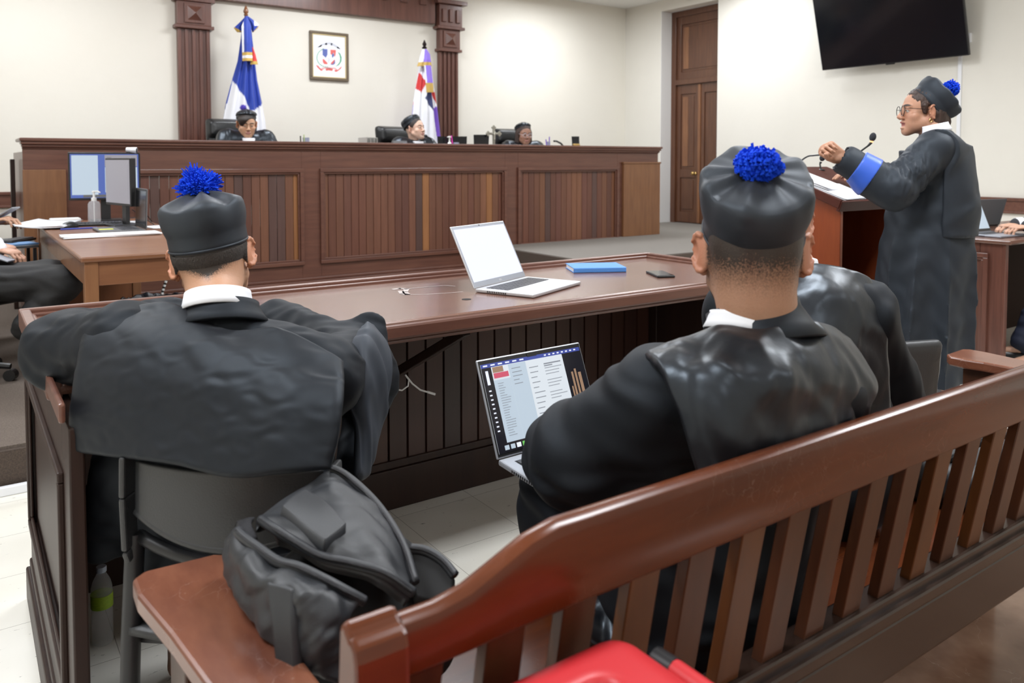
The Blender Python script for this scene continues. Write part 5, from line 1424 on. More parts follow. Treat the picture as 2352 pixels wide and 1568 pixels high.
def screen_piece(name, m, rects, lay):
    mb = MB()
    for r_ in rects:
        q = slab2(*sq(*r_, m, name, lay)); mb.add(q.v, q.f)
    return mb.build(name, m, parent=lid2, world=False)
screen_piece('menu_bar', 'scr_navy', [(0, 1, 0, .045)], 0)
screen_piece('desktop_picture', 'scr_dark', [(0, .09, .045, .90), (.80, 1, .045, .90), (0, 1, .90, 1)], 0)
screen_piece('finger_bars_and_patch', 'scr_brown', [(.855, .875, .28, .62), (.89, .91, .25, .60), (.925, .955, .30, .66), (.83, .845, .45, .7), (.10, .20, .05, .115)], 1)  # the upright bars stand for fingers seen against the screen
screen_piece('sidebar', 'scr_pale', [(.09, .30, .20, .90)], 1)
screen_piece('mail_list', 'scr_page', [(.25, .80, .05, .90)], 2)
screen_piece('list_column', 'scr_pale', [(.25, .42, .05, .90)], 3)
screen_piece('red_banner', 'scr_red', [(.10, .24, .12, .18)], 3)
rr2 = random.Random(4); tx = []
for i in range(22): tx.append((.12, .12 + rr2.uniform(.04, .10), .24 + i * .028, .246 + i * .028))
for i in range(5): tx.append((.275, .275 + rr2.uniform(.05, .10), .10 + i * .045, .108 + i * .045))
for i in range(12): tx.append((.445, .445 + rr2.uniform(.05, .11), .13 + i * .06, .139 + i * .06))
for i in range(16):
    if i % 4 == 3: continue
    tx.append((.595, .595 + rr2.uniform(.10, .19), .17 + i * .036, .177 + i * .036))
tx += [(.595, .77, .115, .13), (.595, .68, .14, .153)]
screen_piece('text_lines', 'scr_text', tx, 4)
tx = [(.01 + .018, .05, .30 + i * .05, .315 + i * .05) for i in range(10)] + [(.03, .055, .08, .24)]
screen_piece('desktop_icons', 'scr_white', tx + [(.02 + i * .07, .06 + i * .07, .014, .030) for i in range(6)] + [(.62 + i * .045, .64 + i * .045, .014, .030) for i in range(8)], 2)
for k_, (m_, idx) in enumerate((('scr_pale', (0, 1, 5, 8, 13)), ('scr_green', (3, 7, 12)), ('scr_blue', (4, 9, 14)), ('scr_white', (2, 6, 10)), ('scr_yellow', (11, 15)))):
    screen_piece('dock_icons', m_, [(.06 + i * .056, .10 + i * .056, .925, .975) for i in idx], 2)
def slabn(): pass
q = slab2(-.014, .014, H2 - .0135, H2 - .004, -.0022, 0); q.build('camera_cover', 'black', parent=lid2, world=False)

# blue book and telephone on the desk
bk = thing('blue_notebook', 'closed bright blue hardback notebook on the counsel desk', 'notebook', (2.235, 2.58, DT))
M['bluebook'] = mat('blue_book_cover', (.075, .24, .62), .55, bump=(150, .1))
a_ = math.atan2(.0, 1)
def rbook(mb, w, d, z0, z1): return mb.bx((0, 0, (z0 + z1) / 2), (w, d, z1 - z0))
bk.rotation_euler = (0, 0, math.radians(-27))
rbook(MB(), .226, .165, .018, .0205).build('front_cover', 'bluebook', bk, bev=.001, world=False)
rbook(MB(), .226, .165, .000, .0025).build('back_cover', 'bluebook', bk, bev=.001, world=False)
MB().box(-.110, .110, -.076, .078, .0025, .018).build('pages', 'paper', bk, world=False)
MB().box(-.113, .113, -.0850, -.0785, .0, .0205).build('spine', 'bluebook', bk, bev=.003, world=False)
ph = thing('mobile_phone', 'black mobile phone lying at the right end of the counsel desk', 'phone', (2.345, 2.305, DT), math.radians(90 - 26))
MB().box(-.074, .074, -.037, .037, .0, .0095).build('body', 'black', ph, bev=.0035, world=False)
MB().box(-.070, .070, -.033, .033, .0096, .0102).build('screen', 'screenoff', ph, world=False)
MB().box(.045, .068, -.030, -.012, .0098, .0104).build('camera_lens', 'chrome', ph, world=False) if False else None

# ------------------------------------------------------------------ chairs
def seat_chair():
    """moulded black chair under the man at the desk"""
    f = Vector((.655, .755, 0)); r = Vector((f.y, -f.x, 0)); c = Vector((.385, 1.442, 0))
    t = thing('plastic_chair', 'black moulded plastic chair under the man with the shaggy pompom', 'chair', (c.x, c.y, 0))
    g = lambda a, b, z: c + r * a + f * b + Vector((0, 0, z))
    P = []
    for i in range(25):
        z = .690 + .095 * i / 24; row = []
        for j in range(33):
            u = -1 + 2 * j / 32; w = .178 - .004 * i / 24
            sag = .012 * (1 - u * u) if i == 0 else 0
            row.append(g(u * w, -.035 * (1 - u * u) + .012 - (z - .6) * .02, z - .045 * (1 - u * u) * (1 - i / 24)))
        P.append(row)
    MB().grid(P).build('backrest', 'chairb', t, smooth=True, solid=.012)
    MB().tube([g(u * .182, -.037 * (1 - u * u) + .012, .690 - .045 * (1 - u * u)) for u in np.linspace(-1, 1, 21)], .008, 8).build('backrest_rim', 'chairb', t, smooth=True)
    for s_ in (-1, 1):
        mb = MB(); pts = [(s_ * .196, .010, .795), (s_ * .198, .010, .72), (s_ * .198, .015, .62), (s_ * .195, .02, .60)]
        for a, b in zip(pts[:-1], pts[1:]): mb.beam(g(*a), g(*b), .040, .012, tuple(r))
        o = mb.build('back_upright', 'chairb', t, bev=.004)
        MB().cyl(g(s_ * .207, -.012, .70), g(s_ * .207, -.018, .70), .007).build('rivet', 'blackm', o, smooth='auto') if False else MB().cyl(g(s_ * .198, .002, .70), g(s_ * .198, .000, .70), .007).build('rivet', 'blackm', o)
        MB().tube([g(s_ * .205, -.01, 0), g(s_ * .200, .015, .45), g(s_ * .196, .030, .64)], .018, 10).build('leg', 'blackm', t, smooth='auto')
        MB().tube([g(s_ * .20, .43, 0), g(s_ * .19, .40, .44)], .0125, 10).build('leg', 'blackm', t, smooth='auto')
    MB().tube([g(u * .19, .03 - .03 * (1 - u * u), .635 - .03 * (1 - u * u)) for u in np.linspace(-1, 1, 15)], .012, 8).build('rear_rail', 'blackm', t, smooth=True)
    P = [[g(a, b, .455 + .015 * (a / .2) ** 2 - .02 * (1 - ((b - .2) / .2) ** 2) * .5) for a in np.linspace(-.2, .2, 17)] for b in np.linspace(0.0, .42, 17)]
    MB().grid(P).build('seat', 'chairb', t, smooth=True, solid=.014)
    MB().tube([g(-.195, .03, .44), g(.195, .03, .44)], .009, 8).tube([g(-.15, .03, .44), g(-.15, .40, .44)], .009, 8).tube([g(.15, .03, .44), g(.15, .40, .44)], .009, 8).build('seat_frame', 'blackm', t, smooth='auto')
seat_chair()

def exec_chair(loc, rz, label, group, w=.50, top=1.19, tilt=6, seat_z=.47, arms=True):
    t = thing('office_chair', label, 'chair', loc, rz, group)
    Fd = Field((-.36, -.42, seat_z), (.36, .30, top + .08), .010)
    R = np.array(rotx(math.radians(tilt)))
    Fd.rbox((0, -.25, (seat_z + .12 + top) / 2), (w, .075, top - seat_z - .12), R, .035); Fd.rbox((0, -.222, top - .10), (w * .92, .075, .16), R, .035, .03); Fd.rbox((0, -.215, top - .32), (w * .86, .06, .20), R, .03, .03)
    P, F = Fd.mesh(.2); soft('backrest', P, F, 'leather', t, world=False)
    Fd = Field((-.32, -.3, seat_z - .12), (.32, .34, seat_z + .1), .010); Fd.rbox((0, .02, seat_z - .02), (.50, .50, .11), None, .045); P, F = Fd.mesh(.2); soft('seat', P, F, 'leather', t, world=False)
    for s_ in (-1, 1) if arms else ():
        MB().tube([(s_ * .26, -.18, seat_z + .16), (s_ * .285, -.05, seat_z + .215), (s_ * .285, .14, seat_z + .215), (s_ * .27, .19, seat_z + .12), (s_ * .22, .15, seat_z - .04)], .018, 8).build('armrest', 'black', t, smooth='auto', world=False)
    MB().cyl((0, 0, .07), (0, 0, seat_z - .06), .025).build('column', 'blackm', t, world=False)
    for i in range(5):
        a = i * 2 * PI / 5 + .5; e = Vector((math.cos(a) * .30, math.sin(a) * .30, .075))
        lg = MB().tube([(0, 0, .11), tuple(e)], [.024, .015], 8).build('leg', 'black', t, world=False, smooth='auto')
        MB().cyl((e.x - .022 * math.sin(a), e.y + .022 * math.cos(a), .030), (e.x + .022 * math.sin(a), e.y - .022 * math.cos(a), .030), .030).build('caster', 'black', lg, world=False)
    return t
fl_ = P2 + .12
g_ = 'black leather chairs behind the judges bench'
ch1 = exec_chair((2.265, 7.86, fl_), PI, 'black leather high-backed chair of the judge nearest the left pilaster', g_, w=.50, top=1.17)
copy_thing(ch1, (4.11, 7.86, fl_), PI + .25, 'black leather high-backed chair of the judge with the pale blue tie').scale = (1, 1, .975)
copy_thing(ch1, (5.66, 7.88, fl_), PI - .05, 'black leather high-backed chair right of the crucifix').scale = (1, 1, .985)
oc = exec_chair((-.06, 5.03, P1), math.radians(-55), 'black office chair on casters at the left edge beside the typing table', None, w=.44, top=1.02, arms=False)
bc = exec_chair((3.10, 1.45, 0), math.radians(20), 'dark upright chair back just left of the bench armrest, behind the standing woman', None, w=.40, top=.74, seat_z=.40) if False else None
tb_ = thing('fabric_chair', 'dark grey chair back beside the gown hem, just beyond the bench end', 'chair', (2.98, 1.72, 0), math.radians(-20))
Fd = Field((-.3, -.35, .1), (.3, .3, .8), .009); Fd.rbox((-.04, -.19, .49), (.25, .045, .36), np.array(rotx(.1)), .02); P_, F_ = Fd.mesh(.2); soft('backrest', P_, F_, 'chairb', tb_, world=False)
MB().box(-.2, .2, -.17, .22, .40, .44).build('seat', 'chairb', tb_, bev=.012, world=False)
for sx_, sy_ in ((-.18, -.17), (.18, -.17), (-.18, .2), (.18, .2)): MB().cyl((sx_, sy_, 0), (sx_, sy_, .41), .012).build('leg', 'blackm', tb_, world=False)

# ------------------------------------------------------------------ backpack on the bench
def backpack():
    r = V3(.82, -.572, 0); f = V3(.572, .82, 0); up = V3(0, 0, 1); C = V3(.475, 1.150, .648)
    g = lambda a, b, z: C + r * a + f * b + up * z
    B = np.stack([r, f, up], 1); ry = lambda d: np.array(roty(math.radians(d)))
    t = thing('backpack', 'open black padded backpack slumped on the bench against the armrest', 'backpack', (.50, 1.12, .462))
    M['bagcloth'] = mat('black_backpack_cloth', (.024, .026, .030), .45, bump=(500, .12)); M['bagdark'] = mat('backpack_lining', (.004, .004, .0045), .8)
    M['zip'] = mat('black_zip', (.02, .02, .024), .25, bump=(700, .6))
    Z = lambda x, y, D: (480 + x / 3.027, 1050 + y / 3.027, D)
    Fd = Field(C - .30, C + .30, .005)
    Fd.rbox(g(-.01, .045, -.075), (.27, .15, .22), B @ ry(20), .07, .03); Fd.ell(g(.05, .075, .0), (.12, .05, .07), B @ ry(36), .03); Fd.ell(g(.13, .05, -.09), (.05, .05, .07), B, .03)
    Fd.full(lambda F, X, Y, Z_: np.maximum(F, .464 - Z_))
    P, F = Fd.mesh(); soft('shaded_bag_core', P, F, 'bagdark', t)  # solid near-black core, the open bag's inner shade put into its colour
    lid = [[(330, 405, 1.27), (500, 285, 1.31), (700, 165, 1.35), (870, 97, 1.37), (1130, 300, 1.34), (1330, 590, 1.28), (1430, 880, 1.22)],
           [(335, 408, 1.255), (500, 370, 1.25), (690, 320, 1.27), (880, 300, 1.28), (1060, 420, 1.25), (1250, 640, 1.21), (1425, 900, 1.19)],
           [(335, 412, 1.24), (480, 440, 1.205), (660, 480, 1.195), (830, 520, 1.195), (1010, 600, 1.185), (1220, 735, 1.165), (1422, 925, 1.165)],
           [(338, 425, 1.235), (450, 505, 1.185), (600, 600, 1.17), (780, 700, 1.155), (1000, 750, 1.15), (1220, 815, 1.14), (1420, 950, 1.15)]]
    _, A = panel('lid_flap', [[Z(*p) for p in row] for row in lid], 'bagcloth', t, .012, (50, 80), [dict(amp=.0035, seed=81, scale=.07)])
    pad = [[(500, 330, 1.215), (575, 258, 1.243), (665, 205, 1.268)], [(650, 452, 1.183), (735, 388, 1.213), (825, 315, 1.243)], [(815, 580, 1.155), (890, 525, 1.178), (965, 462, 1.203)]]
    panel('padded_panel', [[Z(*p) for p in row] for row in pad], 'bagcloth', t, .022, (36, 36))
    body = [[(215, 445, 1.225), (205, 530, 1.19), (340, 640, 1.15), (480, 735, 1.12), (620, 775, 1.10), (800, 860, 1.09), (950, 940, 1.09), (1080, 1010, 1.10)],
            [(140, 485, 1.235), (150, 660, 1.17), (300, 810, 1.11), (450, 890, 1.08), (600, 920, 1.06), (760, 970, 1.05), (900, 1040, 1.06), (1000, 1100, 1.08)],
            [(97, 640, 1.245), (140, 880, 1.17), (300, 1050, 1.10), (460, 1120, 1.06), (600, 1150, 1.04), (740, 1180, 1.03), (860, 1220, 1.04), (960, 1260, 1.06)],
            [(125, 890, 1.21), (215, 1025, 1.155), (330, 1170, 1.10), (480, 1360, 1.06), (620, 1520, 1.04), (760, 1560, 1.03), (880, 1580, 1.04), (980, 1600, 1.06)]]
    _, A2 = panel('front_pocket', [[Z(*p) for p in row] for row in body], 'bagcloth', t, .012, (60, 80), [dict(amp=.005, seed=84, scale=.06), dict(amp=.002, seed=86, scale=.03)])
    side = [[(60 + 1310, 640, 1.30), (1500, 655, 1.30), (1620, 725, 1.29), (1710, 830, 1.27)], [(1400, 800, 1.27), (1500, 830, 1.27), (1600, 880, 1.26), (1690, 930, 1.25)], [(1440, 980, 1.24), (1520, 1000, 1.24), (1600, 1020, 1.23), (1680, 1040, 1.22)]]
    _, A3 = panel('side_pocket', [[Z(*p) for p in row] for row in side], 'bagdark', t, .01, (24, 30))
    strap = [[(385, 850, 1.085), (490, 875, 1.07), (590, 905, 1.055)], [(420, 1150, 1.055), (510, 1165, 1.045), (585, 1180, 1.035)], [(470, 1560, 1.04), (540, 1570, 1.03), (600, 1580, 1.02)]]
    panel('shoulder_strap', [[Z(*p) for p in row] for row in strap], 'bagcloth', t, .012, (30, 14))
    def zipper(path, w_, off=.002):
        p = [tuple(q + np.array((0, 0, off))) for q in path]
        MB().tube(p, w_, 10).build('piping', 'bagcloth', t, smooth=True)
        MB().tube([tuple(np.array(q) - f * w_ * .75 + up * w_ * .5) for q in p], .0030, 6).build('zip', 'zip', t, smooth=True)
    zipper(A[0, 38:], .0085); zipper(A[-1, 3:], .0075); zipper(A2[0, 10:], .0075); zipper(A3[0, 2:], .008)
    zipper(np.array([A[int(8 + 0 * i), i] for i in range(4, 60)]), .0035) if False else None
    tab = [[(230, 425, 1.22), (275, 412, 1.235), (330, 410, 1.25)], [(205, 500, 1.20), (240, 470, 1.21), (300, 455, 1.225)], [(215, 545, 1.185), (290, 560, 1.185), (350, 560, 1.195)]]
    panel('webbing_loop', [[Z(*p) for p in row] for row in tab], 'zip', t, .006, (20, 20))
backpack()

# ------------------------------------------------------------------ bottle on the floor
bt = thing('water_bottle', 'clear plastic water bottle with a lime green label on the floor', 'bottle', (.30, 2.41, 0)); bt.scale = (.86, .86, .70)
M['clear'] = mat('clear_plastic', (.88, .92, .97), .08, alpha=.26)
M['lime'] = mat('lime_label', (.42, .62, .04), .5, noise=(60, (1, 1, 3), (.30, .50, .03), .15)); M['capblue'] = mat('pale_blue_bottle_cap', (.55, .65, .80), .4)
prof = [(.002, .002), (.026, 0), (.031, .006)]
for i in range(9): prof += [(.032, .014 + i * .014), (.0300, .021 + i * .014)]
prof += [(.032, .150), (.032, .200), (.031, .225), (.026, .250), (.017, .272), (.0125, .282), (.0125, .298)]
MB().lathe(prof, (0, 0, 0), 28).build('bottle_body', 'clear', bt, smooth='auto', world=False)
MB().lathe([(.0328, .148), (.0328, .200)], (0, 0, 0), 32).build('label', 'lime', bt, smooth='auto', world=False)
MB().lathe([(.0155, .286), (.0158, .290), (.0158, .304), (.0145, .307), (.001, .307)], (0, 0, 0), 28).build('bottle_cap', 'capblue', bt, smooth='auto', world=False)

# ------------------------------------------------------------------ red case behind the bench
rc = thing('suitcase', 'red hard plastic case standing behind the bench at the bottom edge', 'case', (.45, .53, 0))
M['redp'] = mat('red_plastic', (.52, .022, .028), .42, bump=(300, .05))
Fd = Field((.10, .30, .50), (.72, .76, .84), .004)
X0_, X1_, Y0_, Y1_, ZT = .14, .655, .34, .708, .775
Fd.rbox(((X0_ + X1_) / 2, (Y0_ + Y1_) / 2, ZT - .30), (X1_ - X0_, Y1_ - Y0_, .60), None, .05, 0)
Fd.rbox(((X0_ + X1_) / 2 - .02, (Y0_ + Y1_) / 2 - .02, ZT + .004), (X1_ - X0_ - .14, Y1_ - Y0_ - .11, .045), None, .021, .010, 's')
Fd.rbox(((X0_ + X1_) / 2 - .02, (Y0_ + Y1_) / 2 - .02, ZT - .012), (X1_ - X0_ - .20, Y1_ - Y0_ - .17, .016), None, .008, .008)
Fd.cap((X1_ + .006, Y0_, ZT - .038), (X1_ + .006, Y1_ - .06, ZT - .038), .010, .010, .010, None, 's')
P_, F_ = Fd.mesh(); soft('case_shell', P_, F_, 'redp', rc)
MB().box(X0_ + .01, X1_ - .01, Y0_ + .01, Y1_ - .01, .02, .56).build('lower_shell', 'redp', rc, bev=.02)
MB().tube([(X1_ + .004, Y0_ - .02, ZT - .028), (X1_ + .004, Y1_ - .088, ZT - .028)], .014, 12).build('side_rail', 'redp', rc, smooth='auto')
MB().tube([(X1_ + .004, Y1_ - .088, ZT - .028), (X1_ + .002, Y1_ - .060, ZT - .028)], .0150, 12).build('clip', 'black', rc, smooth='auto')
MB().tube([(X1_ + .002, Y1_ - .060, ZT - .028), (X1_ - .010, Y1_ - .030, ZT - .030)], .012, 12).build('side_rail', 'redp', rc, smooth='auto') if False else None

# dark bag on the bench seat, right of the men
bgd = thing('shoulder_bag', 'black bag lying on the bench seat, seen between the slats at right', 'bag', (2.22, 1.05, .462))
Fd = Field((1.9, .85, .45), (2.62, 1.3, .68), .007); Fd.rbox((2.15, 1.06, .515), (.34, .24, .11), np.array(rotz(.3)), .04); Fd.rbox((2.38, 1.05, .50), (.24, .22, .08), np.array(rotz(-.2)), .03, .03); Fd.full(lambda F, X, Y, Z: np.maximum(F, .4635 - Z))
P_, F_ = Fd.mesh(); P_ = grow(P_, F_, amp=.006, seed=7, scale=.08); soft('bag_body', P_, F_, 'bagcloth', bgd)
MB().tube([(2.05, 1.0, .57), (2.12, .95, .62), (2.25, .94, .615), (2.34, .98, .55)], .008, 8).build('strap', 'bagdark', bgd, smooth='auto')
hp = thing('folded_coat', 'heap of black cloth on the bench seat beside the man with the laptop', 'coat', (.90, 1.10, .462))
Fd = Field((.72, .82, .45), (1.25, 1.4, .70), .006); Fd.ell((1.03, 1.20, .50), (.10, .12, .085)); Fd.ell((.98, 1.05, .49), (.09, .12, .05), None, .04); Fd.full(lambda F, X, Y, Z: np.maximum(F, .4635 - Z))
P_, F_ = Fd.mesh(); P_ = grow(P_, F_, amp=.011, seed=17, scale=.07); soft('cloth_heap', P_, F_, 'satin', hp)

# ------------------------------------------------------------------ flags
def inpoly(x, y, poly):
    c = False; j = len(poly) - 1
    for i in range(len(poly)):
        if (poly[i][1] > y) != (poly[j][1] > y) and x < (poly[j][0] - poly[i][0]) * (y - poly[i][1]) / (poly[j][1] - poly[i][1]) + poly[i][0]: c = not c
        j = i
    return c
M['flagcloth'] = mat('flag_cloth', (1, 1, 1), .55, vcol=True, sheen=.2)
def cloth_sheet(name, parent, sil, Y, depth, color_of, folds=(5, .02), nt=90, ns=90, z_extra=None, y_off=0):
    """sil: list of (py, px_left, px_right) outline; hangs with rounded depth and vertical folds"""
    ys = [a[0] for a in sil]; P = []; Cc = []
    for i in range(nt + 1):
        py = ys[0] + (ys[-1] - ys[0]) * i / nt; l = float(np.interp(py, ys, [a[1] for a in sil])); r = float(np.interp(py, ys, [a[2] for a in sil])); row = []
        for j in range(ns + 1):
            s_ = j / ns; px = l + (r - l) * s_; p = at(px, py, Y); grow_ = min(1, i / nt * 1.4 + .15)
            p.y = Y + y_off - depth * grow_ * math.sin(PI * s_) + folds[1] * grow_ * math.sin(folds[0] * 2 * PI * s_ + i / nt * 1.5)
            row.append(p); Cc.append((*color_of(px, py), 1))
        for j in range(ns - 1, 0, -3): q = row[j].copy(); q.y = Y + y_off + .01; row.append(q); Cc.append(Cc[-1 - 0])
        P.append(row)
    # closed tube; rows share a length
    me = bpy.data.meshes.new(name); o = bpy.data.objects.new(name, me); COL.objects.link(o); o.parent = parent; inv = wmat(parent).inverted()
    n = len(P[0]); v = [tuple(inv @ p) for row in P for p in row]; f = []
    for i in range(nt):
        for j in range(n): f.append((i * n + j, i * n + (j + 1) % n, (i + 1) * n + (j + 1) % n, (i + 1) * n + j))
    me.from_pydata(v, [], f)
    a = me.color_attributes.new('Col', 'FLOAT_COLOR', 'POINT'); a.data.foreach_set('color', np.array(Cc, np.float32).ravel())
    bm = bmesh.new(); bm.from_mesh(me); bmesh.ops.recalc_face_normals(bm, faces=bm.faces); bm.to_mesh(me); bm.free()
    me.materials.append(M['flagcloth']); me.polygons.foreach_set('use_smooth', [True] * len(me.polygons)); return o
BLU, WHI, RED, PUR, NAV, GLD = (.012, .045, .36), (.82, .83, .88), (.60, .03, .03), (.16, .065, .48), (.02, .03, .12), (.55, .36, .08)
F1Y, F2Y = 8.42, 8.42
fl1 = thing('flag', 'blue and white flag with red and gold fringe on a pole at left', 'flag', tuple(at(565, 300, F1Y))[:2] + (fl_,))
c1 = lambda x, y: (WHI if inpoly(x, y, [(533, 183), (500, 340), (575, 340), (567, 248)]) else WHI if inpoly(x, y, [(580, 254), (604, 237), (640, 290), (640, 312), (606, 308), (575, 345)]) else RED if inpoly(x, y, [(602, 312), (616, 300), (640, 300), (640, 345), (600, 345)]) else WHI if y > 252 and not (566 < x < 582 and y < 256) else BLU)
cloth_sheet('flag_cloth', fl1, [(38, 562, 570), (60, 556, 577), (90, 553, 580), (140, 546, 586), (185, 533, 592), (235, 520, 603), (280, 512, 611), (345, 503, 617)], F1Y, .10, c1, (4, .022))
cloth_sheet('folded_corner', fl1, [(37, 564, 567), (50, 552, 563), (64, 537, 562), (74, 545, 560)], F1Y - .06, .02, lambda x, y: GLD if y > 58 + (x - 537) * .62 + 4 else BLU, (2, .005), 40, 40)
cloth_sheet('folded_corner', fl1, [(37, 566, 570), (50, 572, 588), (57, 574, 595), (64, 577, 593), (74, 580, 582)], F1Y - .06, .02, lambda x, y: GLD if y > 76 - (x - 578) * 1.1 else (WHI if x > 583 and y < 60 else BLU), (2, .005), 40, 40)
cloth_sheet('hanging_tail', fl1, [(37, 564, 568), (60, 555, 577), (140, 557, 580)], F1Y - .12, .025, lambda x, y: GLD if (y > 134 or 120 < y < 127) else (WHI if (x < 559.5 + (y - 60) * .01 or 127 < y <= 134) else BLU), (1.5, .006), 70, 50)
cloth_sheet('red_corner', fl1, [(108, 579, 581), (125, 578, 587), (148, 575, 593)], F1Y - .11, .015, lambda x, y: GLD if y > 141 else RED, (1, .004), 30, 30)
fp = at(565, 36, F1Y); MB().cyl((fp.x, F1Y, fl_), tuple(fp), .016).build('pole', 'wood', fl1)
M['spear'] = mat('varnished_brown_finial', (.22, .09, .04), .25)
MB().lathe([(.018, 0), (.024, .008), (.014, .018), (.022, .028), (.026, .045), (.018, .07), (.008, .095), (.002, .105)], tuple(fp), 20).build('finial', 'spear', fl1, smooth='auto')
fl2 = thing('flag', 'white, purple and red flag with gold fringe on a pole beside the right pilaster', 'flag', tuple(at(975, 300, F2Y))[:2] + (fl_,))
def c2(x, y):
    if inpoly(x, y, [(962, 166), (974, 190), (964, 214), (955, 203)]): return RED
    if inpoly(x, y, [(983, 208), (996, 212), (1005, 240), (1000, 242)]): return RED
    if inpoly(x, y, [(980, 206), (986, 212), (991, 252), (988, 258), (969, 226)]): return NAV
    if inpoly(x, y, [(990, 250), (1006, 240), (1040, 350), (1004, 350), (996, 290)]): return PUR
    return WHI
cloth_sheet('flag_cloth', fl2, [(112, 972, 978), (130, 964, 988), (160, 961, 992), (200, 955, 997), (240, 949, 1004), (290, 944, 1011), (345, 938, 1017)], F2Y, .09, c2, (4, .018))
cloth_sheet('folded_corner', fl2, [(113, 970, 980), (125, 966, 988), (142, 962, 991), (152, 958, 993)], F2Y - .07, .03, lambda x, y: GLD if y > 143 else (WHI if x < 971 + (142 - y) * .15 else (.26, .16, .70)), (3, .006), 40, 50)
cloth_sheet('hanging_tail', fl2, [(150, 974, 990), (200, 979, 995), (212, 980, 995)], F2Y - .12, .02, lambda x, y: GLD if y > 190 else (WHI if x < 977.5 + (y - 150) * .08 else (.26, .16, .70)), (1.5, .006), 50, 40)
fp = at(975, 112, F2Y); MB().cyl((fp.x, F2Y, fl_), tuple(fp), .015).build('pole', 'wood', fl2)
MB().lathe([(.026, 0), (.032, .012), (.02, .025), (.016, .034), (.022, .04), (.026, .055), (.014, .08), (.003, .105)], tuple(fp), 20).build('finial', 'iron', fl2, smooth='auto')

# ------------------------------------------------------------------ framed coat of arms
pf = thing('picture_frame', 'framed coat of arms hanging on the wall between the two flags', 'picture', (3.56, 8.8, 2.25))
x0, x1, z0, z1 = 3.326, 3.795, 2.258, 2.812; yf = 8.765; fw = .032
mb = MB().box(x0, x1, yf, YB, z1 - fw, z1).box(x0, x1, yf, YB, z0, z0 + fw).box(x0, x0 + fw, yf, YB, z0 + fw, z1 - fw).box(x1 - fw, x1, yf, YB, z0 + fw, z1 - fw)
M['framew'] = mat('grey_brown_frame', (.13, .095, .06), .4); M['goldleaf'] = mat('gold_inner_edge', (.62, .50, .26), .4, metal=.4)
mb.build('frame', 'framew', pf, bev=.006)
a = fw; b = fw + .010
MB().box(x0 + a, x1 - a, yf + .008, YB, z1 - b, z1 - a).box(x0 + a, x1 - a, yf + .008, YB, z0 + a, z0 + b).box(x0 + a, x0 + b, yf + .008, YB, z0 + b, z1 - b).box(x1 - b, x1 - a, yf + .008, YB, z0 + b, z1 - b).build('gold_edge', 'goldleaf', pf)
MB().box(x0 + b, x1 - b, yf + .016, YB - .004, z0 + b, z1 - b).build('paper', 'paper', pf)
M['e_navy'] = mat('print_navy', (.10, .12, .30), .6); M['e_red'] = mat('print_red', (.68, .14, .13), .6); M['e_green'] = mat('print_green', (.10, .36, .22), .6); M['e_blue'] = mat('print_blue', (.10, .14, .40), .6); M['e_grey'] = mat('print_grey', (.55, .57, .64), .6)
M['e_pink'] = mat('print_pink', (.74, .42, .42), .6)
em_y = yf + .0145
def ep(polys, m, name):
    mb = MB()
    for poly in polys:
        v = [at(700 + x / 10.45, 50 + y / 10.45, em_y) for x, y in poly]; v2 = [p + Vector((0, .0015, 0)) for p in v]; k = len(v)
        mb.add([tuple(p) for p in v + v2], [tuple(range(k))[::-1]] + [(i, (i + 1) % k, k + (i + 1) % k, k + i) for i in range(k)])
    mb.build(name, m, pf)
ep([[(300, 615), (375, 560), (440, 520), (510, 500), (600, 490), (660, 505), (720, 540), (790, 580), (860, 660), (770, 630), (700, 590), (640, 560), (580, 540), (520, 560), (440, 560), (380, 600)]], 'e_grey', 'upper_ribbon')
ep([[(300, 615), (375, 560), (410, 560), (375, 605)], [(500, 510), (530, 500), (535, 560), (480, 550)], [(625, 510), (665, 515), (650, 575), (625, 560)], [(760, 600), (800, 600), (860, 662), (790, 640)], [(370, 570), (400, 540), (415, 560), (390, 600)]], 'e_navy', 'ribbon_navy_parts')  # navy parts of the printed ribbon
ep([[(415, 650), (545, 655), (545, 790), (505, 865), (470, 830), (428, 800), (428, 680)]], 'e_blue', 'shield_blue_quarter')
ep([[(615, 670), (750, 675), (740, 800), (715, 850), (700, 760), (685, 740), (650, 790), (620, 780)], [(430, 895), (460, 895), (545, 985), (545, 1020), (470, 1015), (435, 970)], [(700, 915), (725, 905), (690, 1000), (640, 1020), (625, 990)]], 'e_red', 'shield_red_quarter')
ep([[(680, 740), (705, 790), (700, 830), (660, 870), (650, 800)], [(725, 905), (728, 1000), (690, 1032), (625, 1030), (625, 1010), (680, 1010)]], 'e_blue', 'shield_blue_quarter')
ep([[(555, 870), (575, 860), (580, 1000), (560, 980)], [(595, 870), (612, 890), (600, 960), (590, 940)]], 'e_grey', 'cross_detail')
lv = []
for i in range(15):
    a_ = math.radians(115 + i * 11); cx_, cy_ = 545 + 235 * math.cos(a_) * 1.0, 860 - 210 * math.sin(a_)
    for k_ in (-1, 1):
        dx, dy = math.cos(a_ + k_ * .5) * 38, -math.sin(a_ + k_ * .5) * 38; lv.append([(cx_, cy_), (cx_ + dx * .5 - dy * .25, cy_ + dy * .5 + dx * .25), (cx_ + dx, cy_ + dy), (cx_ + dx * .5 + dy * .25, cy_ + dy * .5 - dx * .25)])
ep([q for q in lv if min(p[0] for p in q) > 215], 'e_green', 'laurel_branch')
ep([[(790, 720), (850, 760), (885, 850), (880, 950), (820, 1040), (720, 1085), (790, 1030), (840, 960), (850, 880), (835, 800)]], 'e_green', 'palm_branch')
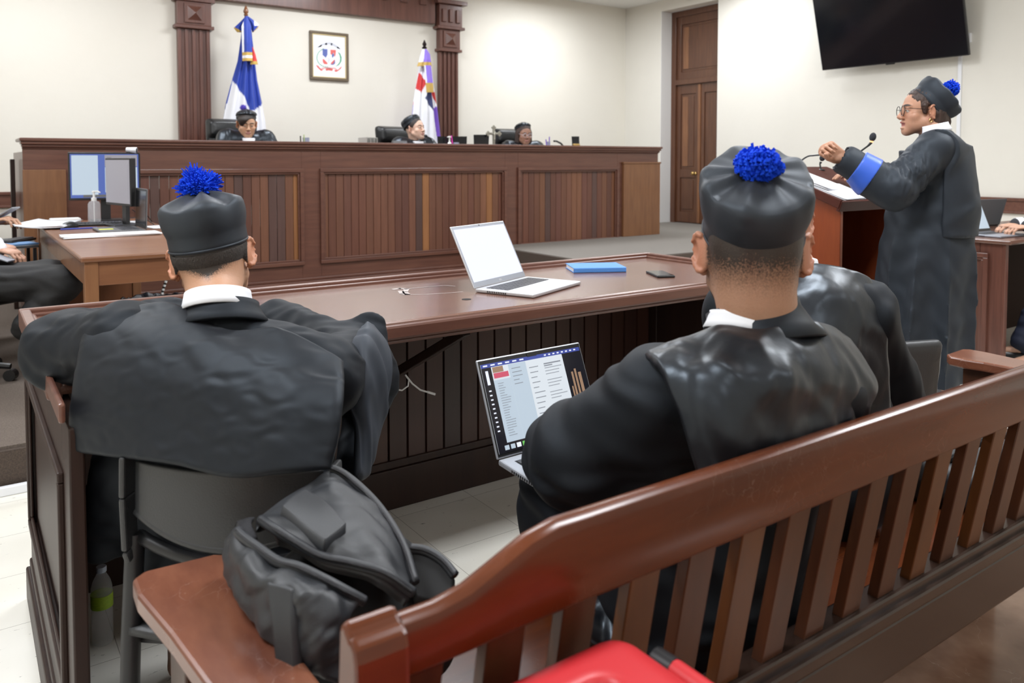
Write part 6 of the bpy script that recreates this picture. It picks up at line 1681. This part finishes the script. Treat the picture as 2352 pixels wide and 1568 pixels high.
ep([[(270, 1030), (330, 1060), (370, 1110), (440, 1150), (400, 1180), (350, 1140), (300, 1090)], [(500, 1120), (590, 1110), (680, 1130), (660, 1180), (580, 1165), (510, 1175)], [(720, 1150), (800, 1150), (860, 1085), (890, 1070), (870, 1120), (800, 1180), (750, 1205), (715, 1185)]], 'e_red', 'lower_ribbon')
ep([[(400, 1100), (560, 1085), (740, 1100), (780, 1150), (690, 1130), (500, 1120), (430, 1150)]], 'e_pink', 'lower_ribbon')
ep([[(405, 378), (790, 420), (788, 426), (405, 384)]], 'e_grey', 'caption_line')

# ------------------------------------------------------------------ television and cable cover on the right wall
tv = thing('television', 'large black television tilted forward on the right wall', 'television', (8.05, 4.61, 2.35))
tn = Vector((-.26, 0, .966)).normalized(); nb = Vector((-.966, 0, -.26)).normalized()
Rt = Matrix((Vector((0, -1, 0)), nb * -1, tn)).transposed()
cT = Vector((8.04, 4.607, 2.352)) + tn * .45
MB().bx(tuple(cT), (1.585, .035, .90), Rt).build('casing', 'black', tv, bev=.004)
MB().bx(tuple(cT + nb * .0185), (1.565, .003, .875), Rt).build('screen', 'screenoff', tv)
MB().bx(tuple(cT + nb * .012 - tn * .455), (.09, .02, .012), Rt).build('sensor', 'black', tv)
MB().bx(tuple(cT - nb * .03), (.7, .05, .4), Rt).build('rear_housing', 'black', tv)
MB().beam(tuple(cT - nb * .03 + Vector((0, -.2, 0))), (8.165, 4.4, 2.75), .05, .03).beam(tuple(cT - nb * .03 + Vector((0, .2, 0))), (8.165, 4.8, 2.75), .05, .03).build('wall_bracket', 'blackm', tv)
M['trunk'] = mat('white_cable_trunking', (.80, .81, .84), .5)
MB().box(8.172, 8.19, 3.955, 3.99, .98, 2.62).build('cable_trunking', 'trunk', label='white vertical cable trunking on the wall right of the television', cat='cable cover', bev=.002)
MB().box(8.15, 8.19, 3.87, 3.94, 2.49, 2.58).build('junction_box', 'trunk', label='small white box on the wall beside the television lower corner', cat='junction box', bev=.003)

# ------------------------------------------------------------------ lectern: microphones and papers
def mic(label, pts, head_d, name='microphone', ring=True):
    t = thing(name, label, 'microphone', pts[0])
    def sm(p):
        p = [V3(*q) for q in p]; o = []
        for i in range(len(p) - 1):
            a, b, c, d = p[max(i - 1, 0)], p[i], p[i + 1], p[min(i + 2, len(p) - 1)]
            for s_ in np.linspace(0, 1, 7)[:-1]: o.append(tuple(.5 * ((2 * b) + (-a + c) * s_ + (2 * a - 5 * b + 4 * c - d) * s_ ** 2 + (-a + 3 * b - 3 * c + d) * s_ ** 3)))
        return o + [tuple(p[-1])]
    pp = sm(pts); MB().tube(pp, [.0045] * (len(pp) - 5) + [.0055, .006, .0065, .007, .0075], 8).build('gooseneck', 'black', t, smooth='auto')
    e = V3(*pts[-1]); d = V3(*head_d); d = d / np.linalg.norm(d)
    if ring: MB().cyl(tuple(e), tuple(e + d * .008), .0085, n=16).build('light_ring', emis('glowing_amber_ring', (1.0, .55, .25), 1.6), t)
    Rm_ = frame(tuple(d)); MB().ball(tuple(e + d * .028), (.0165, .0225, .0165), 12, Rm_).build('windshield', mat('grey_foam', (.035, .037, .045), .9, bump=(400, .5)), t, smooth=True)
    MB().lathe([(.02, 0), (.02, .006), (.008, .01)], pts[0], 16).build('base', 'black', t)
    return t
ly = lambda y: 1.10 + sl * (y - LY0) + .024
mic('gooseneck microphone with a glowing ring bending in front of the standing woman', [(3.70, 2.70, ly(2.70)), (3.66, 2.56, 1.345), (3.66, 2.50, 1.36), (3.70, 2.44, 1.362), (3.77, 2.36, 1.358), (3.80, 2.30, 1.40), (3.815, 2.28, 1.425)], (.12, -.18, 1))
mic('small far microphone standing at the top edge of the lectern', [(4.11, 2.76, ly(2.76) - .005), (4.11, 2.77, 1.31), (4.115, 2.768, 1.325)], (.3, -.2, 1), ring=False)
def sheet(name, label, c, w, d, rz, tilt=0, th=.004, group=None, m='paper', curl=0, stack=1):
    R_ = rotz(rz) @ rotx(tilt); mb = MB()
    for k_ in range(stack):
        off = rnd.uniform(-.006, .006) if k_ else 0; a0 = rotz(rz + (rnd.uniform(-.05, .05) if k_ else 0)) @ rotx(tilt)
        P = [[Vector(c) + a0 @ Vector((x * w / 2 + off, y * d / 2, th * k_ / stack + curl * (x * x) * .5 * (1 if x < 0 else .2))) for x in np.linspace(-1, 1, 9)] for y in np.linspace(-1, 1, 5)]
        mb.grid(P)
    o = mb.build(name, m, smooth='auto', solid=max(.0012, th / stack), loc=tuple(c), label=label, cat='paper', group=group); return o
tl = math.radians(20)
sheet('open_document', 'open white document with fanned pages lying on the lectern', (3.765, 2.625, ly(2.625) + .006), .30, .38, .22, tl, .012, curl=.02, stack=5)
sheet('paper_stack', 'white paper stack at the lower lip of the lectern', (3.80, 2.43, ly(2.43) + .004), .30, .20, .12, tl, .012, stack=5)

# ------------------------------------------------------------------ clerk's table things
def monitor(label, c, rz, w, h, zb, screen, rects, webcam=False):
    t = thing('monitor', label, 'monitor', (c[0], c[1], TT), rz); L = dict(parent=t, world=False); z0 = zb - TT
    cs = MB().box(-w / 2, w / 2, .0, .035, z0, z0 + h).build('casing', 'black', bev=.005, **L)
    MB().box(-w / 2 + .012, w / 2 - .012, -.002, .002, z0 + .016, z0 + h - .012).build('screen', screen, **L)
    for nm, m_, (u0, u1, v0, v1) in rects:
        X = lambda u: -w / 2 + .012 + (w - .024) * u; Z = lambda v: z0 + h - .012 - (h - .028) * v
        MB().box(X(u0), X(u1), -.0035, -.002, Z(v1), Z(v0)).build(nm, m_, **L)
    MB().box(-.03, .03, .035, .06, .01, z0 + h * .5).build('stand_neck', 'black', **L); MB().box(-.10, .10, -.06, .12, 0, .012).build('stand_foot', 'black', bev=.004, **L)
    if webcam:
        MB().cyl((w / 2 - .085, .02, z0 + h + .018), (w / 2 - .02, .0, z0 + h + .014), .016, .022, 16).build('webcam', 'silver', **L); MB().cyl((w / 2 - .021, .0, z0 + h + .014), (w / 2 - .017, .0, z0 + h + .014), .017, n=16).build('webcam_lens', 'black', **L)
        MB().box(w / 2 - .07, w / 2 - .045, .0, .03, z0 + h - .005, z0 + h + .006).build('webcam_clip', 'black', **L)
    return t
monitor('clerk monitor facing the camera with a white page open and a webcam on top', (.835, 6.06), math.radians(-8), .44, .325, 1.065, 'scr_blue',
        [('document_page', 'scr_pale', (.02, .40, .03, .93)), ('second_window', 'scr_grey', (.50, .98, .02, .28)), ('second_page', 'scr_pale', (.50, .98, .30, .88)), ('thumbnail', 'black', (.53, .60, .07, .24)), ('taskbar', 'grey', (.18, .55, .93, .99))], webcam=True)
monitor('dark-backed monitor turned sideways on the clerk table, beside the pump bottle', (.835, 5.55), math.radians(-79), .42, .30, 1.05, 'scr_grey', [('page_area', 'scr_grey', (.02, .95, .1, .9))])
lt3, *_ = laptop('thin black laptop open sideways on the clerk table, yellow note on its palm rest', (.895, 5.17, TT + .001), math.radians(-90), .34, .235, 92, shell='grey', bezel='black', screen='screenoff')
MB().box(.00, .06, -.225, -.15, .0136, .0142).build('yellow_note', mat('yellow_note_paper', (.75, .78, .10), .7), lt3, world=False)
sheet('paper_stack', 'white sheets spread along the near side of the clerk table', (.69, 4.83, TT + .003), .48, .17, .02, 0, .012, stack=6)
sheet('paper_stack', 'white sheets fanned over the left edge of the clerk table', (.47, 5.72, TT + .012), .26, .50, -.30, 0, .012, stack=5, curl=.03)
sheet('loose_sheet', 'single white sheet under the laptop lid at the right of the clerk table', (1.03, 5.32, TT + .002), .16, .22, .2, 0, .002)
sheet('loose_sheet', 'single white sheet behind the pump bottle on the clerk table', (.93, 5.86, TT + .002), .16, .20, -.3, 0, .002)
MB().bx((.60, 5.42, TT + .005), (.20, .012, .008), rotz(.08)).build('blue_pen', mat('blue_plastic', (.04, .07, .42), .4), label='long blue pen lying beside the black mouse on the clerk table', cat='pen', bev=.002, loc=(.60, 5.42, TT))
def kbd(label, c, w, d, rz, m='black', group=None):
    t = thing('keyboard', label, 'keyboard', c, rz, group)
    MB().box(-w / 2, w / 2, -d / 2, d / 2, 0, .016).build('case', m, t, bev=.004, world=False); kb = MB()
    for i in range(15):
        for j in range(5): kb.box(-w / 2 + .012 + i * (w - .024) / 15, -w / 2 + .012 + (i + .85) * (w - .024) / 15, -d / 2 + .012 + j * (d - .024) / 5, -d / 2 + .012 + (j + .85) * (d - .024) / 5, .016, .022)
    kb.build('keys', 'keys', t, world=False)
kbd('black keyboard on the clerk table in front of the webcam monitor', (.72, 5.68, TT), .34, .13, math.radians(-12))
kbd('black keyboard on the low typing table', (.30, 6.02, .81), .30, .12, math.radians(60))
Fd = Field((.45, 5.42, .91), (.68, 5.72, .99), .004); Fd.ell((.565, 5.57, TT + .004), (.036, .062, .036), np.array(rotz(-.9))); Fd.full(lambda F, X, Y, Z: np.maximum(F, TT + .001 - Z)); P_, F_ = Fd.mesh(); soft('computer_mouse', P_, F_, 'black', None, label='black mouse beside the blue pen on the clerk table', cat='mouse')
MB().box(.50, .68, 6.02, 6.12, TT, TT + .03).build('router', 'white', label='flat white box at the far corner of the clerk table', cat='box', bev=.008, loc=(.6, 6.07, TT))
sb = thing('pump_bottle', 'clear hand sanitiser bottle with white pump on the clerk table', 'bottle', (.735, 5.83, TT))
MB().lathe([(.002, .0), (.036, .002), (.038, .01), (.037, .13), (.030, .145), (.014, .152)], (0, 0, 0), 4 * 8).build('bottle_body', 'clear', sb, smooth='auto', world=False)
MB().lathe([(.016, .150), (.016, .170), (.007, .173), (.006, .205), (.012, .207), (.012, .215), (.002, .217)], (0, 0, 0), 20).tube([(0, 0, .21), (.02, -.02, .213), (.033, -.033, .205)], .005, 8).build('pump', 'white', sb, smooth='auto', world=False)
MB().cyl((0, 0, .01), (0, 0, .15), .003, n=8).build('dip_tube', 'white', sb, world=False)
# bin with liner
bn = thing('waste_bin', 'round black waste bin with a plastic liner beside the clerk table', 'bin', (.995, 5.40, P1))
MB().lathe([(.125, 0), (.165, .27)], (0, 0, 0), 40).build('bin_body', 'grey', bn, smooth='auto', world=False)
M['liner'] = mat('black_bin_liner', (.02, .02, .024), .22, bump=(40, .8))
P = []
for z_, r_ in ((.10, .14), (.20, .150), (.262, .160), (.285, .166), (.290, .173), (.275, .179), (.23, .178), (.18, .172)):
    P.append([Vector(((r_ + .006 * math.sin(7 * a) * (z_ / .29) + .003 * math.sin(23 * a)) * math.cos(a), (r_ + .006 * math.sin(7 * a + 1)) * math.sin(a), z_ + .008 * math.sin(5 * a) + .004 * math.sin(17 * a))) for a in np.linspace(0, 2 * PI, 97)[:-1]])
MB().grid(P, close_v=True).build('liner', 'liner', bn, smooth=True, world=False)
# striped spiral cable wrap
cw = MB(); cw2 = MB(); pts = [(1.13 + .012 * math.sin(t * 3), 5.55, .80 - .36 * t) for t in np.linspace(0, 1, 30)]
pts = [(1.135 + .02 * math.sin(t * 4.5) - .03 * t * t, 5.56, .82 - .36 * t) for t in np.linspace(0, 1, 30)]
for i in range(29): (cw if i % 2 else cw2).cyl(pts[i], pts[i + 1], .009, n=8)
tc_ = thing('cable_sleeve', 'black and white striped spiral cable sleeve hanging above the waste bin', 'cable', (1.13, 5.56, .46)); cw.build('black_turns', 'black', tc_); cw2.build('white_turns', 'white', tc_)
MB().tube([(1.32, 5.5, .72), (1.335, 5.5, .6), (1.34, 5.5, .48), (1.31, 5.5, .36), (1.33, 5.5, .19)], .003, 6).build('thin_cable', 'black', label='thin dark cable hanging down right of the waste bin', cat='cable', loc=(1.3, 5.5, .4))
cbm = MB()
for k_, (a_, b_, c_) in enumerate((((.90, 5.60, TT + .25), (.98, 5.62, TT + .10), (1.06, 5.70, TT + .01)), ((.92, 5.58, TT + .10), (1.0, 5.50, TT + .03), (1.07, 5.55, TT - .02)), ((.86, 5.62, TT + .02), (.95, 5.70, TT + .06), (1.05, 5.95, TT + .01)))):
    cbm.tube([tuple(Vector(a_) * (1 - t_) ** 2 + Vector(b_) * 2 * t_ * (1 - t_) + Vector(c_) * t_ * t_) for t_ in np.linspace(0, 1, 14)], .003, 6)
cbm.build('screen_cable', 'black', label='thin black cables behind the screens on the clerk table', cat='cable', loc=(.95, 5.6, TT))
# folder on the typing table, phone in a hand
MB().bx((.28, 5.83, .814), (.24, .16, .008), rotz(.3)).build('document_folder', mat('light_blue_folder', (.18, .38, .70), .5), label='light blue folder on the low typing table', cat='folder', loc=(.28, 5.83, .81))
sheet('loose_sheet', 'white paper on the low typing table beyond the blue folder', (.12, 6.12, .813), .14, .2, .4, 0, .003)
M['phonesil'] = mat('silver_phone_back', (.30, .31, .34), .35, metal=.3)
MB().bx((.235, 5.60, 1.02), (.15, .075, .009), frame((.82, -.57, .5)) @ rotz(PI / 2) if False else rotz(-.6) @ roty(-.5)).build('mobile_phone', 'phonesil', label='silver phone held up in a hand at the left edge', cat='phone', bev=.003, loc=(.235, 5.6, 1.02))
MB().bx((.165, 4.93, .835), (.15, .075, .009), rotz(-.5) @ roty(.35)).build('mobile_phone', 'silverd', label='dark phone resting on the black trousers at the left edge', cat='phone', bev=.003, loc=(.165, 4.93, .835))
MB().box(.02, .235, 3.70, 3.728, .0, .035).build('cable_trunking', 'trunk', label='white trunking along the foot of the carpeted step at left', cat='cable cover', bev=.003, loc=(.1, 3.71, 0))

# ------------------------------------------------------------------ right desk
RT = .85
laptop('open laptop with a pale page on screen on the right edge desk', (5.50, 2.53, RT + .001), math.radians(-4), .33, .23, 112, shell='silverd', bezel='black', screen='scr_pale')
laptop('dark laptop seen from the lid side farther along the right edge desk', (6.17, 2.80, RT + .001), math.radians(170), .34, .20, 105, shell='grey', bezel='black', screen='screenoff')
laptop('black laptop at the right picture edge, its dark lid cut by the frame', (6.42, 2.55, RT + .001), math.radians(200), .34, .22, 110, shell='black', bezel='black', screen='screenoff')
Fd = Field((5.75, 2.6, .84), (6.0, 2.9, .93), .004); Fd.ell((5.87, 2.76, RT + .004), (.035, .055, .034), np.array(rotz(.9))); Fd.full(lambda F, X, Y, Z: np.maximum(F, RT + .001 - Z)); P_, F_ = Fd.mesh(); soft('computer_mouse', P_, F_, 'black', None, label='black mouse with cord on the right edge desk', cat='mouse')

# ------------------------------------------------------------------ things on the judges' bench (inner counter)
BZ = 1.31; BY = 7.38
def up_(px0, px1, py, name, m, label, cat, th=.02, bev=.002, tilt=0, y=BY):
    a, b = at(px0, py, y), at(px1, py, y)
    o = MB().bx(((a.x + b.x) / 2, y, (a.z + BZ) / 2), (b.x - a.x, th, a.z - BZ), rotx(tilt)); return o
tr = thing('file_tray', 'grey wire file tray on the judges bench near the first leather chair', 'tray', (3.43, BY, BZ))
mb = MB()
for x_ in (3.375, 3.415, 3.455, 3.49): mb.box(x_, x_ + .006, BY, BY + .2, BZ, 1.568)
for z_ in (1.33, 1.45, 1.562): mb.box(3.375, 3.496, BY, BY + .006, z_, z_ + .006)
mb.build('wire_frame', 'chrome', tr)
dp = thing('desk_telephone', 'grey desk phone in front of the middle judge', 'telephone', (3.77, BY, BZ))
MB().bx((3.77, BY + .03, 1.42), (.16, .04, .24), rotx(-.25)).build('base', 'grey', dp, bev=.006); MB().bx((3.80, BY, 1.50), (.05, .02, .03), rotx(-.25)).build('display', 'silverd', dp)
mic('small gooseneck microphone in front of the judge with the pale blue tie', [(4.22, 7.45, BZ), (4.20, 7.45, 1.45), (4.15, 7.44, 1.55), (4.10, 7.43, 1.585)], (-.9, -.1, .3), ring=False)
def lidpanel(label, px0, px1, py, lean=.12, y=BY, nm='laptop'):
    a, b = at(px0, py, y), at(px1, py, y); t = thing(nm, label, nm, ((a.x + b.x) / 2, y, BZ)); h_ = a.z - BZ
    v = []
    for yy in (0, .008):
        v += [(a.x - lean * .0, y + yy, BZ), (b.x - lean, y + yy, BZ), (b.x, y + yy + .03, b.z), (a.x + lean * .25, y + yy + .03, a.z)]
    MB().add(v, [(0, 1, 2, 3), (7, 6, 5, 4), (0, 4, 5, 1), (1, 5, 6, 2), (2, 6, 7, 3), (3, 7, 4, 0)]).build('lid', 'screenoff', t)
    MB().box(a.x, b.x - lean, y + .01, y + .2, BZ, BZ + .015).build('base', 'black', t)
lidpanel('black laptop lid behind the white pump bottle on the judges bench', 1007, 1076, 313, .03)
lidpanel('dark slanted laptop lid left of the crucifix on the judges bench', 1090, 1127, 309, .04)
lidpanel('small dark screen at the right end of the judges bench', 1317, 1334, 313, .01, nm='monitor')
wb = at(1028, 309, BY); t = thing('pump_bottle', 'small white pump bottle on the judges bench', 'bottle', (wb.x, BY - .04, BZ))
MB().lathe([(.002, 0), (.024, .002), (.024, .19), (.018, .215), (.009, .225), (.009, .245)], (0, 0, 0), 20).build('bottle_body', 'white', t, smooth='auto', world=False)
MB().lathe([(.008, .245), (.008, .268), (.018, .27), (.018, .285), (.002, .287)], (0, 0, 0), 16).tube([(0, 0, .278), (-.028, 0, .275)], .005, 6).build('pump', 'white', t, smooth='auto', world=False)
def pen(px, py, label, m, tx=0, ty=0):
    a = at(px, py, BY - .02); b = Vector((a.x - tx, BY - .02 - ty, BZ + .02)); MB().cyl(tuple(b), tuple(a), .006, n=8).build('pen', m, label=label, cat='pen', loc=tuple(b))
M['magenta'] = mat('magenta_plastic', (.75, .05, .45), .4); M['violet'] = mat('violet_plastic', (.22, .10, .60), .4); M['greyblue'] = mat('grey_blue_plastic', (.35, .38, .50), .4)
mk = at(1037, 311, BY - .03); MB().cyl((mk.x + .03, BY - .03, BZ), tuple(mk), .016, .006, 12).build('marker', 'magenta', label='thick magenta marker leaning beside the white pump bottle', cat='marker', loc=(mk.x, BY, BZ))
def cup(px, py, label, m='greyblue', r=.032):
    a = at(px, py, BY); t = thing('pen_cup', label, 'cup', (a.x, BY, BZ)); MB().lathe([(r * .8, 0), (r, a.z - BZ), (r - .003, a.z - BZ), (r * .8 - .003, .004)], (0, 0, 0), 20).build('cup_wall', m, t, smooth='auto', world=False)
cup(703, 316, 'grey pen cup standing alone between the first two judges'); pen(698, 309, 'pale green pen leaning left in the lone grey pen cup', mat('pale_green_plastic', (.5, .6, .3), .4), -.01)
pen(690, 312, 'dark pen beside the lone grey pen cup', 'iron', -.01)
cup(1048, 327, 'small grey cup at the foot of the magenta marker', r=.03)
cup(1259, 325, 'small grey blue pen cup right of the third judge', r=.026)
pen(1262, 314, 'violet pen standing upright right of the third judge', 'violet', .01); pen(1254, 320, 'blue violet pen leaning left, right of the third judge', 'violet', -.03)
hs = [at(x, y, BY) for x, y in ((1272, 324), (1278, 324), (1288, 329), (1295, 337))]
MB().tube([tuple(p) for p in hs], .011, 8).build('telephone_handset', 'black', label='curved black telephone handset near the right end of the judges bench', cat='handset', loc=tuple(hs[1]))
gp = at(1323, 330, BY - .03); MB().box(gp.x - .05, gp.x + .05, BY - .05, BY - .02, BZ, gp.z).build('desk_ornament', 'brass', label='small gilded ornament below the screen at the bench right end', cat='ornament', bev=.008, loc=(gp.x, BY, BZ))
# crucifix
cr = thing('crucifix', 'pewter crucifix with rounded ends standing on the judges bench', 'crucifix', (4.885, BY, BZ))
M['pewter'] = mat('pewter', (.40, .39, .33), .4, metal=.5)
ct = at(1134, 293, BY); cz_ = at(1134, 307, BY).z
mb = MB().box(ct.x - .014, ct.x + .014, BY - .008, BY + .008, BZ, ct.z).box(ct.x - .075, ct.x + .075, BY - .008, BY + .008, cz_ - .013, cz_ + .013)
for dx_, dz_ in ((0, ct.z), (-.075, cz_), (.075, cz_)):
    s_ = (0 if dx_ else 1)
    for k_ in (-1, 0, 1):
        q_ = (ct.x + dx_ + (k_ * .016 if s_ else (.014 if dx_ > 0 else -.014) * (1 if k_ == 0 else 0)), BY, (dz_ + (.014 if k_ == 0 else 0)) if s_ else dz_ + k_ * .016)
        mb.cyl((q_[0], BY - .008, q_[2]), (q_[0], BY + .008, q_[2]), .013, n=14)
mb.build('cross', 'pewter', cr, bev=.002)
Fd = Field((ct.x - .1, BY - .04, cz_ - .16), (ct.x + .1, BY, cz_ + .05), .0025)
Fd.cap((ct.x, BY - .016, cz_ - .01), (ct.x, BY - .016, cz_ - .06), .012, .009, .008); Fd.ell((ct.x + .004, BY - .02, cz_ + .012), (.008, .008, .010)); Fd.cap((ct.x, BY - .016, cz_ - .006), (ct.x - .06, BY - .014, cz_ + .006), .005, .004, .006); Fd.cap((ct.x, BY - .016, cz_ - .006), (ct.x + .06, BY - .014, cz_ + .006), .005, .004, .006); Fd.cap((ct.x, BY - .016, cz_ - .06), (ct.x, BY - .014, cz_ - .13), .009, .005, .008)
P_, F_ = Fd.mesh(); soft('figure', P_, F_, 'pewter', cr)
MB().box(ct.x - .04, ct.x + .04, BY - .03, BY + .03, BZ, BZ + .03).build('base', 'pewter', cr, bev=.004)
